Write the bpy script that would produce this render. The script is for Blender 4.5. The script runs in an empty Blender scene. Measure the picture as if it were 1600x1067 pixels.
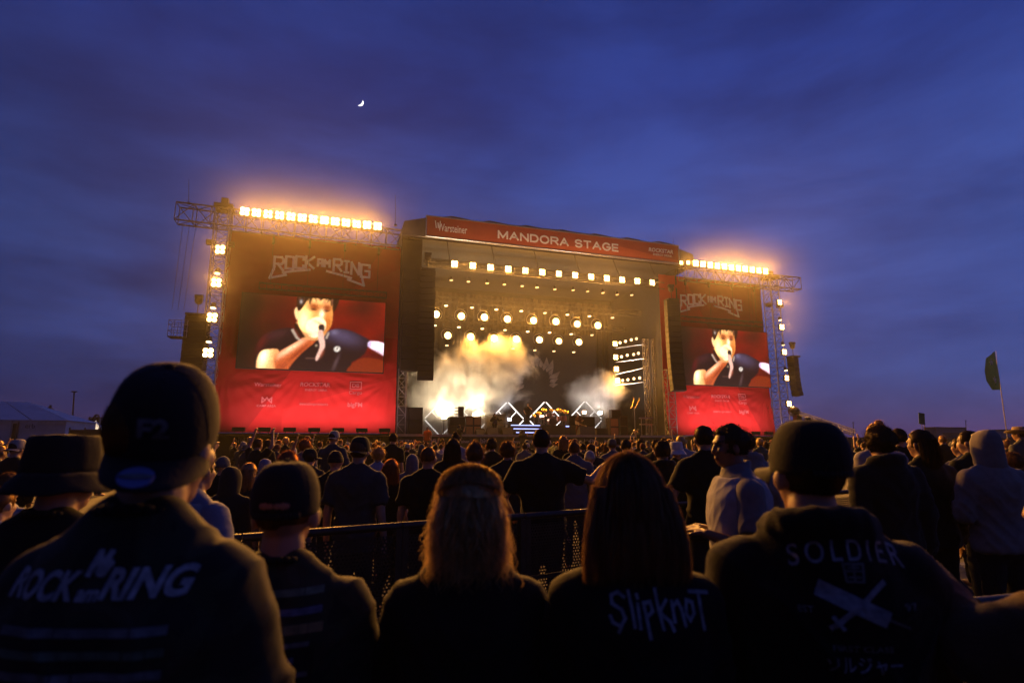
import bpy, bmesh, math, random
import numpy as np
from mathutils import Vector, Matrix, Euler, noise
from mathutils.bvhtree import BVHTree

random.seed(7)
R = math.radians
scene = bpy.context.scene
col = scene.collection

# ------------------------------------------------------------------ camera
FPX, HOR, CAMH = 889.0, 695.0, 1.65          # focal length and horizon row in photograph pixels, eye height in metres
PITCH = math.atan((HOR - 533.5) / FPX)
YAW = R(17.6)
cam_data = bpy.data.cameras.new('camera')
cam = bpy.data.objects.new('camera', cam_data)
col.objects.link(cam)
cam_data.sensor_width = 36.0
cam_data.lens = 36.0 * FPX / 1600.0
cam_data.clip_start = 0.05
cam_data.clip_end = 6000
cam_data.dof.use_dof = True
cam_data.dof.focus_distance = 30.0
cam_data.dof.aperture_fstop = 2.8
cam.location = (0, 0, CAMH)
cam.rotation_euler = (math.pi / 2 + PITCH, 0, -YAW)
scene.camera = cam

# ------------------------------------------------------------------ dusk sky
SUN_EL, SUN_AZ = R(-3.0), R(62)              # the sun has set, ahead and to the right of the stage
world = bpy.data.worlds.new('World')
scene.world = world
world.use_nodes = True
nt = world.node_tree
nt.nodes.clear()
def wn(t, **k):
    n = nt.nodes.new(t)
    for a, b in k.items():
        setattr(n, a, b)
    return n
def wl(a, b):
    nt.links.new(a, b)
out = wn('ShaderNodeOutputWorld')
bg = wn('ShaderNodeBackground')
sky = wn('ShaderNodeTexSky', sky_type='NISHITA', sun_disc=False, sun_elevation=SUN_EL, sun_rotation=SUN_AZ,
         altitude=300, air_density=1.0, dust_density=1.2, ozone_density=3.5)
tc = wn('ShaderNodeTexCoord')
# long flat dusk clouds, laid out over the whole dome
mp = wn('ShaderNodeMapping')
mp.inputs['Scale'].default_value = (1.0, 1.0, 3.2)
mp.inputs['Rotation'].default_value = (R(8), R(-10), R(35))
n1 = wn('ShaderNodeTexNoise')
n1.inputs['Scale'].default_value = 2.1
n1.inputs['Detail'].default_value = 10
n1.inputs['Roughness'].default_value = 0.58
n1.inputs['Distortion'].default_value = 0.25
wl(tc.outputs['Generated'], mp.inputs['Vector'])
wl(mp.outputs['Vector'], n1.inputs['Vector'])
r1 = wn('ShaderNodeValToRGB')
r1.color_ramp.elements[0].position = 0.36
r1.color_ramp.elements[0].color = (0.50, 0.50, 0.54, 1)
r1.color_ramp.elements[1].position = 0.66
r1.color_ramp.elements[1].color = (1.12, 1.05, 1.0, 1)
wl(n1.outputs['Fac'], r1.inputs['Fac'])
# elevation tint: violet low down, deep blue overhead
sx = wn('ShaderNodeSeparateXYZ')
wl(tc.outputs['Generated'], sx.inputs[0])
r2 = wn('ShaderNodeValToRGB')
els = r2.color_ramp.elements
els[0].position = 0.0
els[0].color = (0.046, 0.028, 0.100, 1)
els[1].position = 1.0
els[1].color = (0.006, 0.020, 0.125, 1)
for pos, c in ((0.10, (0.026, 0.044, 0.185)), (0.30, (0.030, 0.066, 0.275)), (0.55, (0.012, 0.033, 0.200))):
    e = els.new(pos)
    e.color = (*c, 1)
wl(sx.outputs['Z'], r2.inputs['Fac'])
mixs = wn('ShaderNodeMix', data_type='RGBA', blend_type='ADD')
mixs.inputs['Factor'].default_value = 1.0
skys = wn('ShaderNodeMix', data_type='RGBA', blend_type='MULTIPLY')
skys.inputs['Factor'].default_value = 1.0
SKYGAIN = 0.9
skys.inputs['B'].default_value = (SKYGAIN, SKYGAIN, SKYGAIN, 1)
wl(sky.outputs['Color'], skys.inputs['A'])
wl(skys.outputs['Result'], mixs.inputs['A'])
sc8 = wn('ShaderNodeMix', data_type='RGBA', blend_type='MULTIPLY')
sc8.inputs['Factor'].default_value = 1.0
sc8.inputs['B'].default_value = (10, 10, 10, 1)
wl(r2.outputs['Color'], sc8.inputs['A'])
wl(sc8.outputs['Result'], mixs.inputs['B'])
mul = wn('ShaderNodeMix', data_type='RGBA', blend_type='MULTIPLY')
mul.inputs['Factor'].default_value = 1.0
wl(mixs.outputs['Result'], mul.inputs['A'])
wl(r1.outputs['Color'], mul.inputs['B'])
# the dusk sky is brighter towards the sunset and darker behind
dp = wn('ShaderNodeVectorMath', operation='DOT_PRODUCT')
dp.inputs[1].default_value = (math.sin(SUN_AZ), math.cos(SUN_AZ), 0)
wl(tc.outputs['Generated'], dp.inputs[0])
azr = wn('ShaderNodeMapRange')
azr.inputs['From Min'].default_value = -1.0
azr.inputs['From Max'].default_value = 1.0
azr.inputs['To Min'].default_value = 0.20
azr.inputs['To Max'].default_value = 1.32
wl(dp.outputs['Value'], azr.inputs['Value'])
mul2 = wn('ShaderNodeMix', data_type='RGBA', blend_type='MULTIPLY')
mul2.inputs['Factor'].default_value = 1.0
wl(mul.outputs['Result'], mul2.inputs['A'])
wl(azr.outputs['Result'], mul2.inputs['B'])
# thin rosy streaks low over the sunset
mp2 = wn('ShaderNodeMapping')
mp2.inputs['Scale'].default_value = (1.0, 1.0, 16.0)
mp2.inputs['Rotation'].default_value = (R(2), R(-2.5), 0)
n2 = wn('ShaderNodeTexNoise')
n2.inputs['Scale'].default_value = 1.8
n2.inputs['Detail'].default_value = 6
wl(tc.outputs['Generated'], mp2.inputs['Vector'])
wl(mp2.outputs['Vector'], n2.inputs['Vector'])
r3 = wn('ShaderNodeMapRange')
r3.inputs['From Min'].default_value = 0.52
r3.inputs['From Max'].default_value = 0.72
wl(n2.outputs['Fac'], r3.inputs['Value'])
r4 = wn('ShaderNodeValToRGB')
r4.color_ramp.elements[0].position = 0.0
r4.color_ramp.elements[0].color = (0.9, 0.9, 0.9, 1)
r4.color_ramp.elements[1].position = 0.16
r4.color_ramp.elements[1].color = (0, 0, 0, 1)
wl(sx.outputs['Z'], r4.inputs['Fac'])
r5 = wn('ShaderNodeMapRange')
r5.inputs['From Min'].default_value = 0.35
r5.inputs['From Max'].default_value = 1.0
wl(dp.outputs['Value'], r5.inputs['Value'])
m5 = wn('ShaderNodeMath', operation='MULTIPLY')
wl(r3.outputs['Result'], m5.inputs[0])
wl(r4.outputs['Color'], m5.inputs[1])
m6 = wn('ShaderNodeMath', operation='MULTIPLY')
wl(m5.outputs[0], m6.inputs[0])
wl(r5.outputs['Result'], m6.inputs[1])
rosy = wn('ShaderNodeMix', data_type='RGBA', blend_type='ADD')
rosy.inputs['B'].default_value = (0.75, 0.16, 0.30, 1)
wl(m6.outputs[0], rosy.inputs['Factor'])
wl(mul2.outputs['Result'], rosy.inputs['A'])
# heavy cloud bank lying low on the side away from the sunset
mp3 = wn('ShaderNodeMapping')
mp3.inputs['Scale'].default_value = (1.0, 1.0, 4.5)
mp3.inputs['Location'].default_value = (3.7, 1.2, 0.4)
n3 = wn('ShaderNodeTexNoise')
n3.inputs['Scale'].default_value = 2.6
n3.inputs['Detail'].default_value = 8
n3.inputs['Roughness'].default_value = 0.55
wl(tc.outputs['Generated'], mp3.inputs['Vector'])
wl(mp3.outputs['Vector'], n3.inputs['Vector'])
bz = wn('ShaderNodeMapRange')                       # thins out with height
bz.inputs['From Min'].default_value = 0.42
bz.inputs['From Max'].default_value = 0.08
wl(sx.outputs['Z'], bz.inputs['Value'])
ba = wn('ShaderNodeMapRange')                       # and towards the sunset
ba.inputs['From Min'].default_value = 0.80
ba.inputs['From Max'].default_value = 0.20
wl(dp.outputs['Value'], ba.inputs['Value'])
bn = wn('ShaderNodeMapRange')
bn.inputs['From Min'].default_value = 0.32
bn.inputs['From Max'].default_value = 0.62
wl(n3.outputs['Fac'], bn.inputs['Value'])
b1 = wn('ShaderNodeMath', operation='MULTIPLY')
wl(bz.outputs['Result'], b1.inputs[0])
wl(ba.outputs['Result'], b1.inputs[1])
b2 = wn('ShaderNodeMath', operation='MULTIPLY')
wl(b1.outputs[0], b2.inputs[0])
wl(bn.outputs['Result'], b2.inputs[1])
bank = wn('ShaderNodeMix', data_type='RGBA', blend_type='MULTIPLY')
bank.inputs['B'].default_value = (0.34, 0.33, 0.34, 1)
wl(b2.outputs[0], bank.inputs['Factor'])
wl(rosy.outputs['Result'], bank.inputs['A'])
wl(bank.outputs['Result'], bg.inputs['Color'])
bg.inputs['Strength'].default_value = 0.115
wl(bg.outputs['Background'], out.inputs['Surface'])

sun_data = bpy.data.lights.new('afterglow_sun', 'SUN')   # last glow of the sky above the sunset, very weak
sun_data.energy = 0.02
sun_data.angle = R(20)
sun_data.color = (1.0, 0.62, 0.55)
sun = bpy.data.objects.new('afterglow_sun', sun_data)
col.objects.link(sun)
sun.rotation_euler = Vector((-math.sin(SUN_AZ), -math.cos(SUN_AZ), -0.08)).to_track_quat('-Z', 'Y').to_euler()

vs = scene.view_settings
scene.display_settings.display_device = 'sRGB'
vs.view_transform = 'Standard'
vs.look = 'None'
vs.gamma = 1
vs.use_curve_mapping = False
vs.exposure = 0.0
cy = scene.cycles
cy.use_denoising = True
cy.max_bounces = 5
cy.diffuse_bounces = 2
cy.glossy_bounces = 2
cy.transmission_bounces = 3
cy.transparent_max_bounces = 8
cy.volume_bounces = 0
cy.volume_step_rate = 1.0
cy.volume_max_steps = 128
cy.sample_clamp_indirect = 4.0
cy.caustics_reflective = False
cy.caustics_refractive = False
cy.use_light_tree = True
cy.use_adaptive_sampling = True
cy.adaptive_threshold = 0.03
cy.adaptive_min_samples = 24
# ------------------------------------------------------------------ helpers
def ray(px, py):
    """direction of a photograph pixel"""
    xc = (px - 800) / FPX
    yc = -(py - 533.5) / FPX
    fw = math.cos(PITCH) - yc * math.sin(PITCH)
    up = math.sin(PITCH) + yc * math.cos(PITCH)
    return Vector((xc * math.cos(YAW) + fw * math.sin(YAW), -xc * math.sin(YAW) + fw * math.cos(YAW), up))
def onY(px, py, Y):
    r = ray(px, py)
    t = Y / r.y
    return Vector((r.x * t, Y, CAMH + r.z * t))
def onD(px, d):
    """ground point under pixel column px at distance d (metres ahead along the view)"""
    r = ray(px, HOR)
    k = d / math.cos(math.atan((HOR - 533.5) / FPX))
    return Vector((r.x * d, r.y * d, 0))

def tag(o, label=None, cat=None, group=None, kind=None):
    if label: o['label'] = label
    if cat: o['category'] = cat
    if group: o['group'] = group
    if kind: o['kind'] = kind
    return o
def thing(name, label, cat, loc=(0, 0, 0), rotz=0, group=None):
    o = bpy.data.objects.new(name, None)
    o.empty_display_size = 0.2
    col.objects.link(o)
    o.location = loc
    o.rotation_euler = (0, 0, rotz)
    return tag(o, label, cat, group)
def link(name, me, parent=None, mat=None, loc=None):
    o = bpy.data.objects.new(name, me)
    col.objects.link(o)
    if mat is not None and len(me.materials) == 0:
        me.materials.append(mat)
    if parent is not None:
        o.parent = parent
    if loc is not None:
        o.location = loc
    return o
def copy_tree(o, parent=None):
    c = o.copy()
    col.objects.link(c)
    if parent is not None:
        c.parent = parent
    for ch in list(o.children):
        copy_tree(ch, c)
    return c

class MB:
    """collects shapes for one mesh"""
    def __init__(s):
        s.v = []
        s.f = []
    def add(s, vs, fs):
        n = len(s.v)
        s.v += [tuple(v) for v in vs]
        s.f += [tuple(i + n for i in f) for f in fs]
        return s
    def box(s, c, d, rot=None):
        c = Vector(c)
        h = Vector(d) * 0.5
        m = rot.to_matrix() if rot is not None else Matrix.Identity(3)
        vs = [c + m @ Vector((x * h.x, y * h.y, z * h.z)) for z in (-1, 1) for y in (-1, 1) for x in (-1, 1)]
        return s.add(vs, [(0, 2, 3, 1), (4, 5, 7, 6), (0, 1, 5, 4), (2, 6, 7, 3), (0, 4, 6, 2), (1, 3, 7, 5)])
    def box2(s, a, b):
        a, b = Vector(a), Vector(b)
        return s.box((a + b) / 2, b - a)
    def tube(s, p0, p1, r0, r1=None, n=8):
        p0, p1 = Vector(p0), Vector(p1)
        r1 = r0 if r1 is None else r1
        d = p1 - p0
        if d.length < 1e-6:
            return s
        q = d.to_track_quat('Z', 'Y')
        vs = []
        for p, r in ((p0, r0), (p1, r1)):
            for i in range(n):
                a = 2 * math.pi * i / n
                vs.append(p + q @ Vector((r * math.cos(a), r * math.sin(a), 0)))
        fs = [(i, (i + 1) % n, n + (i + 1) % n, n + i) for i in range(n)]
        return s.add(vs, fs + [tuple(range(n))[::-1], tuple(range(n, 2 * n))])
    def path(s, pts, r, n=6):
        for a, b in zip(pts[:-1], pts[1:]):
            s.tube(a, b, r, r, n)
        return s
    def ell(s, c, r, rot=None, nu=14, nv=9):
        c = Vector(c)
        if not hasattr(r, '__len__'): r = (r, r, r)
        m = rot.to_matrix() if rot is not None else Matrix.Identity(3)
        vs = [c + m @ Vector((0, 0, -r[2]))]
        for j in range(1, nv):
            t = -math.pi / 2 + math.pi * j / nv
            for i in range(nu):
                a = 2 * math.pi * i / nu
                vs.append(c + m @ Vector((r[0] * math.cos(t) * math.cos(a), r[1] * math.cos(t) * math.sin(a), r[2] * math.sin(t))))
        vs.append(c + m @ Vector((0, 0, r[2])))
        fs = [(0, 1 + (i + 1) % nu, 1 + i) for i in range(nu)]
        for j in range(nv - 2):
            b = 1 + j * nu
            fs += [(b + i, b + (i + 1) % nu, b + nu + (i + 1) % nu, b + nu + i) for i in range(nu)]
        b = 1 + (nv - 2) * nu
        fs += [(b + i, b + (i + 1) % nu, len(vs) - 1) for i in range(nu)]
        return s.add(vs, fs)
    def cap(s, p0, p1, r0, r1):
        s.tube(p0, p1, r0, r1, 12)
        s.ell(p0, r0, nu=12, nv=8)
        s.ell(p1, r1, nu=12, nv=8)
        return s
    def loft(s, rings, n=20, e=2.3):
        """rings (cx, cy, cz, rx, ry) stacked in z, super-elliptic"""
        vs = []
        for cx, cy_, cz, rx, ry in rings:
            for i in range(n):
                a = 2 * math.pi * i / n
                ca, sa = math.cos(a), math.sin(a)
                vs.append((cx + rx * math.copysign(abs(ca) ** (2 / e), ca), cy_ + ry * math.copysign(abs(sa) ** (2 / e), sa), cz))
        fs = []
        for j in range(len(rings) - 1):
            b = j * n
            fs += [(b + i, b + (i + 1) % n, b + n + (i + 1) % n, b + n + i) for i in range(n)]
        fs += [tuple(range(n))[::-1], tuple(range((len(rings) - 1) * n, len(rings) * n))]
        return s.add(vs, fs)
    def prism(s, pts, a, b, f):
        """outline pts (u, v) extruded between depths a and b; f(u, v, w) gives the point"""
        n = len(pts)
        vs = [f(u, v, a) for u, v in pts] + [f(u, v, b) for u, v in pts]
        fs = [tuple(range(n)), tuple(range(n, 2 * n))[::-1]] + [(i, (i + 1) % n, n + (i + 1) % n, n + i) for i in range(n)]
        return s.add(vs, fs)
    def mesh(s, name='mesh', off=None):
        me = bpy.data.meshes.new(name)
        vs = s.v if off is None else [(v[0] - off[0], v[1] - off[1], v[2] - off[2]) for v in s.v]
        me.from_pydata(vs, [], s.f)
        me.update()
        return me
    def build(s, name, mat, parent=None, smooth=False, local=False):
        off = None if (parent is None or local) else parent_loc(parent)
        me = s.mesh(name, off)
        bm = bmesh.new()
        bm.from_mesh(me)
        bmesh.ops.recalc_face_normals(bm, faces=bm.faces)
        bm.to_mesh(me)
        bm.free()
        if smooth:
            me.shade_smooth()
            me.set_sharp_from_angle(angle=R(40))
        return link(name, me, parent, mat)
def parent_loc(p):
    v = Vector((0, 0, 0))
    while p is not None:
        v = v + p.location
        p = p.parent
    return v

# ---- materials
MATS = {}
def mat(name, c, rough=0.6, metal=0.0, var=0.15, scale=6.0, bump=0.0, bscale=40.0, spec=0.5, coat=0.0, c2=None):
    if name in MATS: return MATS[name]
    m = bpy.data.materials.new(name)
    m.use_nodes = True
    t = m.node_tree
    b = t.nodes['Principled BSDF']
    b.inputs['Roughness'].default_value = rough
    b.inputs['Metallic'].default_value = metal
    b.inputs['Specular IOR Level'].default_value = spec
    b.inputs['Coat Weight'].default_value = coat
    tcn = t.nodes.new('ShaderNodeTexCoord')
    n = t.nodes.new('ShaderNodeTexNoise')
    n.inputs['Scale'].default_value = scale
    n.inputs['Detail'].default_value = 5
    t.links.new(tcn.outputs['Object'], n.inputs['Vector'])
    r = t.nodes.new('ShaderNodeValToRGB')
    r.color_ramp.elements[0].position = 0.3
    r.color_ramp.elements[1].position = 0.7
    lo = c2 if c2 else [x * (1 - var) for x in c]
    hi = c if c2 else [min(1, x * (1 + var)) for x in c]
    r.color_ramp.elements[0].color = (*lo, 1)
    r.color_ramp.elements[1].color = (*hi, 1)
    t.links.new(n.outputs['Fac'], r.inputs['Fac'])
    t.links.new(r.outputs['Color'], b.inputs['Base Color'])
    if bump:
        n2 = t.nodes.new('ShaderNodeTexNoise')
        n2.inputs['Scale'].default_value = bscale
        n2.inputs['Detail'].default_value = 4
        t.links.new(tcn.outputs['Object'], n2.inputs['Vector'])
        bp = t.nodes.new('ShaderNodeBump')
        bp.inputs['Strength'].default_value = bump
        bp.inputs['Distance'].default_value = 0.02
        t.links.new(n2.outputs['Fac'], bp.inputs['Height'])
        t.links.new(bp.outputs['Normal'], b.inputs['Normal'])
    MATS[name] = m
    return m
def emit(name, c, strength, sample=False):
    if name in MATS: return MATS[name]
    m = bpy.data.materials.new(name)
    m.use_nodes = True
    b = m.node_tree.nodes['Principled BSDF']
    b.inputs['Base Color'].default_value = (0.05, 0.05, 0.05, 1)
    b.inputs['Emission Color'].default_value = (*c, 1)
    b.inputs['Emission Strength'].default_value = strength
    m.cycles.emission_sampling = 'AUTO' if sample else 'NONE'
    if 'lens' in name:                                   # lenses differ a little in brightness
        t = m.node_tree
        oi = t.nodes.new('ShaderNodeObjectInfo'); mr = t.nodes.new('ShaderNodeMapRange')
        mr.inputs['To Min'].default_value = strength * .45; mr.inputs['To Max'].default_value = strength * 1.5
        t.links.new(oi.outputs['Random'], mr.inputs['Value']); t.links.new(mr.outputs['Result'], b.inputs['Emission Strength'])
    MATS[name] = m
    return m

BENCH = bpy.data.scenes.new('bench')             # separate bench scene so that evaluating one shape stays quick; removed at the end
def evaluated(o):
    BENCH.collection.objects.link(o)
    with bpy.context.temp_override(scene=BENCH, view_layer=BENCH.view_layers[0]):
        dg = bpy.context.evaluated_depsgraph_get()
        return bpy.data.meshes.new_from_object(o.evaluated_get(dg))
def text_mesh(body, size=1.0, bold=0.0, xs=1.0, shear=0.0, extrude=0.0, align='CENTER', spacing=1.0):
    cu = bpy.data.curves.new('lettering', 'FONT')
    cu.body = body
    cu.size = size
    cu.offset = bold
    cu.shear = shear
    cu.extrude = extrude
    cu.space_character = spacing
    cu.align_x = align
    cu.align_y = 'CENTER'
    cu.resolution_u = 4
    o = bpy.data.objects.new('lettering', cu)
    me = evaluated(o)
    bpy.data.objects.remove(o)
    bpy.data.curves.remove(cu)
    if xs != 1.0:
        for v in me.vertices: v.co.x *= xs
    return me
def wall_text(name, body, at, width, matl, parent, bold=0.0, xs=1.0, shear=0.0, y=-0.012, height=None, spacing=1.0):
    """lettering on a plane that faces the camera side (-Y); at = world centre"""
    me = text_mesh(body, 1.0, bold, xs, shear, spacing=spacing)
    xsv = [v.co.x for v in me.vertices]
    ysv = [v.co.y for v in me.vertices]
    w = max(xsv) - min(xsv)
    h = max(ysv) - min(ysv)
    k = width / w
    ky = k if height is None else height / h
    cx, cyy = (max(xsv) + min(xsv)) / 2, (max(ysv) + min(ysv)) / 2
    off = parent_loc(parent) if parent is not None else Vector((0, 0, 0))
    for v in me.vertices:
        x, yv = (v.co.x - cx) * k, (v.co.y - cyy) * ky
        v.co = Vector((at[0] + x, at[1] + y, at[2] + yv)) - off
    return link(name, me, parent, matl)
def strokes(mb, lines, w, f, d=0.01):
    """polylines [(u, v), ...] drawn as flat bars of width w on the surface f(u, v, depth)"""
    for k, ln in enumerate(lines):
        for j, ((x0, y0), (x1, y1)) in enumerate(zip(ln[:-1], ln[1:])):
            dx, dy = x1 - x0, y1 - y0
            L = math.hypot(dx, dy) or 1e-6
            ex, ey = dx / L * w * 0.42, dy / L * w * 0.42
            nx, ny = -dy / L * w / 2, dx / L * w / 2
            dd = d + 0.0004 * ((k + j) % 3)
            mb.prism([(x0 - ex + nx, y0 - ey + ny), (x1 + ex + nx, y1 + ey + ny), (x1 + ex - nx, y1 + ey - ny), (x0 - ex - nx, y0 - ey - ny)], 0.0, dd, f)

ORD = ['first', 'second', 'third', 'fourth', 'fifth', 'sixth', 'seventh', 'eighth', 'ninth', 'tenth', 'eleventh', 'twelfth', 'thirteenth', 'fourteenth']
# ------------------------------------------------------------------ ground
M_ground = mat('trodden_ground', (0.032, 0.028, 0.023), 0.9, var=0.4, scale=0.8, bump=0.5, bscale=9)
g = MB()
g.add([(-2500, -2500, 0), (2500, -2500, 0), (2500, 2500, 0), (-2500, 2500, 0)], [(0, 1, 2, 3)])
tag(g.build('ground', M_ground), 'dark trodden festival ground', kind='structure')

# ------------------------------------------------------------------ stage
SY = 42.0
DECK = 2.42
M_black = mat('black_molton', (0.012, 0.011, 0.011), 0.85, var=0.3, scale=2.0, bump=0.2, bscale=20)
M_bmetal = mat('black_steel', (0.03, 0.028, 0.027), 0.45, 0.6, var=0.3)
M_alu = mat('aluminium_truss', (0.42, 0.42, 0.44), 0.38, 0.9, var=0.2, scale=14)
M_dalu = mat('weathered_truss', (0.2, 0.2, 0.21), 0.5, 0.7, var=0.3, scale=10)
M_deck = mat('stage_deck_ply', (0.05, 0.042, 0.036), 0.5, var=0.3, scale=3)
M_print = mat('white_print', (0.85, 0.83, 0.83), 0.7, var=0.06)
M_dimprint = mat('grey_print', (0.42, 0.38, 0.42), 0.7, var=0.1)
M_tarp = mat('roof_tarpaulin', (0.10, 0.10, 0.11), 0.55, var=0.2, scale=1.2, bump=0.3, bscale=4)

st = thing('concert_stage', 'wide open-air concert stage with black roof and dark curtained sides', 'stage', (17, 48, 0))
m = MB(); m.box2((-7.6, SY, DECK - 0.3), (39.6, 56, DECK))
m.build('deck', M_deck, st)
m = MB(); m.box2((-7.6, SY - 0.06, DECK - 0.16), (39.6, SY - 0.004, DECK + 0.012))
m.build('deck_edge', mat('deck_edge_alu', (0.35, 0.31, 0.27), 0.4, 0.7), st)
# skirt in separate cloth panels
for i in range(16):
    x0 = -7.6 + i * 2.95
    m = MB()
    nx, nz = 14, 3
    vs = []
    for k in range(nz + 1):
        for j in range(nx + 1):
            u = j / nx
            vs.append((x0 + 0.01 + u * 2.93, SY - 0.05 + 0.018 * math.sin(u * 31 + i) * (1 - k / nz), 0.02 + (DECK - 0.2) * k / nz))
    fs = [(k * (nx + 1) + j, k * (nx + 1) + j + 1, (k + 1) * (nx + 1) + j + 1, (k + 1) * (nx + 1) + j) for k in range(nz) for j in range(nx)]
    m.add(vs, fs)
    m.build('skirt_panel', M_black, st, True)
# sponsor names along the skirt
names = [('bigFM', 1.3), ('warsteiner', 1.5), ('ROCKSTAR', 1.9), ('DB', 0.7), ('bigFM', 1.1), ('ROCKSTAR', 1.9), ('DB', 0.7), ('warsteiner', 1.5)]
x = -5.4
i = 0
while x < 38.5:
    b, w = names[i % len(names)]
    wall_text('skirt_lettering', b, (x, SY - 0.09, 1.90), w * 0.9, M_dimprint, st, bold=0.015, shear=0.2 if b == 'ROCKSTAR' else 0)
    if b == 'ROCKSTAR':
        wall_text('skirt_lettering', 'ENERGY DRINK', (x, SY - 0.09, 1.62), 1.1, M_dimprint, st)
    if b == 'DB':
        wall_text('skirt_lettering', 'Cargo', (x, SY - 0.09, 1.55), 0.7, M_dimprint, st)
    x += 2.1
    i += 1
# portal: back curtain, side curtains, roof and ceiling
m = MB(); m.box2((4.5, 55.2, DECK), (30.5, 55.4, 17.3)); m.build('back_curtain', M_black, st)
for k in range(18):                                   # hanging back curtain in pleated strips
    m = MB()
    x0 = 5.2 + k * 1.35
    vs, fs = [], []
    for j in range(9):
        u = j / 8
        yy = 55.0 + 0.1 * math.sin(u * 12 + k)
        vs += [(x0 + u * 1.33, yy, DECK + 0.05), (x0 + u * 1.33, yy, 16.8)]
    fs = [(2 * j, 2 * j + 2, 2 * j + 3, 2 * j + 1) for j in range(8)]
    m.add(vs, fs)
    m.build('curtain_strip', mat('brown_black_curtain', (0.03, 0.022, 0.016), 0.8, var=0.3), st, True)
m = MB(); m.box2((4.56, 42.2, 7.2), (6.1, 42.5, 17.25)); m.build('side_curtain', M_black, st)
m = MB(); m.box2((5.2, 42.5, 7.2), (5.35, 55.1, 17.2)); m.build('side_wall', M_black, st)
m = MB(); m.box2((28.9, 42.6, DECK), (29.05, 55.1, 17.2)); m.build('side_wall', M_black, st)
m = MB(); m.box2((5.0, 42.0, 17.3), (29.6, 56, 17.42)); m.build('ceiling', M_black, st)
m = MB()
rp = [(4.4, 17.42), (4.6, 18.5), (6.3, 18.98), (12, 19.22), (17.5, 19.3), (23, 19.22), (28.5, 18.98), (30.3, 18.5), (30.5, 17.42)]
m.prism(rp, 41.75, 56.5, lambda u, v, w: (u, w, v))
m.build('roof', M_tarp, st)
for k in range(7):                                     # ragged tarpaulin rolls and ridges that show along the roof edge
    m = MB()
    xa = 7.4 + k * 3.1
    m.path([(xa, 41.9, 19.12), (xa + 0.9, 41.9, 19.36), (xa + 1.9, 41.9, 19.28), (xa + 2.6, 41.9, 19.2)], 0.07)
    m.build('tarpaulin_roll', M_tarp, st, True)
# roof trusses inside the portal
def truss(name, label, cat, A, B, w=0.5, h=0.5, bays=10, rc=0.035, rb=0.016, matl=None, parent=None, group=None):
    A, B = Vector(A), Vector(B)
    d = (B - A).normalized()
    side = Vector((0, 1, 0)) if abs(d.z) < 0.9 else Vector((0, 1, 0))
    up = d.cross(side).normalized()
    side = side - d * side.dot(d)
    side.normalize()
    matl = matl or M_alu
    t = parent or thing(name, label, cat, A, 0, group)
    cor = [(-1, -1), (1, -1), (1, 1), (-1, 1)]
    P = lambda s, i: A + (B - A) * s + side * cor[i][0] * w / 2 + up * cor[i][1] * h / 2
    for i in range(4):
        m = MB(); m.tube(P(0, i), P(1, i), rc, n=6)
        m.build('chord', matl, t, True)
    m = MB()
    for k in range(bays):
        s0, s1 = k / bays, (k + 1) / bays
        for i in range(4):
            j = (i + 1) % 4
            if k % 2: m.tube(P(s0, i), P(s1, j), rb, n=5)
            else: m.tube(P(s0, j), P(s1, i), rb, n=5)
            m.tube(P(s0, i), P(s0, j), rb, n=5)
            if k == bays - 1: m.tube(P(1, i), P(1, j), rb, n=5)
    tag(m.build('lattice', matl, t, True), kind='stuff')
    return t
for q, (Y, z) in enumerate(((43.0, 15.75), (47.5, 14.1), (50.5, 13.1), (44.4, 16.3))):
    truss('lighting_truss', ['front lighting truss hung under the stage roof above the upper lamp row', 'middle lighting truss carrying the upper row of hanging spotlights', 'rear lighting truss carrying the lower row of hanging spotlights', 'bare truss just under the roof behind the bright lamp row'][q],
          'truss', (6.6, Y, z), (28.0, Y, z), 0.45, 0.45, 32, 0.03, 0.014, M_bmetal, group='lighting trusses under the roof')

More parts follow.
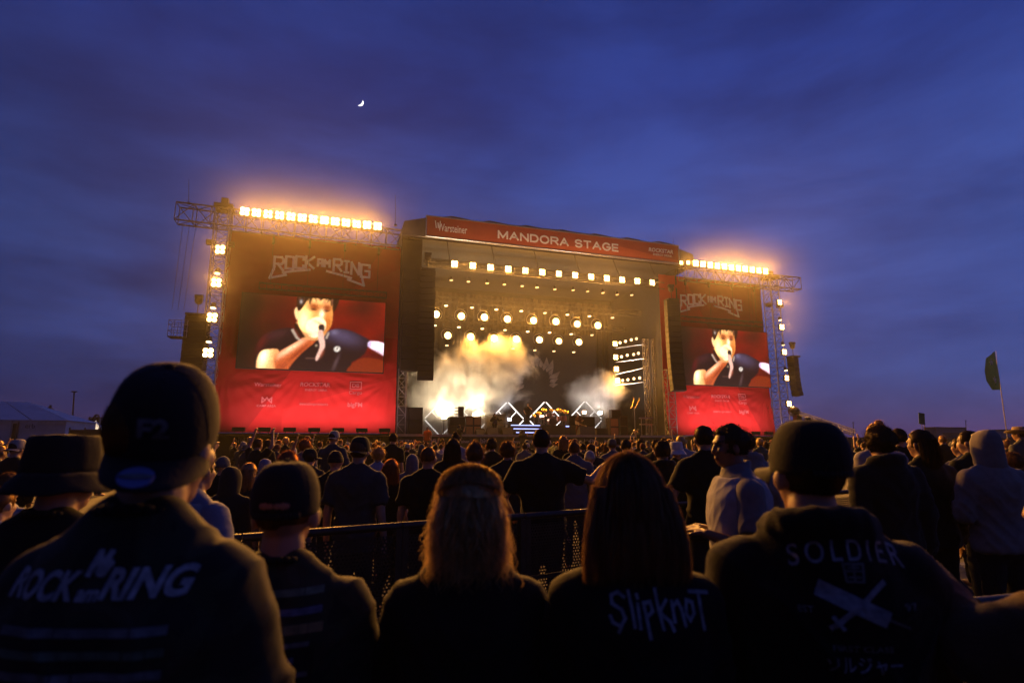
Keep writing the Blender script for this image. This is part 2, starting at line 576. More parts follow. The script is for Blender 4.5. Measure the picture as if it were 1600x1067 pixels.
# ------------------------------------------------------------------ title banner over the portal
BY = 41.4
def banner_mat(name, base, light, lines, sc=1.0, rough=0.75, weave=True):
    """printed cloth: flat base colour with big angular facets; lines = [(a, b, c, tone)]: tone used where a*x + b*z > c"""
    if name in MATS: return MATS[name]
    mt = bpy.data.materials.new(name)
    mt.use_nodes = True
    t = mt.node_tree
    b = t.nodes['Principled BSDF']
    b.inputs['Roughness'].default_value = rough
    b.inputs['Specular IOR Level'].default_value = 0.25
    tcn = t.nodes.new('ShaderNodeTexCoord')
    s = t.nodes.new('ShaderNodeSeparateXYZ')
    t.links.new(tcn.outputs['Object'], s.inputs[0])
    prev = None
    val = t.nodes.new('ShaderNodeRGB'); val.outputs[0].default_value = (*base, 1)
    prev = val.outputs[0]
    for (conds, tone) in lines:
        f = None
        for (a, bb, c) in conds:
            m1 = t.nodes.new('ShaderNodeMath'); m1.operation = 'MULTIPLY'; m1.inputs[1].default_value = a
            t.links.new(s.outputs['X'], m1.inputs[0])
            m2 = t.nodes.new('ShaderNodeMath'); m2.operation = 'MULTIPLY_ADD'; m2.inputs[1].default_value = bb
            t.links.new(s.outputs['Z'], m2.inputs[0]); t.links.new(m1.outputs[0], m2.inputs[2])
            m3 = t.nodes.new('ShaderNodeMath'); m3.operation = 'GREATER_THAN'; m3.inputs[1].default_value = c
            t.links.new(m2.outputs[0], m3.inputs[0])
            if f is None: f = m3.outputs[0]
            else:
                mm = t.nodes.new('ShaderNodeMath'); mm.operation = 'MULTIPLY'
                t.links.new(f, mm.inputs[0]); t.links.new(m3.outputs[0], mm.inputs[1]); f = mm.outputs[0]
        mx = t.nodes.new('ShaderNodeMix'); mx.data_type = 'RGBA'
        t.links.new(f, mx.inputs['Factor']); t.links.new(prev, mx.inputs['A'])
        mx.inputs['B'].default_value = (*tone, 1)
        prev = mx.outputs['Result']
    n = t.nodes.new('ShaderNodeTexNoise'); n.inputs['Scale'].default_value = 0.9; n.inputs['Detail'].default_value = 6
    t.links.new(tcn.outputs['Object'], n.inputs['Vector'])
    mr = t.nodes.new('ShaderNodeMapRange'); mr.inputs['To Min'].default_value = 0.78; mr.inputs['To Max'].default_value = 1.18
    t.links.new(n.outputs['Fac'], mr.inputs['Value'])
    mu = t.nodes.new('ShaderNodeMix'); mu.data_type = 'RGBA'; mu.blend_type = 'MULTIPLY'; mu.inputs['Factor'].default_value = 1
    t.links.new(prev, mu.inputs['A']); t.links.new(mr.outputs['Result'], mu.inputs['B'])
    t.links.new(mu.outputs['Result'], b.inputs['Base Color'])
    MATS[name] = mt
    return mt
tb = thing('title_banner', 'long red banner reading MANDORA STAGE along the front of the stage roof', 'banner', (17.4, BY, 17.3))
m = MB(); m.box2((6.28, BY, 17.38), (28.55, BY + 0.06, 18.98))
m.build('cloth', banner_mat('title_cloth', (0.40, 0.065, 0.04), None,
        [(((0.10, -1, -0.45), (-0.12, -1, -1.65)), (0.56, 0.11, 0.05))]), tb)
for z in (17.36, 19.0):
    m = MB(); m.tube((6.2, BY - 0.02, z), (28.62, BY - 0.02, z), 0.045); m.build('edge_pipe', M_alu, tb, True)
for xx in (6.22, 28.6):
    m = MB(); m.tube((xx, BY - 0.02, 17.36), (xx, BY - 0.02, 19.0), 0.045); m.build('edge_pipe', M_alu, tb, True)
pa, pb = onY(779, 372, BY), onY(965, 387, BY)
def arc(cx, cy_, rx, ry, a0, a1, n=10):
    return [(cx + rx * math.cos(R(a0 + (a1 - a0) * i / n)), cy_ + ry * math.sin(R(a0 + (a1 - a0) * i / n))) for i in range(n + 1)]
BOLD = {'M': (1.25, [[(0, 0), (0, 1), (.62, .12), (1.25, 1), (1.25, 0)]]), 'A': (1.15, [[(0, 0), (.575, 1), (1.15, 0)], [(.24, .33), (.91, .33)]]),
        'N': (1.05, [[(0, 0), (0, 1), (1.05, 0), (1.05, 1)]]), 'D': (1.05, [[(0, 0), (0, 1), (.5, 1)] + arc(.5, .5, .55, .5, 90, -90) + [(0, 0)]]),
        'O': (1.2, [arc(.6, .5, .6, .52, 0, 360, 22)]), 'R': (1.0, [[(0, 0), (0, 1), (.68, 1)] + arc(.68, .74, .3, .26, 90, -90, 8) + [(0, .48)], [(.55, .46), (1.0, 0)]]),
        'S': (.95, [arc(.48, .75, .44, .27, 20, 250, 10) + arc(.48, .25, .46, .27, 80, -160, 10)]), 'T': (1.0, [[(0, 1), (1.0, 1)], [(.5, 1), (.5, 0)]]),
        'G': (1.15, [arc(.6, .5, .58, .52, 40, 345, 18) + [(1.16, .46), (.68, .46)]]), 'E': (.85, [[(.85, 0), (0, 0), (0, 1), (.85, 1)], [(0, .5), (.78, .5)]]), ' ': (.35, [])}
_x, _S = 0.0, []
for ch in 'MANDORA STAGE':
    w_, segs = BOLD[ch]
    _S.append((ch, [[(_x + u, v) for u, v in s_] for s_ in segs]))
    _x += w_ + .42
_k = (pb.x - pa.x) / (_x - .42)
for ch, segs in _S:
    if segs:
        m = MB()
        strokes(m, segs, .25, lambda u, v, w: (pa.x + u * _k, BY - .012 - w, 17.86 + v * .56), .012)
        m.build('title_letter', M_print, tb)
pa, pb = onY(682, 357, BY), onY(730, 362, BY)
wall_text('sponsor_lettering', 'Warsteiner', ((pa.x + pb.x) / 2 + 0.05, BY, 18.18), pb.x - pa.x - 0.1, M_print, tb, bold=0.012, height=0.62)
m = MB(); strokes(m, [[(-0.18, 0.34), (-0.1, -0.2)], [(0.02, 0.2), (0.05, -0.2)], [(0.2, 0.34), (0.17, -0.2)]], 0.07, lambda u, v, w: (pa.x + 0.08 + u, BY - 0.016 - w, 18.3 + v))
m.build('sponsor_mark', M_print, tb)
wall_text('sponsor_lettering', 'ROCKSTAR', (26.8, BY, 18.35), 2.45, M_print, tb, bold=0.03, shear=0.15)
wall_text('sponsor_lettering', 'ENERGY DRINK', (26.95, BY, 17.95), 1.9, M_print, tb, bold=0.02)

# ------------------------------------------------------------------ wings: cloth, LED screen, trusses
M_strip = mat('pale_logo_print', (0.52, 0.13, 0.14), 0.7, var=0.05)
def wing_cloth(name, label, x0, x1, z0, z1, Y, lines, key):
    t = thing(name, label, 'banner', ((x0 + x1) / 2, Y, z0))
    m = MB()
    nx, nz = 90, 90
    vs = []
    for k in range(nz + 1):
        for j in range(nx + 1):
            u, w = j / nx, k / nz
            X, Z = x0 + (x1 - x0) * u, z0 + (z1 - z0) * w
            low = max(0.0, 1 - (Z - z0) / 5.5)
            # drag folds fanning from the lower corners and middle
            f = 0.0
            for (cx, cz, s, ph) in ((0.05, 0.30, 26, 0.3), (0.97, 0.28, 22, 1.7), (0.5, 0.33, 30, 2.2)):
                a = math.atan2((w - cz) * 1.3, u - cx)
                r = math.hypot((w - cz) * 1.3, u - cx)
                f += math.exp(-r * 3.2) * math.sin(a * s + ph) * min(1, r * 9)
            d = 0.05 * f + 0.05 * noise.noise(Vector((X * 0.5, Z * 0.9, key))) + 0.02 * noise.noise(Vector((X * 1.6 + Z, Z * 2.3, key + 4)))
            d += 0.012 * math.sin(Z * 6 + 2 * noise.noise(Vector((X * 0.6, Z * 0.4, 3)))) * (1 - low)
            vs.append((X, Y - d - 0.5 * low * 0.9, Z))
    fs = [(k * (nx + 1) + j, k * (nx + 1) + j + 1, (k + 1) * (nx + 1) + j + 1, (k + 1) * (nx + 1) + j) for k in range(nz) for j in range(nx)]
    m.add(vs, fs)
    c = m.build('cloth', banner_mat(name + '_print%d' % key, (0.30, 0.010, 0.012), None, lines), t)
    c.data.shade_smooth()
    return t, c
def cloth_pt(c, t, off=0.02):
    bv = BVHTree.FromPolygons([v.co + t.location for v in c.data.vertices], [p.vertices for p in c.data.polygons])
    def f(x, z, w=0.0):
        h = bv.ray_cast(Vector((x, 30, z)), Vector((0, 1, 0)))
        return (x, (h[0].y if h[0] else 42) - off - w, z)
    return f
LT = thing  # alias kept short for the two wings
# angular facets of the print, object coordinates (x from the wing's centre, z from its foot)
wl_t, wl_c = wing_cloth('wing_banner', 'tall red cloth with angular print covering the left wing of the stage', -7.55, 4.5, 2.46, 16.6, 42.45,
    [(((1.0, -0.62, -3.9), (-1.0, -0.1, -9)), (0.44, 0.014, 0.016)),
     (((0.33, -1.0, -2.1), (1, 0, -1.6)), (0.54, 0.020, 0.022)),
     (((0.62, -1.0, -8.7), (0, 1, 7)), (0.46, 0.05, 0.028))], 1)
wr_t, wr_c = wing_cloth('wing_banner', 'tall red cloth with angular print covering the right wing of the stage', 27.2, 38.2, 2.46, 16.6, 42.6,
    [(((-1.0, -0.5, -4.2),), (0.44, 0.014, 0.016)), (((-0.33, -1.0, -2.6), (-1, 0, -3)), (0.52, 0.018, 0.020))], 2)

def ram_logo(t, c, cx, cz, W):
    """the angular festival lettering on the upper cloth"""
    f0 = cloth_pt(c, t, 0.03)
    loc = parent_loc(t)
    k = W / 10.0
    S = []
    def L(x, y, w, h, segs, sk=0.12):
        for s in segs:
            S.append([(x + w * u + sk * h * v, y + h * v) for u, v in s])
    LET = {'R': [[(0, 0), (0, 1), (0.8, 1), (1, .85), (1, .6), (.8, .48), (0, .48)], [(.4, .48), (1, 0)]],
           'O': [[(0, 0), (0, 1), (1, 1), (1, 0), (0, 0)]], 'C': [[(1, .75), (1, 1), (0, 1), (0, 0), (1, 0), (1, .25)]],
           'K': [[(0, 0), (0, 1)], [(1, 1), (.1, .5), (1, 0)]], 'I': [[(.5, 0), (.5, 1)], [(.1, 1), (.9, 1)], [(.1, 0), (.9, 0)]],
           'N': [[(0, 0), (0, 1), (1, 0), (1, 1)]], 'G': [[(1, .8), (1, 1), (0, 1), (0, 0), (1, 0), (1, .5), (.5, .5)]],
           'A': [[(0, 0), (0, 1), (1, 1), (1, 0)], [(0, .45), (1, .45)]], 'M': [[(0, 0), (0, 1), (.5, .5), (1, 1), (1, 0)]]}
    def arch(x): return 0.55 - 0.026 * (x - 5) ** 2
    x = 0.2
    for ch, w, h in (('R', .95, 1.5), ('O', .8, 1.4), ('C', .8, 1.35), ('K', .85, 1.35), (' ', .1, 0), ('A', .45, .75), ('M', .55, .75), (' ', .1, 0), ('R', .85, 1.35), ('I', .6, 1.35), ('N', .85, 1.4), ('G', .95, 1.5)):
        if ch != ' ':
            y0 = arch(x) + (0.3 if h < 1 else 0)
            L(x, y0, w, h, LET[ch], 0.0)
        x += w + (0.27 if ch != ' ' else 0.1)
    # sweeping underline with lightning ends
    S.append([(0.25, 0.3), (-0.15, -1.05), (1.5, -0.55), (1.2, -0.3), (2.4, 0.0), (4.0, 0.28)])
    S.append([(9.75, 0.3), (10.1, -1.05), (8.3, -0.5), (8.6, -0.28), (7.3, 0.02), (5.9, 0.28)])
    m = MB()
    f = lambda u, v, w: f0(cx + (u - 5) * k, cz + v * k, w)
    strokes(m, S, 0.27, lambda u, v, w: f(u, v, w), 0.015)
    return m.build('festival_lettering', M_print, t)
a, b = onY(425, 418, 42.4), onY(568, 425, 42.4)
ram_logo(wl_t, wl_c, (a.x + b.x) / 2, 14.0, (b.x - a.x))
a, b = onY(1063, 470, 42.5), onY(1153, 475, 42.5)
ram_logo(wr_t, wr_c, (a.x + b.x) / 2, 13.95, (b.x - a.x))
def lower_logos(t, c, xs, z1, z2):
    f0 = cloth_pt(c, t, 0.03)
    def txt(b, x, z, w, **k):
        me = text_mesh(b, 1.0, k.get('bold', 0.012), 1.0, k.get('shear', 0))
        xv = [v.co.x for v in me.vertices]
        yv = [v.co.y for v in me.vertices]
        s = w / (max(xv) - min(xv))
        cx0, cy0 = (max(xv) + min(xv)) / 2, (max(yv) + min(yv)) / 2
        loc = parent_loc(t)
        for v in me.vertices:
            v.co = Vector(f0(x + (v.co.x - cx0) * s, z + (v.co.y - cy0) * s)) - loc
        link('sponsor_lettering', me, t, M_strip)
    txt('Warsteiner', xs[0], z1, 1.75)
    txt('ROCKSTAR', xs[1], z1 + 0.1, 2.0, bold=0.03, shear=0.15)
    txt('ENERGY DRINK', xs[1] + 0.1, z1 - 0.28, 1.5, bold=0.02)
    txt('DB', xs[2], z1 + 0.12, 0.5, bold=0.02)
    txt('Cargo', xs[2], z1 - 0.42, 0.9)
    m = MB()
    strokes(m, [[(-.38, -.26), (.38, -.26), (.38, .26), (-.38, .26), (-.38, -.26)]], 0.06, lambda u, v, w: f0(xs[2] + u, z1 + 0.12 + v, w))
    m.build('sponsor_frame', M_strip, t)
    txt('eventimpresents', xs[1], z2, 1.9)
    txt('bigFM', xs[2], z2, 1.0, bold=0.02)
    txt('CAMP AREA', xs[0], z2 - 0.15, 1.2)
    m = MB()
    strokes(m, [[(-.3, -.15), (-.3, .2), (-.12, 0), (0.0, .2), (.12, 0), (.3, .2), (.3, -.15)], [(-.3, -.15), (-.1, .02)], [(.3, -.15), (.1, .02)]], 0.08, lambda u, v, w: f0(xs[0] + u, z2 + 0.22 + v, w))
    m.build('sponsor_mark', M_strip, t)
lower_logos(wl_t, wl_c, [onY(418, 606, 42)[0], onY(492, 606, 42)[0], onY(556, 606, 42)[0]], 5.72, 4.42)
lower_logos(wr_t, wr_c, [onY(1085, 622, 42)[0], onY(1131, 624, 42)[0], onY(1165, 626, 42)[0]], 5.75, 4.5)
# ------------------------------------------------------------------ LED screens
def paint_picture(W=230, H=122):
    """close-up of a singer, painted as flat colour patches for the LED screen (linear light)"""
    yy, xx = np.mgrid[0:H, 0:W]
    X = 100 + 962 * (xx / (W - 1))
    Y = 610 - 490 * (yy / (H - 1)) + 0.02 * (X - 580)
    img = np.zeros((H, W, 3))
    bgv = 0.07 + 0.19 * np.clip((X - 150) / 500, 0, 1)
    nz = np.vectorize(lambda a, b: noise.noise(Vector((a * 0.006, b * 0.008, 2.0))))(X, Y)
    bgv = bgv * (1 + 0.7 * nz)
    img[..., 0] = bgv * 0.95
    img[..., 1] = bgv * 0.045 + 0.02 * np.clip(1 - (X - 100) / 300, 0, 1)
    img[..., 2] = 0.004
    def inside(poly):
        c = np.zeros(X.shape)
        for dx in (-1.5, 1.5):
            for dy in (-1.5, 1.5):
                px, py = X + dx, Y + dy
                r = np.zeros(X.shape, bool)
                n = len(poly)
                for i in range(n):
                    x0, y0 = poly[i]
                    x1, y1 = poly[(i + 1) % n]
                    if y0 == y1: continue
                    cond = ((y0 > py) != (y1 > py)) & (px < (x1 - x0) * (py - y0) / (y1 - y0) + x0)
                    r ^= cond
                c += r * 0.25
        return c
    def smooth_poly(p):
        q = []
        n = len(p)
        for i in range(n):
            a, b, c, d = [np.array(p[(i + k) % n], float) for k in (-1, 0, 1, 2)]
            for t in (0, .25, .5, .75):
                q.append(tuple(0.5 * (2 * b + (c - a) * t + (2 * a - 5 * b + 4 * c - d) * t * t + (3 * b - a - 3 * c + d) * t ** 3)))
        return q
    def fill(p, c, a=1.0, round_=True):
        mk = inside(smooth_poly(p) if round_ else p)[..., None] * a
        img[:] = img * (1 - mk) + np.array(c) * mk
        return mk[..., 0]
    def blob(cx, cy0, rx, ry, c, a=1.0, ang=0, mask=None, soft=1.0):
        ca, sa = math.cos(ang), math.sin(ang)
        u = ((X - cx) * ca + (Y - cy0) * sa) / rx
        v = (-(X - cx) * sa + (Y - cy0) * ca) / ry
        w = np.exp(-(u * u + v * v) * soft) * a
        if mask is not None: w = w * mask
        img[:] = img * (1 - w[..., None]) + np.array(c) * w[..., None]
    sh = fill([(205, 540), (212, 450), (260, 378), (350, 342), (430, 335), (480, 400), (570, 420), (640, 385), (680, 340), (760, 325), (850, 345), (962, 400), (950, 440), (930, 490), (880, 530), (838, 560), (825, 625), (340, 625), (225, 610)], (0.030, 0.010, 0.013))
    blob(770, 375, 140, 55, (0.15, 0.12, 0.21), 0.95, 0.25, sh)
    blob(715, 350, 25, 20, (0.34, 0.30, 0.45), 0.7, 0, sh)
    blob(330, 380, 90, 40, (0.11, 0.035, 0.045), 0.8, -0.3, sh)
    blob(735, 560, 12, 60, (0.20, 0.13, 0.14), 0.8, 0.35, sh)
    blob(240, 440, 30, 80, (0.20, 0.02, 0.02), 0.8, 0.4, sh)
    up = fill([(222, 560), (245, 495), (300, 478), (356, 484), (352, 560), (345, 625), (240, 625)], (1.3, 0.66, 0.28))
    blob(262, 530, 32, 70, (2.2, 1.8, 1.1), 0.95, 0.2, up)
    blob(340, 560, 12, 50, (0.6, 0.15, 0.05), 0.8, 0, up)
    fa = fill([(346, 530), (362, 492), (430, 448), (520, 385), (556, 340), (606, 375), (585, 425), (520, 485), (455, 560), (410, 625), (348, 625)], (0.78, 0.20, 0.06))
    blob(430, 470, 120, 20, (1.5, 0.95, 0.6), 0.95, -0.62, fa)
    blob(480, 500, 90, 12, (0.35, 0.06, 0.02), 0.8, -0.75, fa)
    blob(385, 590, 40, 22, (0.45, 0.09, 0.04), 0.6, -0.6, fa)
    nk = fill([(455, 330), (470, 280), (560, 300), (660, 320), (655, 370), (600, 410), (500, 395)], (0.95, 0.50, 0.22))
    fc = fill([(468, 240), (474, 170), (510, 118), (600, 108), (682, 120), (694, 200), (694, 285), (672, 338), (620, 382), (545, 372), (495, 345), (470, 300)], (1.25, 0.62, 0.20))
    blob(505, 280, 45, 90, (2.2, 1.7, 0.8), 0.95, 0, fc)
    blob(600, 140, 80, 22, (1.7, 1.1, 0.5), 0.7, 0, fc)
    blob(610, 330, 70, 40, (0.5, 0.16, 0.05), 0.6, 0, fc)
    blob(665, 290, 40, 70, (0.80, 0.26, 0.05), 0.9, 0, fc)
    blob(568, 180, 40, 24, (0.50, 0.09, 0.02), 0.95, 0.2, fc)
    blob(655, 185, 34, 24, (0.45, 0.07, 0.02), 0.95, -0.1, fc)
    blob(566, 200, 22, 8, (0.10, 0.01, 0.01), 1.0, 0.1, fc)
    blob(652, 206, 20, 8, (0.10, 0.01, 0.01), 1.0, -0.1, fc)
    blob(622, 232, 16, 30, (1.9, 1.6, 1.1), 0.95, 0, fc)
    blob(640, 150, 30, 10, (1.0, 0.35, 0.2), 0.6, 0.4, fc)
    e = fill([(440, 215), (452, 190), (478, 195), (484, 250), (470, 280), (450, 260)], (1.4, 0.95, 0.5))
    hair = (0.035, 0.008, 0.006)
    for p in ([(455, 190), (458, 110), (545, 105), (520, 140), (498, 180), (482, 205), (466, 215)], [(520, 104), (720, 108), (716, 190), (696, 205), (690, 150), (668, 128), (620, 118), (560, 120)],
              [(536, 104), (560, 104), (546, 140), (540, 168), (532, 150)], [(596, 104), (640, 104), (622, 128), (606, 134)], [(664, 108), (692, 108), (692, 152), (682, 172), (674, 136)]):
        fill(p, hair)
    for q in range(9):
        blob(470 + q * 27, 128 + (q * 37) % 23, 3, 14, (0.5, 0.2, 0.12), 0.7, 0.5 - q * .1)
    blob(480, 150, 9, 14, (0.9, 0.8, 0.75), 0.8)
    rs = np.random.default_rng(11)
    for q in range(70):                                    # wet strands over the brow and temples
        x0 = rs.uniform(462, 712)
        y0 = rs.uniform(106, 135)
        if 540 < x0 < 660 and rs.random() < .45: y0 -= 8
        blob(x0, y0, 2.2, rs.uniform(10, 26), (0.02, 0.006, 0.005) if rs.random() < .75 else (0.55, 0.25, 0.14), 0.9, rs.uniform(-.6, .6))
    hd = fill([(520, 330), (524, 292), (552, 266), (600, 250), (640, 266), (656, 300), (650, 335), (628, 362), (592, 392), (556, 388), (532, 362)], (1.7, 1.35, 0.85))
    for q in range(3):
        blob(600 + q * 18, 285 + q * 14, 40, 4, (0.9, 0.40, 0.18), 0.7, 0.35, hd)
    blob(545, 370, 28, 16, (0.9, 0.45, 0.2), 0.6, 0.5, hd)
    fill([(606, 310), (636, 300), (648, 330), (636, 352), (612, 346)], (0.05, 0.03, 0.03))
    fill([(600, 352), (630, 338), (642, 370), (657, 440), (646, 476), (612, 545), (598, 530), (622, 455), (612, 410)], (1.1, 0.72, 0.60))
    blob(640, 500, 10, 30, (0.5, 0.15, 0.08), 0.8, 0.4)
    for ln in ([(425, 345), (440, 335), (474, 392), (500, 412), (490, 420), (462, 402)], [(655, 395), (672, 350), (682, 356), (668, 400)]):
        fill(ln, (0.75, 0.60, 0.48), 0.9, False)
    fill([(446, 315), (462, 300), (500, 360), (520, 390), (492, 392), (462, 350)], (0.05, 0.008, 0.006))
    fill([(718, 462), (730, 448), (752, 448), (760, 466), (745, 482), (724, 480)], (1.1, 1.0, 0.9))
    blob(740, 462, 5, 12, (0.05, 0.03, 0.03), 1, 0.5)
    rt = fill([(950, 438), (968, 402), (1080, 424), (1080, 505), (1000, 470)], (1.5, 1.15, 1.3))
    blob(960, 430, 14, 30, (0.55, 0.5, 0.95), 0.8, 0.3, rt)
    blob(1010, 500, 60, 28, (0.16, 0.008, 0.004), 0.9, 0.3)
    fill([(822, 630), (850, 560), (920, 522), (1000, 524), (1080, 550), (1080, 630)], (0.34, 0.050, 0.006))
    for q in range(12):
        blob(535 + q * 6, 532, 2.5, 3, (0.7, 0.4, 0.3), 0.6)
    blob(598, 445, 7, 7, (0.9, 0.7, 0.5), 0.9)
    for _ in range(2):                                     # soften like an out-of-focus camera picture
        pd = np.pad(img, ((1, 1), (1, 1), (0, 0)), 'edge')
        img[:] = (pd[1:-1, 1:-1] * 2 + pd[:-2, 1:-1] + pd[2:, 1:-1] + pd[1:-1, :-2] + pd[1:-1, 2:]) / 6
    img *= 1 + 0.10 * np.random.default_rng(3).standard_normal(img.shape[:2])[..., None]
    fade = np.clip((X - 80) / 170, 0.25, 1)[..., None]
    return (img * fade) ** 1.3
PIC = paint_picture()
m_pic = bpy.data.materials.new('led_picture')
m_pic.use_nodes = True
_t = m_pic.node_tree
_b = _t.nodes['Principled BSDF']
_a = _t.nodes.new('ShaderNodeAttribute')
_a.attribute_name = 'picture'
_t.links.new(_a.outputs['Color'], _b.inputs['Emission Color'])
_b.inputs['Emission Strength'].default_value = 1.0
_b.inputs['Base Color'].default_value = (0.01, 0.01, 0.01, 1)
_b.inputs['Roughness'].default_value = 0.6
def led_screen(label, x0, x1, z0, z1, Y):
    t = thing('led_screen', label, 'screen', ((x0 + x1) / 2, Y, z0), 0, 'video screens beside the stage')
    m = MB(); m.box2((x0 - 0.06, Y, z0 - 0.06), (x1 + 0.06, Y + 0.25, z1 + 0.06)); m.build('frame', M_black, t)
    H, W = PIC.shape[:2]
    me = bpy.data.meshes.new('picture')
    vs = [(x0 + (x1 - x0) * i / (W - 1) - t.location.x, -0.012, (z1 - z0) * j / (H - 1)) for j in range(H) for i in range(W)]
    me.from_pydata(vs, [], [(j * W + i, j * W + i + 1, (j + 1) * W + i + 1, (j + 1) * W + i) for j in range(H - 1) for i in range(W - 1)])
    at = me.attributes.new('picture', 'FLOAT_COLOR', 'POINT')
    at.data.foreach_set('color', np.concatenate([PIC, np.ones((H, W, 1))], 2).astype(np.float32).ravel())
    me.update()
    link('picture', me, t, m_pic)
    # hanging truss and chains over the screen
    return t
led_screen('left LED screen with a close-up of a singer holding a microphone', -6.2, 3.45, 6.78, 11.95, 41.75)
led_screen('right LED screen with a close-up of a singer holding a microphone', 28.55, 37.85, 6.78, 11.8, 41.9)
for q, (x0, x1, Y, lab) in enumerate(((-5.2, 3.5, 41.8, 'thin dark truss hanging above the left LED screen'), (28.8, 37.6, 41.95, 'thin dark truss hanging above the right LED screen'))):
    t = truss('screen_truss', lab, 'truss', (x0, Y, 12.55), (x1, Y, 12.55), 0.28, 0.42, 18, 0.028, 0.012, M_bmetal, group='trusses above the screens')
    for k in range(4):
        xx = x0 + 0.7 + k * (x1 - x0 - 1.4) / 3
        m = MB(); m.tube((xx, Y, 12.75), (xx, Y, 16.4), 0.014, n=5); m.build('chain', M_bmetal, t)
        m = MB(); m.box((xx, Y, 15.9), (0.16, 0.16, 0.5)); m.build('chain_hoist', M_bmetal, t)

# ------------------------------------------------------------------ wing trusses and towers
truss('roof_truss', 'long lattice truss over the left wing with a bare end sticking out', 'truss', (-10.75, 42, 17.25), (4.4, 42, 17.0), 1.0, 1.25, 14, 0.055, 0.032, M_dalu, group='trusses on top of the wings')
truss('roof_truss', 'long lattice truss over the right wing with a bare end sticking out', 'truss', (29.2, 42, 16.75), (42.0, 42, 16.75), 1.0, 1.15, 13, 0.055, 0.032, M_dalu, group='trusses on top of the wings')
def tower(label, x, top, w):
    t = thing('truss_tower', label, 'tower', (x, 42.0, 0), 0, 'towers at the outer ends of the stage')
    truss('', '', '', (x, 42, 0.3), (x, 42, top), w, w, int(top / 0.75), 0.05, 0.024, M_alu, parent=t)
    m = MB(); m.box((x, 42, 0.15), (1.7, 1.7, 0.3)); m.build('base_plate', M_bmetal, t)
    m = MB(); m.box((x, 42, top + 0.12), (w + 0.25, w + 0.25, 0.24)); m.box((x, 42, top + 0.5), (0.45, 0.5, 0.55)); m.build('head_block', M_bmetal, t)
    m = MB(); m.box((x - 0.62, 41.7, top - 2.6), (0.5, 0.4, 0.3)); m.box((x + 0.62, 41.7, top - 2.6), (0.5, 0.4, 0.3)); m.build('hoist_motor', M_bmetal, t)
    m = MB()
    for k in range(3):
        m.tube((x - 1.7 - 0.4 * k, 42.1, 16.6), (x - 1.9 - 0.35 * k, 42.1, 10.5), 0.012, n=4)
    m.build('rigging_cable', M_bmetal, t)
    return t
tower('left lattice tower of the stage with a column of bright lamps', -7.85, 17.9, 0.95)
tower('right lattice tower of the stage with a column of bright lamps', 38.85, 17.0, 0.95)
# slender whip antennas on the roof line
for px, y0, y1, lab in ((295, 318, 280, 'thin whip antenna above the bare left truss end'), (618, 352, 305, 'thin whip antenna where left truss meets the roof'), (1052, 390, 372, 'short whip antenna at the right end of the roof banner')):
    a, b = onY(px, y0, 42.3), onY(px, y1, 42.3)
    t = thing('antenna', lab, 'antenna', a, 0, 'roof antennas')
    m = MB(); m.tube(a, b, 0.022, 0.012, 5); m.build('whip', M_bmetal, t)
    m = MB(); m.box(a, (0.2, 0.2, 0.12)); m.build('foot', M_bmetal, t)

# ------------------------------------------------------------------ lamps
WARM = (1.0, 0.41, 0.06)
M_lens = emit('lit_lens', (1.0, 0.58, 0.17), 15.0)
M_lens_small = emit('small_lit_lens', (1.0, 0.66, 0.30), 4.0)
M_lens_dim = emit('dim_lens', (1.0, 0.62, 0.28), 1.1)
M_house = mat('lamp_housing', (0.02, 0.019, 0.018), 0.4, 0.5)
P_BIG, P_MID = 4800.0, 2300.0
LIGHTS = {}
def light_data(key, power, color, radius=0.14, cone=165):
    if key not in LIGHTS:
        L = bpy.data.lights.new(key, 'SPOT')
        L.energy = power
        L.color = color
        L.shadow_soft_size = radius
        L.spot_size = R(cone)
        L.spot_blend = 1.0
        LIGHTS[key] = L
    return LIGHTS[key]
def add_light(parent, L, off=(0, -0.3, 0), aim=(0, -1, -0.2)):
    o = bpy.data.objects.new('lamp_light', L)
    col.objects.link(o)
    o.parent = parent
    o.location = off
    o.rotation_euler = Vector(aim).to_track_quat('-Z', 'Y').to_euler()
    return o
def proto_blinder():
    t = thing('blinder_lamp', '', 'lamp')
    m = MB(); m.box((0, 0.12, 0), (0.62, 0.24, 0.62)); m.build('housing', M_house, t)
    for sx in (-1, 1):
        for sz in (-1, 1):
            m = MB(); m.tube((sx * 0.145, 0.0, sz * 0.145), (sx * 0.145, -0.025, sz * 0.145), 0.143, n=16); m.build('lens', M_lens, t, True)
    m = MB(); m.path([(-0.36, 0.12, 0), (-0.36, 0.12, -0.42), (0.36, 0.12, -0.42), (0.36, 0.12, 0)], 0.025); m.build('bracket', M_house, t)
    return t
def proto_spot():
    t = thing('hanging_spotlight', '', 'lamp')
    m = MB(); m.tube((0, -0.1, 0), (0, 0.34, 0.05), 0.26, 0.17, 18); m.build('head', M_house, t, True)
    m = MB(); m.tube((0, -0.105, 0), (0, -0.13, 0), 0.2, n=18); m.build('lens', M_lens, t, True)
    m = MB()
    arc = [(0.36 * math.cos(a), 0.08, 0.08 + 0.36 * math.sin(a)) for a in [math.pi * (1.25 - 1.5 * k / 14) for k in range(15)]]
    m.path(arc, 0.022); m.build('yoke', M_alu, t, True)
    m = MB(); m.box((0, 0.08, 0.56), (0.42, 0.34, 0.2)); m.build('base', M_house, t)
    return t
def proto_oval(nm):
    t = thing(nm, '', 'lamp')
    m = MB(); m.tube((0, 0, 0), (0, 0.1, 0.3), 0.17, 0.13, 16); m.build('head', M_house, t, True)
    return t
BL, SP = proto_blinder(), proto_spot()
first = {id(BL): True, id(SP): True}
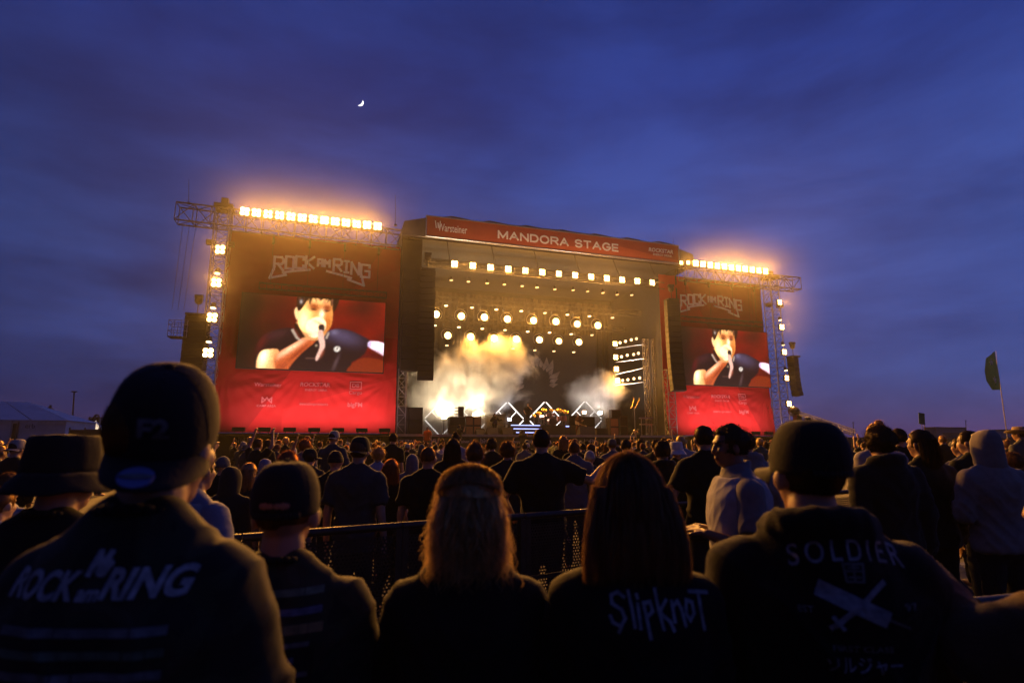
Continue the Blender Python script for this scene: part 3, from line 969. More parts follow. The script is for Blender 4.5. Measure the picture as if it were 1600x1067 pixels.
def place(proto, loc, label, group, L=None, scale=1.0, aim=(0, -1, -0.2), rx=0.0):
    if first[id(proto)]:
        first[id(proto)] = False
        o = proto
    else:
        o = copy_tree_nolight(proto)
    o.location = loc
    o.scale = (scale,) * 3
    o.rotation_euler = (rx, 0, 0)
    tag(o, label, 'lamp', group)
    if L is not None:
        v_ = random.Random(label)
        o.rotation_euler = (rx + v_.uniform(-.06, .06), v_.uniform(-.03, .03), v_.uniform(-.1, .1))
        add_light(o, LVAR(L, v_.randrange(3)), (0, -0.32, 0), aim)
    return o
def LVAR(L, i):
    """lamps age differently: three brightness grades of each beam"""
    key = L.name + '_grade%d' % i
    if key not in LIGHTS:
        c = L.copy(); c.name = key; c.energy = L.energy * (0.65, 1.0, 1.4)[i]; LIGHTS[key] = c
    return LIGHTS[key]
def copy_tree_nolight(o, parent=None):
    c = o.copy()
    col.objects.link(c)
    if parent is not None: c.parent = parent
    for ch in o.children:
        if ch.type != 'LIGHT':
            copy_tree_nolight(ch, c)
    return c
LB = light_data('blinder_beam', P_BIG, WARM)
LM = light_data('spot_beam', P_MID, WARM)
LP = light_data('portal_beam', 850.0, WARM)
LS = bpy.data.lights.new('banner_fill', 'POINT')      # point light added at each flood lamp to brighten the roof banner
LS.energy = 105.0
LS.color = (1.0, 0.5, 0.2)
LS.shadow_soft_size = 0.2
for i in range(13):
    p = onY(381 + (591 - 381) * i / 12, 332 + (356 - 332) * i / 12, 41.3)
    p = Vector((-6.45 + (2.6 + 6.45) * i / 12, 41.3, 17.65))
    place(BL, p, '%s bright lamp from the left on top of the left wing truss' % ORD[i], 'lamps along the left wing truss', LB)
for i in range(11):
    a, b = onY(1087, 411.5, 41.3), onY(1196, 424, 41.3)
    place(BL, a.lerp(b, i / 10), '%s bright lamp from the left on top of the right wing truss' % ORD[i], 'lamps along the right wing truss', LB, 0.92)
for k, (px, py) in enumerate(((1064.5, 410.5), (1075, 410.5))):
    place(BL, onY(px, py, 41.2), ['smaller lamp just right of the roof banner end', 'smaller lamp between roof banner and right wing lamp row'][k], 'small lamps by the roof banner', LM, 0.55)
for i in range(13):
    a, b = onY(710.3, 412.5, 40.4), onY(1019, 441.5, 40.4)
    _l = place(BL, a.lerp(b, i / 12), '%s bright lamp from the left in the row under the roof banner' % ORD[i], 'lamp row under the roof banner', LP, 0.82)
    add_light(_l, LS, (0, -0.4, 0))
_fb = thing('added_outrigger_bar', 'added dark bar in front of the roof carrying the bright lamp row', 'truss', (17, 40.75, 16.1))  # bar added so the lamps stand forward and their light reaches the banner
for k in range(2):
    m = MB(); m.tube((7.2, 40.8, onY(710, 412.5, 40.4).z - .3 + k * .55), (26.6, 40.8, onY(710, 412.5, 40.4).z - .3 + k * .55), .03, n=6); m.build('rail', M_bmetal, _fb)
for k in range(6):
    xx = 8 + k * 3.6
    m = MB(); m.tube((xx, 40.8, onY(710, 412.5, 40.4).z + .2), (xx, 42.0, 17.35), .03, n=5); m.build('hanger', M_bmetal, _fb)
for i, (px, py) in enumerate(((344, 390), (338, 441.5), (331.5, 496), (325, 551))):
    place(BL, onY(px, py, 41.2), '%s bright lamp from the top on the left lattice tower' % ORD[i], 'lamps down the left tower', LB, 1.05)
for i, (px, py) in enumerate(((1218.4, 472.4), (1221.7, 511), (1225.6, 550), (1229.5, 590.6), (1233, 630.5))):
    place(BL, onY(px, py, 41.2), '%s bright lamp from the top on the right lattice tower' % ORD[i], 'lamps down the right tower', LM, 0.8)
row1 = [(270, 573), (400, 582), (520, 588), (640, 597), (775, 605), (893, 610), (1003, 623), (1110, 630)]
row2 = [(220, 675), (330, 682), (450, 688), (572, 697), (687, 700), (807, 705), (908, 712), (1012, 717)]
for r_, rows, Y, nm in ((0, row1, 47.2, 'upper'), (1, row2, 50.2, 'lower')):
    for i, (x, y) in enumerate(rows):
        place(SP, onY(600 + x / 3.3333, 320 + y / 3.3333, Y), '%s hanging spotlight from the left in the %s row inside the stage' % (ORD[i], nm), 'hanging spotlights, %s row' % nm, LM, 1.5, (0, -1, -0.3))
# small fixtures whose lit lenses show as ovals
def oval_proto(nm, lensm):
    t = proto_oval(nm)
    m = MB(); m.tube((0, -0.01, -0.03), (0, -0.005, -0.005), 0.16, n=16); m.build('lens', lensm, t, True)
    first[id(t)] = True
    return t
OV = oval_proto('downlight', M_lens_small)
OD = oval_proto('dim_downlight', M_lens_dim)
for nm, Y, pts in (('top', 48.3, [(323, 525), (458, 535), (585, 545), (715, 553), (838, 563), (955, 572), (1070, 580), (1190, 588)]),
                   ('middle', 50.8, [(265, 628), (390, 637), (512, 645), (630, 652), (748, 660), (862, 665), (975, 673), (1083, 678)]),
                   ('bottom', 52.5, [(205, 725), (328, 732), (672, 748), (785, 757), (885, 762), (988, 767)])):
    for i, (x, y) in enumerate(pts):
        place(OV, onY(600 + x / 3.3333, 320 + y / 3.3333, Y), '%s small white downlight from the left in the %s row above the band' % (ORD[i], nm), 'small downlights, %s row' % nm, None, 1.0)
for i, (x, y) in enumerate([(350, 393), (440, 400), (537, 408), (627, 415), (720, 423), (797, 430), (890, 440), (985, 445), (1060, 451), (1140, 458), (1215, 467), (1290, 470)]):
    place(OD, onY(600 + x / 3.3333, 320 + y / 3.3333, 43.6), '%s dim downlight from the left just below the bright lamp row' % ORD[i], 'dim downlights under the lamp row', None, 0.9)
for i, (px, py) in enumerate(((339.5, 427), (333, 481), (326.5, 534))):
    place(OV, onY(px, py, 41.3), '%s small oval lamp from the top between the left tower lamps' % ORD[i], 'small lamps on the left tower', None, 1.1)
for i, (px, py) in enumerate(((1219, 500), (1223.8, 539), (1228, 578.6))):
    place(OV, onY(px, py, 41.3), '%s small oval lamp from the top between the right tower lamps' % ORD[i], 'small lamps on the right tower', None, 0.9)
# side ladder of lamps stage right
for i, (px, py) in enumerate(((961, 537), (962, 558), (963, 576.5), (965, 594.5))):
    place(BL, onY(px, py, 49.5), '%s bright lamp from the top on the ladder right of the smoke' % ORD[i], 'bright lamps on the side ladder', LM, 0.85, (-0.3, -1, -0.2))
sm = [(968.7, 535.5), (977.3, 533.3), (986.3, 531), (994.4, 529.2), (971, 557.4), (980, 555), (990, 553.8), (997.5, 552), (972.8, 594.3), (981, 593.2), (990.4, 591.6), (999.4, 590.5)]
RW = ['top', 'middle', 'bottom']
for i, (px, py) in enumerate(sm):
    place(OV, onY(px, py, 49.2 - 0.5 * (i % 4)), '%s small lamp along the %s bar of the side lighting ladder' % (ORD[i % 4], RW[i // 4]), 'small lamps on the side ladder', None, 0.85, rx=R(-65))
lt = thing('lighting_ladder', 'side lighting ladder of bars and truss at the right of the stage', 'ladder', (25.5, 48.5, DECK))
for py0, py1 in ((544, 538), (566, 560), (585, 575), (602, 597)):
    a, b = onY(962, py0, 49.7), onY(1006, py1, 47.5)
    m = MB(); m.tube(a, b, 0.05, n=6); m.build('bar', M_alu, lt, True)
for px in (1008, 1022):
    a = onY(px, 530, 46.8)
    truss('', '', '', (a.x, 46.8, DECK), (a.x, 46.8, a.z), 0.4, 0.4, 14, 0.035, 0.015, M_dalu, parent=lt)

# ------------------------------------------------------------------ line-array loudspeakers
M_grille = mat('speaker_grille', (0.008, 0.008, 0.009), 0.75, 0.0, var=0.4, scale=30)
M_cab = mat('speaker_cabinet', (0.007, 0.007, 0.008), 0.8, var=0.3)
def line_array(label, x, Y, ztop, n, h, w, curve, yaw):
    t = thing('line_array_speaker', label, 'loudspeaker', (x, Y, ztop - n * h), 0, 'hanging line-array loudspeakers')
    p = Vector((x, Y, ztop))
    ang = 0.0
    fwd = Vector((math.sin(yaw), -math.cos(yaw), 0))
    for k in range(n):
        ang += curve * (k / n) ** 1.6
        rot = Euler((-ang, 0, yaw), 'XYZ').to_quaternion()
        c = p + (rot @ Vector((0, 0, -h / 2)))
        mm = MB()
        rm = rot
        mm.box(c + rm @ Vector((0, 0.28, 0)), (w, 0.6, h * 0.94), rm)
        cab = mm.build('cabinet', M_cab, t)
        mm = MB(); mm.box(c + rm @ Vector((0, -0.035, 0)), (w * 0.95, 0.03, h * 0.84), rm); mm.build('grille', M_grille, cab, local=False)
        p = p + (rot @ Vector((0, 0, -h)))
    m = MB(); m.box((x, Y + 0.25, ztop + 0.08), (w * 0.9, 0.8, 0.14)); m.build('fly_frame', M_bmetal, t)
    m = MB(); m.tube((x, Y + 0.25, ztop + 0.1), (x, Y + 0.25, ztop + 1.2), 0.03, n=5); m.ell((x, Y + 0.25, ztop + 1.1), (0.26, 0.22, 0.3)); m.box((x, Y + 0.25, ztop + 1.35), (0.5, 0.3, 0.22)); m.build('chain_hoist', M_bmetal, t)
    return t
line_array('curved line-array loudspeaker hanging at the left edge of the stage opening', 6.45, 41.3, 14.6, 18, 0.46, 1.15, 0.06, R(-8))
line_array('straight line-array loudspeaker hanging at the right edge of the stage opening', 27.65, 41.2, 13.9, 17, 0.46, 1.2, 0.028, R(-6))
line_array('loudspeaker array hanging outside the left lattice tower', onY(303, 530, 41.5).x, 41.5, 10.1, 11, 0.46, 1.45, 0.02, R(-15))
line_array('loudspeaker array hanging outside the right lattice tower', 40.65, 41.6, 9.6, 8, 0.44, 0.95, 0.06, R(20))
# wide black speaker wall left of the opening and tower legs under it
t = thing('delay_speaker_stack', 'tall dark block of loudspeakers hung beside the left edge of the opening', 'loudspeaker', (5.35, 41.7, 7.0))
for k in range(9):
    m = MB(); m.box((5.3, 41.9, 7.4 + k * 0.86), (1.25, 0.7, 0.83)); m.build('cabinet', M_cab, t)
BKX = onY(281, 507, 41.8).x + 11.0
t = thing('basket_platform', 'small wire railed platform left of the hanging outer speaker', 'platform', (-11.2 + BKX, 41.8, 8.6))
m = MB(); m.box((-11.0 + BKX, 41.8, 8.6), (1.1, 0.9, 0.06)); m.build('floor_grid', M_bmetal, t)
m = MB()
for zz in (9.0, 9.4, 9.7):
    m.path([(-11.55 + BKX, 41.35, zz), (-10.45 + BKX, 41.35, zz), (-10.45 + BKX, 42.25, zz), (-11.55 + BKX, 42.25, zz), (-11.55 + BKX, 41.35, zz)], 0.02)
for xx in (-11.55 + BKX, -11.2 + BKX, -10.8 + BKX, -10.45 + BKX):
    m.tube((xx, 41.35, 8.6), (xx, 41.35, 9.7), 0.02, n=5)
    m.tube((xx, 42.25, 8.6), (xx, 42.25, 9.7), 0.02, n=5)
m.build('railing', M_alu, t)
truss('scaffold_truss', 'lattice scaffold leg under the left hanging speakers', 'truss', (4.95, 42.6, DECK), (4.95, 42.6, 7.2), 0.6, 0.6, 7, 0.04, 0.02, M_dalu, group='scaffold legs by the opening')
truss('scaffold_truss', 'lattice scaffold leg under the right hanging speakers', 'truss', (27.6, 42.4, DECK), (27.6, 42.4, 8), 0.7, 0.7, 8, 0.04, 0.02, M_dalu, group='scaffold legs by the opening')
t = thing('side_fill_stack', 'black subwoofer stack on the deck at the left edge of the opening', 'loudspeaker', (5.55, 42.6, DECK))
for k in range(2):
    for j in range(2):
        m = MB(); m.box((5.0 + j * 1.02, 42.75, DECK + 0.5 + k * 0.98), (1.0, 0.85, 0.96)); m.build('cabinet', M_cab, t)
        m = MB(); m.box((5.0 + j * 1.02, 42.31, DECK + 0.5 + k * 0.98), (0.9, 0.03, 0.86)); m.build('grille', M_grille, t)
# floor washlights that light the red cloth from below
LW = light_data('wash_beam', 360.0, (1.0, 0.55, 0.55), 0.2, 150)
for nm, x0, x1, Y, n in (('left', -5.5, 3.6, 40.1, 7), ('right', 29.2, 37.0, 40.2, 7)):
    for i in range(n):
        xx = x0 + (x1 - x0) * i / (n - 1)
        t = thing('floor_washlight', '%s flat black washlight from the left at the foot of the %s wing cloth' % (ORD[i], nm), 'lamp', (xx, Y, DECK), 0, 'floor washlights below the %s wing' % nm)
        m = MB(); m.box((xx, Y, DECK + 0.21), (0.75, 0.22, 0.26)); m.build('housing', M_house, t)
        m = MB(); m.tube((xx - 0.25, Y, DECK - 0.02), (xx - 0.25, Y, DECK + 0.1), 0.03); m.tube((xx + 0.25, Y, DECK - 0.02), (xx + 0.25, Y, DECK + 0.1), 0.03); m.build('foot', M_house, t)
        add_light(t, LW, (0, -0.05, 0.42), (0, 0.75, 1))
m = MB(); m.box2((-7.6, 39.7, DECK - 0.12), (4.4, SY - 0.07, DECK - 0.03)); m.build('washlight_shelf', M_bmetal, st)
m = MB(); m.box2((28.9, 39.7, DECK - 0.12), (39.6, SY - 0.07, DECK - 0.03)); m.build('washlight_shelf', M_bmetal, st)
# ------------------------------------------------------------------ people
def solid(mb, voxel, smooth=4, fac=0.5, name='body'):
    """one continuous skin around overlapping shapes"""
    me = mb.mesh('tmp')
    o = bpy.data.objects.new('tmp', me)
    r = o.modifiers.new('r', 'REMESH')
    r.mode = 'VOXEL'
    r.voxel_size = voxel
    r.use_smooth_shade = True
    s = o.modifiers.new('s', 'SMOOTH')
    s.iterations = smooth
    s.factor = fac
    res = evaluated(o)
    res.name = name
    bpy.data.objects.remove(o)
    bpy.data.meshes.remove(me)
    res.shade_smooth()
    return res
def wrinkle(me, amp, fx=7.0, fz=15.0, seed=0.0, fn=None):
    n = len(me.vertices)
    nor = [v.normal.copy() for v in me.vertices]
    for v, nn in zip(me.vertices, nor):
        p = v.co
        k = noise.noise(Vector((p.x * fx + seed, p.y * fx, p.z * fz + p.x * 5))) + 0.5 * noise.noise(Vector((p.x * fx * 2.3, p.y * fx * 2.3 + seed, p.z * fz * 1.7 - p.x * 9)))
        # sharper drawn folds running slantwise over the cloth
        q = noise.noise(Vector((p.x * fx * .9 + p.z * 4 + seed, p.y * fx * .8, p.z * fz * .75 - abs(p.x) * 10)))
        k += 1.5 * (max(0.0, 1 - abs(q) * 2.6) ** 2) - .35
        a = amp * (fn(p) if fn else 1.0)
        v.co = p + nn * (k * a)
    me.update()

def colour_mat(name, rough=0.85, var=0.25, scale=25, bump=0.3, bscale=120, sheen=0.0, default=(0.02, 0.02, 0.02), pattern=None):
    """cloth whose colour is the object's own colour"""
    if name in MATS: return MATS[name]
    m = bpy.data.materials.new(name)
    m.use_nodes = True
    t = m.node_tree
    b = t.nodes['Principled BSDF']
    b.inputs['Roughness'].default_value = rough
    b.inputs['Specular IOR Level'].default_value = 0.25
    b.inputs['Sheen Weight'].default_value = sheen
    b.inputs['Sheen Roughness'].default_value = 0.4
    oi = t.nodes.new('ShaderNodeObjectInfo')
    tcn = t.nodes.new('ShaderNodeTexCoord')
    n = t.nodes.new('ShaderNodeTexNoise'); n.inputs['Scale'].default_value = scale; n.inputs['Detail'].default_value = 4
    t.links.new(tcn.outputs['Object'], n.inputs['Vector'])
    mr = t.nodes.new('ShaderNodeMapRange'); mr.inputs['To Min'].default_value = 1 - var; mr.inputs['To Max'].default_value = 1 + var
    t.links.new(n.outputs['Fac'], mr.inputs['Value'])
    mu = t.nodes.new('ShaderNodeMix'); mu.data_type = 'RGBA'; mu.blend_type = 'MULTIPLY'; mu.inputs['Factor'].default_value = 1
    t.links.new(oi.outputs['Color'], mu.inputs['A']); t.links.new(mr.outputs['Result'], mu.inputs['B'])
    t.links.new(mu.outputs['Result'], b.inputs['Base Color'])
    n2 = t.nodes.new('ShaderNodeTexNoise'); n2.inputs['Scale'].default_value = bscale
    t.links.new(tcn.outputs['Object'], n2.inputs['Vector'])
    bp = t.nodes.new('ShaderNodeBump'); bp.inputs['Strength'].default_value = bump; bp.inputs['Distance'].default_value = 0.004
    t.links.new(n2.outputs['Fac'], bp.inputs['Height']); t.links.new(bp.outputs['Normal'], b.inputs['Normal'])
    MATS[name] = m
    return m
M_cloth = colour_mat('cloth', sheen=0.06)
M_fleece = colour_mat('fleece', rough=0.95, bump=0.8, bscale=260, sheen=0.2)
def camo_mat():
    m = bpy.data.materials.new('camouflage_cloth')
    m.use_nodes = True
    t = m.node_tree
    b = t.nodes['Principled BSDF']
    b.inputs['Roughness'].default_value = 0.85
    b.inputs['Sheen Weight'].default_value = 0.05
    tcn = t.nodes.new('ShaderNodeTexCoord')
    n = t.nodes.new('ShaderNodeTexNoise'); n.inputs['Scale'].default_value = 9; n.inputs['Detail'].default_value = 2; n.inputs['Distortion'].default_value = 0.8
    t.links.new(tcn.outputs['Object'], n.inputs['Vector'])
    r = t.nodes.new('ShaderNodeValToRGB'); r.color_ramp.interpolation = 'CONSTANT'
    e = r.color_ramp.elements
    e[0].position = 0; e[0].color = (0.008, 0.008, 0.007, 1)
    e[1].position = 0.62; e[1].color = (0.04, 0.033, 0.024, 1)
    for p, c in ((0.44, (0.02, 0.023, 0.013, 1)), (0.54, (0.028, 0.02, 0.012, 1))):
        x = e.new(p); x.color = c
    t.links.new(n.outputs['Fac'], r.inputs['Fac']); t.links.new(r.outputs['Color'], b.inputs['Base Color'])
    return m
M_camo = camo_mat()
def hair_mat(name, c, tr=0.45):
    if name in MATS: return MATS[name]
    m = bpy.data.materials.new(name)
    m.use_nodes = True
    t = m.node_tree
    t.nodes.clear()
    o = t.nodes.new('ShaderNodeOutputMaterial')
    d = t.nodes.new('ShaderNodeBsdfDiffuse'); tl = t.nodes.new('ShaderNodeBsdfTranslucent'); gl = t.nodes.new('ShaderNodeBsdfGlossy')
    tcn = t.nodes.new('ShaderNodeTexCoord')
    mp_ = t.nodes.new('ShaderNodeMapping'); mp_.inputs['Scale'].default_value = (90, 90, 9)
    n = t.nodes.new('ShaderNodeTexNoise'); n.inputs['Scale'].default_value = 1.0
    t.links.new(tcn.outputs['Object'], mp_.inputs[0]); t.links.new(mp_.outputs[0], n.inputs['Vector'])
    r = t.nodes.new('ShaderNodeValToRGB')
    r.color_ramp.elements[0].position = 0.3; r.color_ramp.elements[1].position = 0.7
    r.color_ramp.elements[0].color = (c[0] * .5, c[1] * .5, c[2] * .5, 1)
    r.color_ramp.elements[1].color = (c[0] * 1.4, c[1] * 1.4, c[2] * 1.4, 1)
    t.links.new(n.outputs['Fac'], r.inputs['Fac'])
    for q in (d, tl): t.links.new(r.outputs['Color'], q.inputs['Color'])
    gl.inputs['Roughness'].default_value = 0.38
    gl.inputs['Color'].default_value = (min(1, c[0] * 1.5 + .12), min(1, c[1] * 1.5 + .1), min(1, c[2] * 1.5 + .08), 1)
    m1 = t.nodes.new('ShaderNodeMixShader'); m1.inputs[0].default_value = tr
    m2 = t.nodes.new('ShaderNodeMixShader'); m2.inputs[0].default_value = 0.18
    t.links.new(d.outputs[0], m1.inputs[1]); t.links.new(tl.outputs[0], m1.inputs[2])
    t.links.new(m1.outputs[0], m2.inputs[1]); t.links.new(gl.outputs[0], m2.inputs[2])
    t.links.new(m2.outputs[0], o.inputs['Surface'])
    MATS[name] = m
    return m
HAIR = {'black': hair_mat('black_hair', (0.03, 0.02, 0.014)), 'brown': hair_mat('brown_hair', (0.13, 0.062, 0.026)),
        'auburn': hair_mat('auburn_hair', (0.26, 0.085, 0.03)), 'blond': hair_mat('blond_hair', (0.70, 0.48, 0.22), .6), 'fair': hair_mat('fair_hair', (0.38, 0.23, 0.10))}
def skin_mat():
    m = bpy.data.materials.new('skin')
    m.use_nodes = True
    t = m.node_tree
    b = t.nodes['Principled BSDF']
    a = t.nodes.new('ShaderNodeAttribute'); a.attribute_name = 'tone'
    oi = t.nodes.new('ShaderNodeObjectInfo')
    mu = t.nodes.new('ShaderNodeMix'); mu.data_type = 'RGBA'; mu.blend_type = 'MULTIPLY'; mu.inputs['Factor'].default_value = 1
    t.links.new(a.outputs['Color'], mu.inputs['A']); t.links.new(oi.outputs['Color'], mu.inputs['B'])
    t.links.new(mu.outputs['Result'], b.inputs['Base Color'])
    b.inputs['Roughness'].default_value = 0.5
    b.inputs['Subsurface Weight'].default_value = 0.08
    b.inputs['Subsurface Radius'].default_value = (0.02, 0.008, 0.004)
    return m
M_skin = skin_mat()
SKIN_T = [(0.44, 0.25, 0.17), (0.40, 0.22, 0.15), (0.48, 0.29, 0.20), (0.24, 0.12, 0.075)]

ARMS = {  # elbow, wrist offsets from the shoulder for the right side (+X), facing +Y; curl direction
    'down': ((0.055, -0.03, -0.29), (0.075, 0.03, -0.54), (0, .15, -1)),
    'rail': ((0.045, 0.08, -0.27), (0.0, 0.32, -0.27), (-.2, 1, -.1)),
    'hip': ((0.14, -0.04, -0.25), (0.05, 0.08, -0.44), (-.6, .6, -.5)),
    'front': ((0.06, 0.02, -0.28), (-0.07, 0.22, -0.22), (-.9, .4, .1)),
    'up': ((0.12, 0.10, 0.22), (0.06, 0.16, 0.46), (-.1, .15, 1)),
    'half': ((0.12, 0.12, -0.12), (0.08, 0.26, 0.12), (-.1, .25, 1)),
    'out': ((0.24, 0.03, -0.10), (0.36, 0.20, 0.02), (.6, .6, .4)),
    'mic': ((0.12, 0.16, -0.16), (-0.10, 0.24, 0.06), (-.7, .1, .7)),
    'raise': ((0.10, 0.12, -0.07), (0.0, 0.33, 0.05), (-.3, 1, .2)),
    'strum': ((0.14, -0.02, -0.24), (0.0, 0.18, -0.32), (-1, .3, -.1)),
    'fret': ((0.16, 0.06, -0.22), (0.34, 0.26, -0.14), (.5, .5, .6)),
}
def arm_points(spec, side, shw):
    e, w, d = ARMS[spec]
    sh = Vector((side * shw, -0.012, 1.392))
    el = sh + Vector((side * e[0], e[1], e[2]))
    wr = sh + Vector((side * w[0], w[1], w[2]))
    return sh, el, wr, Vector((side * d[0], d[1], d[2])).normalized()
def hand(mb, wr, d, side, fist=False):
    lat = Vector((0, 0, 1)).cross(d)
    if lat.length < 0.3: lat = Vector((0, 1, 0))
    lat.normalize()
    nrm = d.cross(lat).normalized()
    q = Matrix((lat, d, nrm)).transposed().to_quaternion()
    mb.ell(wr + d * 0.05, (0.041, 0.055, 0.017), q)
    for k, L in ((-1.5, .062), (-.5, .075), (.5, .08), (1.5, .07)):
        b = wr + d * 0.088 + lat * (k * 0.0205)
        c1 = -0.5 if not fist else -1.2
        p1 = b + (d * math.cos(0.25) + nrm * c1 * 0.35) .normalized() * L * 0.5
        p2 = p1 + (d * (0.75 if not fist else -0.3) + nrm * c1 * 0.8).normalized() * L * 0.55
        mb.cap(b, p1, 0.0095, 0.009)
        mb.cap(p1, p2, 0.009, 0.0078)
    s = -side
    b = wr + d * 0.025 + lat * (s * 0.03)
    p1 = b + (d * 0.65 + lat * s * 0.7 - nrm * .2).normalized() * 0.042
    p2 = p1 + (d * 0.95 + lat * s * 0.15 - nrm * .3).normalized() * 0.034
    mb.cap(b, p1, 0.0125, 0.0105)
    mb.cap(p1, p2, 0.0105, 0.0085)

TORSO = [(0.84, .150, .102, 0), (0.93, .168, .112, -.004), (1.04, .148, .098, 0), (1.14, .152, .102, .004), (1.26, .174, .116, -.002), (1.36, .180, .112, -.010), (1.42, .160, .092, -.014), (1.47, .118, .076, -.014), (1.515, .072, .064, -.008)]
HEADC = Vector((0, 0.022, 1.645))
class Pose:
    def __init__(s, H=1.75, b=1.0, arms=('down', 'down'), turn=0.0, nod=0.0, female=False, lean=0.0, shw=None, legs='stand', head=1.0):
        s.H, s.b, s.arms, s.turn, s.nod, s.female, s.lean, s.legs, s.head = H, b, arms, turn, nod, female, lean, legs, head
        s.k = H / 1.75
        s.shw = (0.185 if not female else 0.165) * (0.55 + 0.45 * b) if shw is None else shw
    def headm(s):
        return Matrix.Translation(HEADC) @ Euler((s.nod, 0, s.turn), 'XYZ').to_matrix().to_4x4() @ Matrix.Scale(s.head, 4)
    def fin(s):
        """posture applied to every mesh of the person: lean about the hip, then size"""
        return Matrix.Scale(s.k, 4) @ Matrix.Translation((0, 0, .9)) @ Euler((s.lean, 0, 0)).to_matrix().to_4x4() @ Matrix.Translation((0, 0, -.9))
def apply(me, M):
    me.transform(M)
    me.update()
    return me
def leg_pts(ps):
    if ps.legs == 'wide':
        return [[Vector((sd * .09, 0, .9)), Vector((sd * .24, .06 * sd + .06, .50)), Vector((sd * .34, -.06, .08))] for sd in (-1, 1)]
    return [[Vector((sd * .088, 0, .9)), Vector((sd * .098, .015, .49)), Vector((sd * .11, -.025, .08))] for sd in (-1, 1)]
def body_mesh(ps, voxel):
    mb = MB()
    b = ps.b
    f = ps.female
    mb.loft([(0, y, z, rx * (0.5 + 0.5 * b) * (0.93 if f and z > 1.1 else 1.0), ry * b * 0.98) for z, rx, ry, y in TORSO])
    for L in leg_pts(ps):
        mb.cap(L[0], L[1], .086 * b, .056)
        mb.cap(L[1], L[2], .056, .038)
        mb.ell(L[1] + (L[2] - L[1]) * .3 + Vector((0, -.02, 0)), (.045, .05, .11))
        mb.ell(L[2] + Vector((0, .06, -.035)), (.045, .125, .042))
    for sd, a in ((-1, ps.arms[0]), (1, ps.arms[1])):
        sh, el, wr, d = arm_points(a, sd, ps.shw)
        mb.ell(sh, (.056 * b, .056 * b, .056))
        mb.cap((sd * .03, -.02, 1.495), sh + Vector((sd * -.02, -.005, .012)), .046, .05)
        mb.cap(sh, el, .052 * (.4 + .6 * b), .040)
        mb.cap(el, wr, .041, .027)
        hand(mb, wr, d, sd, a in ('up', 'mic', 'strum'))
    mb.cap((0, -.012, 1.43), (0, .008, 1.56), .061 * (.6 + .4 * b), .056 * (.7 + .3 * b))
    mb.ell((-.07, -.02, 1.45), (.08, .05, .04)); mb.ell((.07, -.02, 1.45), (.08, .05, .04))
    hm_ = ps.headm()
    h = MB()
    h.ell((0, -.008, .015), (.075, .094, .092), nu=20, nv=14)
    h.ell((0, .03, -.03), (.061, .062, .085))
    h.ell((0, .042, -.088), (.043, .043, .034))
    h.cap((0, .084, .008), (0, .1, -.034), .009, .0135)
    h.ell((0, .098, -.036), (.017, .014, .011))
    h.ell((0, .084, -.070), (.024, .012, .010))
    h.ell((0, .078, .022), (.052, .016, .011))
    h.ell((-.036, .07, -.03), (.02, .02, .025)); h.ell((.036, .07, -.03), (.02, .02, .025))
    for sd in (-1, 1):
        h.ell((sd * .078, -.006, -.018), (.011, .024, .034), Euler((0.2, 0, sd * -.35)))
    mb.add([hm_ @ Vector(v) for v in h.v], h.f)
    me = solid(mb, voxel, 3, 0.5)
    inv = hm_.inverted()
    at = me.attributes.new('tone', 'FLOAT_COLOR', 'POINT')
    arr = np.ones((len(me.vertices), 4), np.float32)
    for i, v in enumerate(me.vertices):
        if v.co.z < 1.45: continue
        p = inv @ v.co
        if p.y > 0.05:
            ex = min((Vector((p.x - sd * .031, 0, p.z - .002)).length for sd in (-1, 1)))
            if ex < .014: arr[i, :3] = (.25, .2, .2)
            elif abs(p.z - .024) < .007 and .012 < abs(p.x) < .052: arr[i, :3] = (.25, .2, .17)
            elif abs(p.z + .071) < .010 and abs(p.x) < .024: arr[i, :3] = (.8, .5, .5)
    at.data.foreach_set('color', arr.ravel())
    return apply(me, ps.fin())
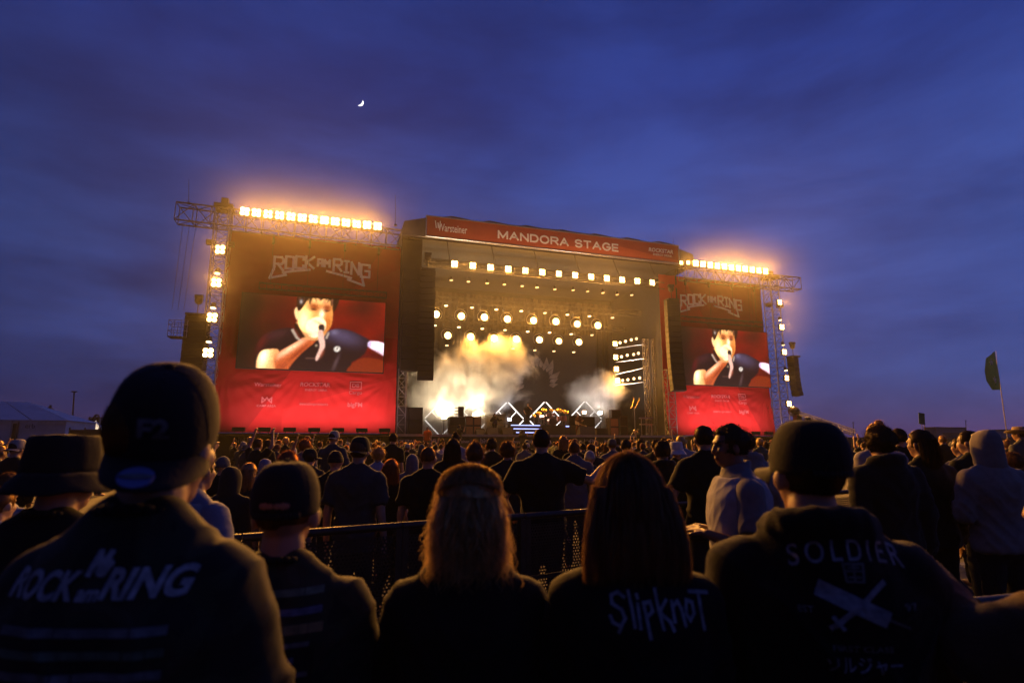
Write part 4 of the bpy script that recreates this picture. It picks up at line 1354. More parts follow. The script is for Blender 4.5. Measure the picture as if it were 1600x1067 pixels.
def shirt_mesh(ps, voxel, sleeve='short', loose=1.0, amp=.006, seed=0., hem=.80, hood=False, collar=False):
    mb = MB()
    b = ps.b
    e = .016 + .012 * loose
    T = [(hem, .168, .115, 0)] + [t for t in TORSO if t[0] > hem + .04]
    mb.loft([(0, y, z, rx * (0.5 + 0.5 * b) * (0.93 if ps.female and z > 1.1 else 1.0) + e * (1 if z < 1.4 else .6), ry * b + e * (1 if z < 1.4 else .6)) for z, rx, ry, y in T[:-1]] + [(0, -.004, 1.522, .07, .068)])
    for sd, a in ((-1, ps.arms[0]), (1, ps.arms[1])):
        sh, el, wr, d = arm_points(a, sd, ps.shw)
        mb.ell(sh + Vector((sd * -.015, 0, .002)), (.058 * b + e * .5, .058 * b + e * .5, .056 + e * .4))
        mb.cap((sd * .035, -.02, 1.495), sh + Vector((sd * -.025, -.005, .012)), .046 + e * .5, .052 + e * .4)
        if sleeve == 'short':
            en = sh.lerp(el, .74)
            mb.cap(sh, sh.lerp(el, .5), .056 * (.4 + .6 * b) + e, .054 + e)
            mb.tube(sh.lerp(el, .3), en, .056 + e, .052 + e * 1.1, 14)
        elif sleeve == 'long':
            mb.cap(sh, el, .055 * (.4 + .6 * b) + e, .046 + e)
            mb.cap(el, el.lerp(wr, .92), .046 + e, .034 + e * .8)
    if hood:
        for k in range(9):
            a = math.pi * (1.0 + k / 8)
            mb.ell((.10 * math.cos(a), -.02 + .085 * math.sin(a) * 1.1, 1.51 + .02 * math.sin(k / 8 * math.pi)), (.045, .042, .045))
        mb.ell((0, -.115, 1.42), (.10, .045, .075))
    if collar:
        for k in range(16):
            a = 2 * math.pi * k / 16
            mb.ell((.072 * math.cos(a), -.006 + .066 * math.sin(a), 1.525 - .02 * math.sin(a)), (.022, .02, .028))
    me = solid(mb, voxel, int(.20 / voxel), 0.5, 'shirt')
    wrinkle(me, amp, 6, 11, seed, lambda p: 1.1 if p.z < 1.25 else max(.5, 1.1 - (p.z - 1.25) * 5))
    return apply(me, ps.fin())
def trousers_mesh(ps, voxel, seed=0.):
    mb = MB()
    b = ps.b
    mb.loft([(0, 0, .80, .155 * b + .012, .11 * b), (0, 0, .86, .165 * (0.5 + 0.5 * b) + .01, .112 * b), (0, 0, .97, .165 * (0.5 + 0.5 * b) + .008, .112 * b + .004)])
    for L in leg_pts(ps):
        mb.cap(L[0], L[1], .092 * b, .072)
        mb.cap(L[1], L[2] + Vector((0, 0, .02)), .070, .062)
    me = solid(mb, voxel, 3, .5, 'trousers')
    wrinkle(me, .006, 7, 9, seed)
    return apply(me, ps.fin())
def shell(rx, ry, rz, c=(0, -.012, .02), front=.052, low=-.055, amp=.0, fr=30., seed=0., lowfront=.06, nu=28, nv=18):
    """hair lying over the skull; the part over the face and below the nape is tucked inside the head"""
    h = MB()
    h.ell(c, (rx, ry, rz), nu=nu, nv=nv)
    vs = []
    for v in h.v:
        p = Vector(v)
        d = (p - Vector(c)).normalized()
        p = p + d * (amp * (noise.noise(p * fr + Vector((seed, 0, 0))) + .5 * noise.noise(p * fr * 2.1)))
        if p.y > front and p.z < lowfront: p = Vector((p.x * .72, p.y * .72, p.z * .8))
        if p.z < low: p = Vector((p.x * .6, p.y * .6, low + (p.z - low) * .2))
        vs.append(p)
    h.v = [tuple(v) for v in vs]
    return h
def strand(mb, pts, r):
    """one lock of hair as a thin tapering ribbon"""
    n0 = len(mb.v)
    n = len(pts)
    k = (n0 * .618) % 1 * 3.14
    for i, p in enumerate(pts):
        d = (pts[min(i + 1, n - 1)] - pts[max(i - 1, 0)])
        u = d.cross(Vector((math.cos(k), math.sin(k), .35)))
        if u.length < 1e-7: u = Vector((1, 0, 0))
        u.normalize()
        rr = r * 1.3 * (1 - .8 * i / (n - 1))
        mb.v.append(tuple(p + u * rr))
        mb.v.append(tuple(p - u * rr))
    for i in range(n - 1):
        b = n0 + i * 2
        mb.f.append((b, b + 1, b + 3, b + 2))
def fuzz(mb, n, rx, ry, rz, L, curl=0., c=(0, -.012, .02), r=.0011, rng=None, low=-.05, front=.05, grav=.3, segs=5):
    rng = rng or random
    k = 0
    while k < n:
        d = Vector((rng.gauss(0, 1), rng.gauss(0, 1), rng.gauss(.3, 1))).normalized()
        p = Vector(c) + Vector((d.x * rx, d.y * ry, d.z * rz)) * .97
        if p.z < low or (p.y > front and p.z < .06): continue
        k += 1
        dirn = (d + Vector((rng.gauss(0, .35), rng.gauss(0, .35), rng.gauss(0, .35)))).normalized()
        l = L * rng.uniform(.5, 1.3)
        pts = [p]
        ph = rng.uniform(0, 6.28)
        u = dirn.orthogonal().normalized()
        w = dirn.cross(u)
        for s in range(1, segs + 1):
            t = s / segs
            q = p + dirn * (l * t) + Vector((0, 0, -grav * l * t * t))
            if curl: q += (u * math.cos(ph + t * 7) + w * math.sin(ph + t * 7)) * (curl * t ** .5) - u * (curl * math.cos(ph)) * (1 - t) * 0
            pts.append(q)
        strand(mb, pts, r)
def hair_mesh(kind, ps, seed=1, detail=1.0):
    rng = random.Random(seed)
    h = MB()
    if kind == 'short':
        h = shell(.081, .102, .095, amp=.004, fr=45, seed=seed)
        fuzz(h, int(260 * detail), .081, .102, .095, .014, rng=rng, grav=.1, segs=3)
    elif kind == 'crop':
        h = shell(.0785, .099, .0935, amp=.002, fr=60, seed=seed, low=-.04)
        fuzz(h, int(200 * detail), .0785, .099, .0935, .007, rng=rng, grav=0, segs=2)
    elif kind == 'tousled':
        h = shell(.086, .106, .104, amp=.012, fr=26, seed=seed)
        fuzz(h, int(300 * detail), .086, .106, .104, .035, .006, rng=rng, grav=.5)
    elif kind == 'curly':
        h = shell(.098, .116, .112, amp=.02, fr=30, seed=seed, low=-.075)
        fuzz(h, int(420 * detail), .096, .114, .112, .035, .014, rng=rng, grav=.2, segs=7)
    elif kind in ('long', 'wavy'):
        w = kind == 'wavy'
        h = shell(.086, .106, .099, amp=.006, fr=22, seed=seed, low=-.2)
        L = .36 if not w else .30
        rings = []
        for j in range(9):
            t = j / 8
            rings.append((0, -.045 - .035 * math.sin(t * 2.2), .03 - L * t, (.086 + .022 * math.sin(t * 3.0)) * (1 - .12 * t), .062 - .028 * t))
        h.loft(rings, 24, 2.2)
        for j in range(int((500 if w else 420) * detail)):
            a = rng.uniform(math.pi * .93, math.pi * 2.07)
            ca, sa = math.cos(a), math.sin(a)
            pts = []
            l = L * rng.uniform(.75, 1.12)
            ph = rng.uniform(0, 6.28)
            am = (.012 if w else .0035) * rng.uniform(.3, 1.6)
            for s in range(10):
                t = s / 9
                rx = .087 + .024 * math.sin(t * 3.0) + (.004 if not w else .012 * t)
                ry = .064 - .02 * t + .02
                pts.append(Vector((rx * ca + am * math.sin(ph + t * (9 if w else 4)) * t, -.045 - .03 * math.sin(t * 2.2) + ry * sa * .9 + am * math.cos(ph * 1.3 + t * 8) * t, .035 - l * t)))
            strand(h, pts, .0012)
        fuzz(h, int(260 * detail), .086, .106, .099, .03 if w else .014, .005 if w else .002, rng=rng, grav=.8)
    elif kind in ('bun', 'ponytail'):
        h = shell(.081, .102, .095, amp=.003, fr=40, seed=seed)
        if kind == 'bun':
            h.ell((0, -.07, .105), (.042, .042, .038)); fuzz(h, int(120 * detail), .045, .045, .042, .02, .004, c=(0, -.07, .105), rng=rng, low=-1, front=1)
        else:
            for s in range(7):
                t = s / 6
                h.ell((0, -.105 - .03 * math.sin(t * 2), .05 - .26 * t), (.03 - .012 * t, .026 - .01 * t, .04))
        fuzz(h, int(180 * detail), .081, .102, .095, .016, .003, rng=rng, grav=.2, segs=3)
    if not h.v: return None
    me = h.mesh('hair')
    me.shade_smooth()
    return apply(me, ps.fin() @ ps.headm())

def cap_meshes(kind, seed=0):
    """headwear in head coordinates: list of (part name, mesh)"""
    out_ = []
    if kind in ('cap', 'snapback'):
        c = MB()
        rings = []
        for j in range(10):
            t = j / 9
            z = .022 + .112 * math.sin(t * math.pi / 2)
            s = math.cos(t * math.pi / 2 * .985) ** .62
            rings.append((0, -.008 - .004 * t, z, .0885 * s, .108 * s))
        rings = [(0, -.006, -.004, .086, .104)] + rings
        c.loft(rings, 36, 2.05)
        out_.append(('crown', c))
        se = MB()
        for k in range(6):
            a = math.pi * k / 3 + math.pi / 6
            pts = []
            for j in range(10):
                t = j / 9
                z = .022 + .112 * math.sin(t * math.pi / 2)
                s = math.cos(t * math.pi / 2 * .985) ** .62
                pts.append(Vector((.0895 * s * math.cos(a), -.008 + .109 * s * math.sin(a), z + .0005)))
            se.path(pts, .0007, 5)
        out_.append(('seam', se))
        b = MB(); b.ell((0, -.012, .135), (.009, .009, .006)); out_.append(('button', b))
        v = MB()
        nu, nr = 18, 5
        top, bot = [], []
        for j in range(nr + 1):
            for i in range(nu + 1):
                u = -1 + 2 * i / nu
                a = math.pi / 2 - u * 1.18
                x0, y0 = .086 * math.cos(a), -.006 + .104 * math.sin(a)
                r = j / nr
                ext = .078 * (1 - abs(u) ** 2.6 * .85)
                x, y = x0 * (1 + .06 * r), y0 + ext * r
                z = .004 - .018 * u * u * (0.4 + r) - .012 * r
                top.append((x, y, z + .002)); bot.append((x, y, z - .002))
        n = len(top)
        idx = lambda j, i: j * (nu + 1) + i
        fs = []
        for j in range(nr):
            for i in range(nu):
                q = (idx(j, i), idx(j, i + 1), idx(j + 1, i + 1), idx(j + 1, i))
                fs += [q, tuple(n + k for k in q[::-1])]
        rim = [idx(j, 0) for j in range(nr + 1)] + [idx(nr, i) for i in range(1, nu + 1)] + [idx(j, nu) for j in range(nr - 1, -1, -1)]
        fs += [(rim[i], rim[i + 1], n + rim[i + 1], n + rim[i]) for i in range(len(rim) - 1)]
        v.add(top + bot, fs)
        out_.append(('visor', v))
        s = MB()
        pts = [Vector((.0905 * math.cos(a), -.006 + .1085 * math.sin(a), .004)) for a in [math.pi * (1.27 + .46 * k / 12) for k in range(13)]]
        for a_, b_ in zip(pts[:-1], pts[1:]):
            q = (b_ - a_).to_track_quat('X', 'Z')
            s.box((a_ + b_) / 2, ((b_ - a_).length * 1.05, .003, .016), q)
        out_.append(('strap', s))
        if kind == 'snapback':
            g_ = MB(); g_.ell((0, -.1035, .030), (.040, .013, .019)); out_.append(('strap_opening', g_))
    elif kind == 'bucket':
        c = MB(); c.loft([(0, -.006, -.005, .092, .112), (0, -.006, .05, .090, .109), (0, -.006, .105, .082, .1), (0, -.006, .118, .074, .09), (0, -.006, .121, .02, .02)], 32, 2.1); out_.append(('crown', c))
        b = MB()
        n = 40
        vs = []
        for rr, z in ((1.0, .006), (1.22, -.022), (1.44, -.052), (1.43, -.056), (1.2, -.028), (.98, .0)):
            for i in range(n):
                a = 2 * math.pi * i / n
                wv = .004 * math.sin(a * 5 + seed) * (rr - 1) * 2.5
                vs.append((.092 * rr * math.cos(a), -.006 + .112 * rr * math.sin(a), z + wv))
        b.add(vs, [(j * n + i, j * n + (i + 1) % n, ((j + 1) % 6) * n + (i + 1) % n, ((j + 1) % 6) * n + i) for j in range(6) for i in range(n)])
        out_.append(('brim', b))
    elif kind == 'cowboy':
        c = MB(); c.loft([(0, -.006, .0, .09, .11), (0, -.006, .06, .083, .1), (0, -.006, .115, .068, .085), (0, -.006, .12, .03, .05)], 28, 2.1); out_.append(('crown', c))
        b = MB()
        n = 36
        vs = []
        for rr, z in ((1.0, .01), (1.5, .006), (1.95, .02), (1.95, .016), (1.5, .002), (.98, .004)):
            for i in range(n):
                a = 2 * math.pi * i / n
                vs.append((.09 * rr * math.cos(a), -.006 + .11 * rr * math.sin(a) * .95, z + .05 * (rr - 1) ** 2 * abs(math.cos(a)) ** 2))
        b.add(vs, [(j * n + i, j * n + (i + 1) % n, ((j + 1) % 6) * n + (i + 1) % n, ((j + 1) % 6) * n + i) for j in range(6) for i in range(n)])
        out_.append(('brim', b))
    elif kind == 'beanie':
        c = shell(.086, .106, .108, c=(0, -.012, .028), amp=.004, fr=20, seed=seed, low=.0, front=9)
        out_.append(('crown', c))
        b = MB(); b.loft([(0, -.008, -.012, .086, .106), (0, -.008, -.006, .090, .110), (0, -.01, .04, .089, .109), (0, -.01, .046, .085, .105)], 32, 2.05); out_.append(('cuff', b))
    elif kind == 'hood':
        c = MB()
        c.loft([(0, -.045, -.19, .12, .075), (0, -.035, -.12, .108, .1), (0, -.02, -.04, .106, .116), (0, -.018, .04, .1, .118), (0, -.025, .1, .078, .1), (0, -.04, .13, .045, .06), (0, -.055, .142, .012, .02)], 30, 2.2)
        c.v = [(x * (.86 if y > .05 and z < .07 else 1), y * (.55 if y > .05 and z < .07 else 1), z) for x, y, z in c.v]
        out_.append(('hood', c))
    return out_
def put_headwear(kind, ps, parent, color, turn=0.0, tilt=0.0, seed=0, matl=None, prefix=None):
    M = ps.fin() @ ps.headm() @ Euler((tilt, 0, turn)).to_matrix().to_4x4()
    root = None
    for nm, mb in cap_meshes(kind, seed):
        me = mb.mesh(nm)
        bm = bmesh.new(); bm.from_mesh(me); bmesh.ops.recalc_face_normals(bm, faces=bm.faces)
        if nm in ('crown', 'hood', 'brim') and kind != 'beanie':
            bmesh.ops.subdivide_edges(bm, edges=bm.edges, cuts=1, use_grid_fill=True)
        bm.to_mesh(me); bm.free()
        me.shade_smooth()
        if kind in ('hood', 'bucket', 'beanie'): wrinkle(me, .0016, 22, 22, seed)
        apply(me, M)
        if root is None:
            root = link({'cap': 'cap', 'snapback': 'cap', 'bucket': 'bucket_hat', 'cowboy': 'brimmed_hat', 'beanie': 'beanie', 'hood': 'hood'}[kind], me, parent, matl or M_cloth)
            o = root
        else:
            o = link(nm, me, root, matl or M_cloth)
        o.color = (*color, 1) if nm != 'strap_opening' else (0.36, 0.2, 0.14, 1)
    return root

def make_person(label, group, loc, facing, ps, skin=0, shirt=(0.02, 0.02, 0.02), trousers=(0.02, 0.022, 0.03), hair=('short', 'black'), hat=None, sleeve='short',
                loose=1.0, voxel=.009, hood=False, collar=False, hem=.80, seed=0, shirt_mat=None, detail=1.0, amp=.006):
    """body is the top-level mesh; clothing and hair are its children; facing = heading in radians, 0 looks along +Y"""
    me = body_mesh(ps, voxel)
    o = link('person', me, None, M_skin, loc)
    o.rotation_euler = (0, 0, facing)
    o.color = (*SKIN_T[skin], 1)
    tag(o, label, 'person', group)
    s = link('hoodie' if hood else ('jacket' if sleeve == 'long' else 'shirt'), shirt_mesh(ps, voxel * 1.1, sleeve, loose, amp, seed, hem, hood, collar), o, shirt_mat or M_cloth)
    s.color = (*shirt, 1)
    t = link('trousers', trousers_mesh(ps, max(.02, voxel * 2), seed), o, M_cloth)
    t.color = (*trousers, 1)
    if hair:
        hm2 = hair_mesh(hair[0], ps, seed + 3, detail)
        if hm2: link('hair', hm2, o, HAIR[hair[1]])
    if hat:
        put_headwear(hat[0], ps, o, hat[1], *(hat[2:]), seed=seed)
    return o, s
def toward(p, target=(17, 46)):
    return math.atan2(-(target[0] - p[0]), target[1] - p[1])

# ------------------------------------------------------------------ prints on clothing
def drape(name, me2d, shirt, person, at_, W, matl, z0, xoff=0.0, rot=0.0, bend=0.0, off=0.004, height=None):
    """lay flat lettering onto the back of a garment; coordinates in the wearer's own frame, seen from behind"""
    bm = bmesh.new()
    bm.from_mesh(me2d)
    xs = [v.co.x for v in bm.verts]
    ys = [v.co.y for v in bm.verts]
    k = W / (max(xs) - min(xs))
    ky = k if height is None else height / (max(ys) - min(ys))
    cx, cyv = (max(xs) + min(xs)) / 2, (max(ys) + min(ys)) / 2
    for v in bm.verts:
        x, y = (v.co.x - cx) * k, (v.co.y - cyv) * ky
        v.co = Vector((x * math.cos(rot) - y * math.sin(rot), x * math.sin(rot) + y * math.cos(rot) + bend * x * x, 0))
    for ax in (0, 1):
        lo = min(v.co[ax] for v in bm.verts)
        hi = max(v.co[ax] for v in bm.verts)
        s = lo + .012
        while s < hi:
            p = Vector((0, 0, 0)); n = Vector((0, 0, 0))
            p[ax] = s; n[ax] = 1
            bmesh.ops.bisect_plane(bm, geom=bm.verts[:] + bm.edges[:] + bm.faces[:], plane_co=p, plane_no=n)
            s += .012
    bv = BVHTree.FromPolygons([v.co for v in shirt.data.vertices], [p.vertices for p in shirt.data.polygons])
    for v in bm.verts:
        X, Z = xoff + v.co.x, z0 + v.co.y
        h = bv.ray_cast(Vector((X, -1.5, Z)), Vector((0, 1, 0)))
        if h[0] is None: h = (Vector((X, -0.05, Z)), Vector((0, -1, 0)))
        v.co = h[0] + Vector((0, -off, 0))
    me = bpy.data.meshes.new(name)
    bm.to_mesh(me)
    bm.free()
    return link(name, me, shirt, matl)
def stroke_mesh(lines, w):
    m = MB()
    strokes(m, lines, w, lambda u, v, d: (u, v, d * 0), 0.0)
    me = bpy.data.meshes.new('strokes')
    # keep only one flat quad for each bar
    vs, fs = [], []
    for i in range(0, len(m.v), 8):
        q = m.v[i:i + 4]
        fs.append(tuple(range(len(vs), len(vs) + 4)))
        vs += q
    me.from_pydata(vs, [], fs)
    me.update()
    return me
# ------------------------------------------------------------------ the people at the near rail
BLK = (0.008, 0.008, 0.009)
M_pviolet = mat('washed_white_print', (0.42, 0.41, 0.45), 0.8, var=0.35, scale=60)
M_pgrey = mat('faded_grey_print', (0.30, 0.30, 0.34), 0.8, var=0.4, scale=50)
M_pdim = mat('dull_print', (0.16, 0.16, 0.17), 0.8, var=0.5, scale=40)
M_pgreen = mat('dull_green_print', (0.10, 0.15, 0.11), 0.8, var=0.4, scale=40)
M_pblue = mat('dull_blue_print', (0.12, 0.14, 0.26), 0.8, var=0.4, scale=40)
M_pgold = mat('dull_gold_print', (0.22, 0.17, 0.08), 0.8, var=0.4, scale=40)
FRONT = 'people standing at the near barrier'
def dashes(rows, seed, h=0.3):
    """illegible rows of small printed words"""
    rng = random.Random(seed)
    L = []
    for r_ in range(rows):
        x = -5 + rng.uniform(0, 1.2)
        while x < 4.6:
            w = rng.uniform(.25, .9)
            L.append([(x, -r_), (min(4.9, x + w), -r_)])
            x += w + rng.uniform(.28, .5)
    return stroke_mesh(L, h)
# man in backward cap and camouflage shirt, far left
p = onD(243, 1.02)
psA = Pose(1.765, .95, ('rail', 'rail'), turn=R(-8), nod=R(-4), shw=.135)
A, As = make_person('man in backward dark cap and camouflage shirt with large white festival lettering, nearest the camera', FRONT, p, R(-17), psA, 0,
                    hair=('crop', 'brown'), hat=('cap', (0.02, 0.018, 0.02), math.pi + R(30), R(-28)), voxel=.007, shirt_mat=M_camo, seed=5, amp=.008, loose=1.3)
drape('back_lettering', text_mesh('ROCK', 1, .035, 1.05, .25), As, A, 0, .125, M_pviolet, 1.440, -.082, height=.042)
drape('back_lettering', text_mesh('RING', 1, .035, 1.05, .25), As, A, 0, .125, M_pviolet, 1.443, .078, height=.044)
drape('back_lettering', text_mesh('am', 1, .03, 1.1, .2), As, A, 0, .034, M_pviolet, 1.427, -.002, height=.016)
drape('back_emblem', stroke_mesh([[(0, 0), (.3, 1), (.5, .3), (.85, 1), (.6, 0)], [(.45, .1), (1, .5), (.75, .05)]], .3), As, A, 0, .04, M_pviolet, 1.471, .004, height=.04)
for q, (mt, z) in enumerate(((M_pdim, 1.380), (M_pgreen, 1.350), (M_pdim, 1.320), (M_pgold, 1.290), (M_pdim, 1.260), (M_pdim, 1.230))):
    drape('lineup_print', dashes(1, 20 + q, .5), As, A, 0, .25, mt, z, 0, height=.012)
capA = [c for c in A.children if c.name.startswith('cap')][0]
# sticker on the visor and embroidered badge on the crown
Mh = psA.fin() @ psA.headm() @ Euler((R(-28), 0, math.pi + R(30))).to_matrix().to_4x4()
def head_patch(name, parent, M, c, rx, rz, matl, ring=None, tilt=0.0):
    m = MB()
    pts = [(rx * math.cos(2 * math.pi * k / 28), rz * math.sin(2 * math.pi * k / 28)) for k in range(28)]
    m.prism(pts, 0, .0012, lambda u, v, w: tuple(M @ (Vector(c) + Vector((u, v * math.sin(tilt) * -1 + w * math.cos(tilt), v * math.cos(tilt) + w * math.sin(tilt))))))
    return m.build(name, matl, parent, local=True)
head_patch('visor_sticker', capA, Mh, (0.01, .146, .0005), .026, .024, mat('blue_sticker', (0.16, 0.18, 0.42), .5, var=.1), tilt=R(76))
head_patch('visor_sticker_band', capA, Mh, (0.01, .1465, .0028), .024, .006, M_pdim, tilt=R(76))
drapeM = text_mesh('F2', 1, .04)
for v in drapeM.vertices:
    v.co = Mh @ Vector((-(v.co.x) * .05, .1045 - .28 * abs(v.co.y * .045), .062 + v.co.y * .045))
link('cap_lettering', drapeM, capA, M_pdim)

# person in bucket hat at the far left
p = onD(98, 1.72)
psB = Pose(1.665, 1.0, ('rail', 'rail'), turn=R(-25))
B, Bs = make_person('person in black bucket hat and black top left of the tallest cap wearer', FRONT, p, R(-12), psB, 0, hair=('short', 'brown'),
                    hat=('bucket', (0.014, 0.014, 0.015)), voxel=.009, seed=9, shirt=BLK)
# man in strap-back cap, camouflage tour shirt
p = onD(452, 1.42)
psC = Pose(1.585, 1.06, ('rail', 'rail'), turn=R(-6), shw=.166)
Cc, Cs = make_person('man in dark cap with strap opening and tour shirt with rows of small print', FRONT, p, R(-6), psC, 1, hair=('crop', 'brown'),
                     hat=('snapback', (0.016, 0.015, 0.016), 0, R(4)), voxel=.008, shirt_mat=M_camo, seed=14, amp=.009)
for q, (mt, z, w, hh) in enumerate(((M_pgreen, 1.325, .24, .014), (M_pblue, 1.288, .24, .014), (M_pgold, 1.255, .25, .018), (M_pdim, 1.225, .2, .010), (M_pblue, 1.195, .14, .012), (M_pdim, 1.165, .2, .010), (M_pblue, 1.135, .1, .010))):
    drape('lineup_print', dashes(1, 40 + q, .5), Cs, Cc, 0, w, mt, z, -.01, height=hh)
# woman with fair wavy hair
p = onD(734, 1.46)
psD = Pose(1.585, .98, ('rail', 'rail'), turn=R(2), female=True, shw=.146)
D, Ds = make_person('woman with loose blond hair glowing at the edges and plain black shirt', FRONT, p, R(-16), psD, 0, hair=None, voxel=.008, seed=22, shirt=BLK)
def wavy_hair(ps, seed, n, L, colour_parent, name, matl, half_up=True):
    rng = random.Random(seed)
    h = shell(.080, .099, .094, amp=.004, fr=24, seed=seed, low=-.2)
    rings = []
    for j in range(9):
        t = j / 8
        rings.append((0, -.045 - .03 * math.sin(t * 2.2), .03 - L * .72 * t, (.072 + .012 * math.sin(t * 2.6)) * (1 - .3 * t), .05 - .03 * t))
    h.loft(rings, 24, 2.2)
    if half_up:                                           # gathered plait down the middle of the back of the head
        for s in range(9):
            t = s / 8
            sx_ = .012 * (1 if s % 2 else -1)
            h.ell((sx_ * .7, -.106 - .012 * math.sin(t * 3), .045 - .2 * t), (.018, .012, .022), Euler((0, sx_ * 30, 0)))
    for j in range(n):
        a = rng.uniform(math.pi * .90, math.pi * 2.10)
        ca, sa = math.cos(a), math.sin(a)
        l = L * rng.uniform(.6, 1.15)
        ph, ph2 = rng.uniform(0, 6.28), rng.uniform(0, 6.28)
        am = .017 * rng.uniform(.3, 1.9)
        sp = rng.gauss(0, .012)
        pts = []
        for s in range(12):
            t = s / 11
            rx = .084 + .010 * math.sin(t * 2.8) + sp * t - .004 * t
            pts.append(Vector((rx * ca + am * math.sin(ph + t * 10) * t, -.045 - .03 * math.sin(t * 2.2) + (.085 - .03 * t) * sa * .9 + am * math.cos(ph2 + t * 9) * t, .04 - l * t)))
        strand(h, pts, .0011)
    for j in range(420):                                  # loose waves standing off at the sides
        sd = rng.choice((-1, 1))
        z0 = rng.uniform(-.12, .07)
        ph, am, out_x = rng.uniform(0, 6.28), rng.uniform(.006, .022), rng.uniform(-.01, .03)
        l = rng.uniform(.08, .2)
        strand(h, [Vector((sd * (.08 + .006 * math.sin(t * 3) + out_x * t + am * math.sin(ph + t * 7) * t ** .5), -.03 - .05 * rng.random() * t + am * math.cos(ph + t * 6) * t, z0 - l * t)) for t in [q / 9 for q in range(10)]], .0012)
    fuzz(h, n // 2, .082, .102, .096, .026, .006, rng=rng, grav=.7, segs=6, r=.0010)
    for j in range(n):                                    # crown combed back over the skull
        a0 = rng.uniform(-1.5, 1.5)
        rr = rng.uniform(1.0, 1.10)
        pts = []
        w0 = rng.uniform(-.004, .004)
        for s in range(9):
            t = s / 8
            el_ = .25 + t * 2.3
            pts.append(Vector((math.sin(a0) * .084 * rr * (math.sin(min(el_, 1.57)) if el_ < 1.57 else 1) + w0 * math.sin(t * 9), -.012 + .102 * rr * math.cos(el_) * (.4 + .6 * math.cos(a0)), .02 + .098 * rr * math.sin(el_) * (.35 + .65 * math.cos(a0)))))
        strand(h, pts, .0010)
    me = h.mesh('hair'); me.shade_smooth()
    return link(name, apply(me, ps.fin() @ ps.headm()), colour_parent, matl)
wavy_hair(psD, 4, 1700, .21, D, 'hair', HAIR['blond'])
# woman with long straight brown hair and topknot
p = onD(980, 1.40)
psE = Pose(1.615, .95, ('rail', 'rail'), turn=R(4), female=True, shw=.143)
E_, Es = make_person('woman with long straight brown hair in black shirt with jagged grey band lettering', FRONT, p, R(-22), psE, 0, hair=None, voxel=.008, seed=31, shirt=BLK)
def straight_hair(ps, seed, n, L, parent, matl):
    rng = random.Random(seed)
    h = shell(.082, .101, .096, amp=.003, fr=24, seed=seed, low=-.2)
    rings = []
    for j in range(11):
        t = j / 10
        rings.append((0, -.045 - .04 * math.sin(t * 1.8), .04 - L * t, (.078 + .034 * math.sin(t * 1.75)), .056 - .026 * t))
    h.loft(rings, 28, 2.3)
    h.ell((.0, -.03, .108), (.022, .026, .018))
    fuzz(h, 120, .022, .026, .019, .012, .004, c=(0, -.03, .108), rng=rng, low=-1, front=1)
    for j in range(n):
        a = rng.uniform(math.pi * .92, math.pi * 2.08)
        ca, sa = math.cos(a), math.sin(a)
        l = L * rng.uniform(.9, 1.05)
        ph = rng.uniform(0, 6.28)
        am = .004 * rng.uniform(.2, 1.8)
        pts = []
        for s in range(11):
            t = s / 10
            pts.append(Vector(((.088 + .035 * math.sin(t * 1.75) + am) * ca + am * math.sin(ph + t * 5), -.045 - .04 * math.sin(t * 1.8) + (.068 - .026 * t) * sa, .04 - l * t)))
        strand(h, pts, .0011)
    for j in range(1300):                                 # combed from the parting down over the skull
        a = rng.uniform(math.pi * .90, math.pi * 2.10)
        ca, sa = math.cos(a), math.sin(a)
        rr = rng.uniform(1.0, 1.06)
        pts = []
        for s in range(9):
            t = s / 8
            el_ = 1.5 - t * 1.65
            ce = math.cos(max(el_, 0))
            pts.append(Vector((.087 * rr * ce * ca, -.012 + .105 * rr * ce * sa * (1 if sa < 0 else .9) - .018 * t, .02 + .099 * rr * math.sin(el_) + (0 if el_ > 0 else el_ * .25))))
        strand(h, pts, .0012)
    fuzz(h, 500, .084, .103, .098, .016, .002, rng=rng, grav=.9, segs=4, r=.0010)
    me = h.mesh('hair'); me.shade_smooth()
    return link('hair', apply(me, ps.fin() @ ps.headm()), parent, matl)
straight_hair(psE, 6, 1500, .225, E_, hair_mat('chestnut_hair', (0.27, 0.155, 0.085), .6))
SK = [[(.75, 1.15), (.45, 1.35), (.1, 1.2), (.12, .85), (.6, .6), (.75, .25), (.5, -.1), (.12, .05), (.0, .3)], [(.55, -.05), (.4, -.35)],
      [(1.0, 1.4), (1.12, .7), (1.22, -.1)], [(1.45, .85), (1.5, -.15)], [(1.42, 1.25), (1.46, 1.1)],
      [(1.75, .9), (1.86, .2), (1.98, -.6)], [(1.75, .85), (2.1, .95), (2.2, .55), (1.9, .3)],
      [(2.4, 1.5), (2.52, .6), (2.68, -.2)], [(2.95, 1.0), (2.55, .5), (3.05, .1), (3.2, -.25)],
      [(3.25, .95), (3.3, .1)], [(3.28, .7), (3.55, .95), (3.72, .6), (3.85, -.1)],
      [(4.05, .9), (3.95, .4), (4.15, .1), (4.4, .4), (4.35, .85), (4.05, .95)], [(4.3, 1.3), (5.25, 1.25)], [(4.75, 1.3), (4.78, .5), (4.88, -.35)]]
drape('back_lettering', stroke_mesh(SK, .17), Es, E_, 0, .225, M_pgrey, 1.295, .045, height=.098)
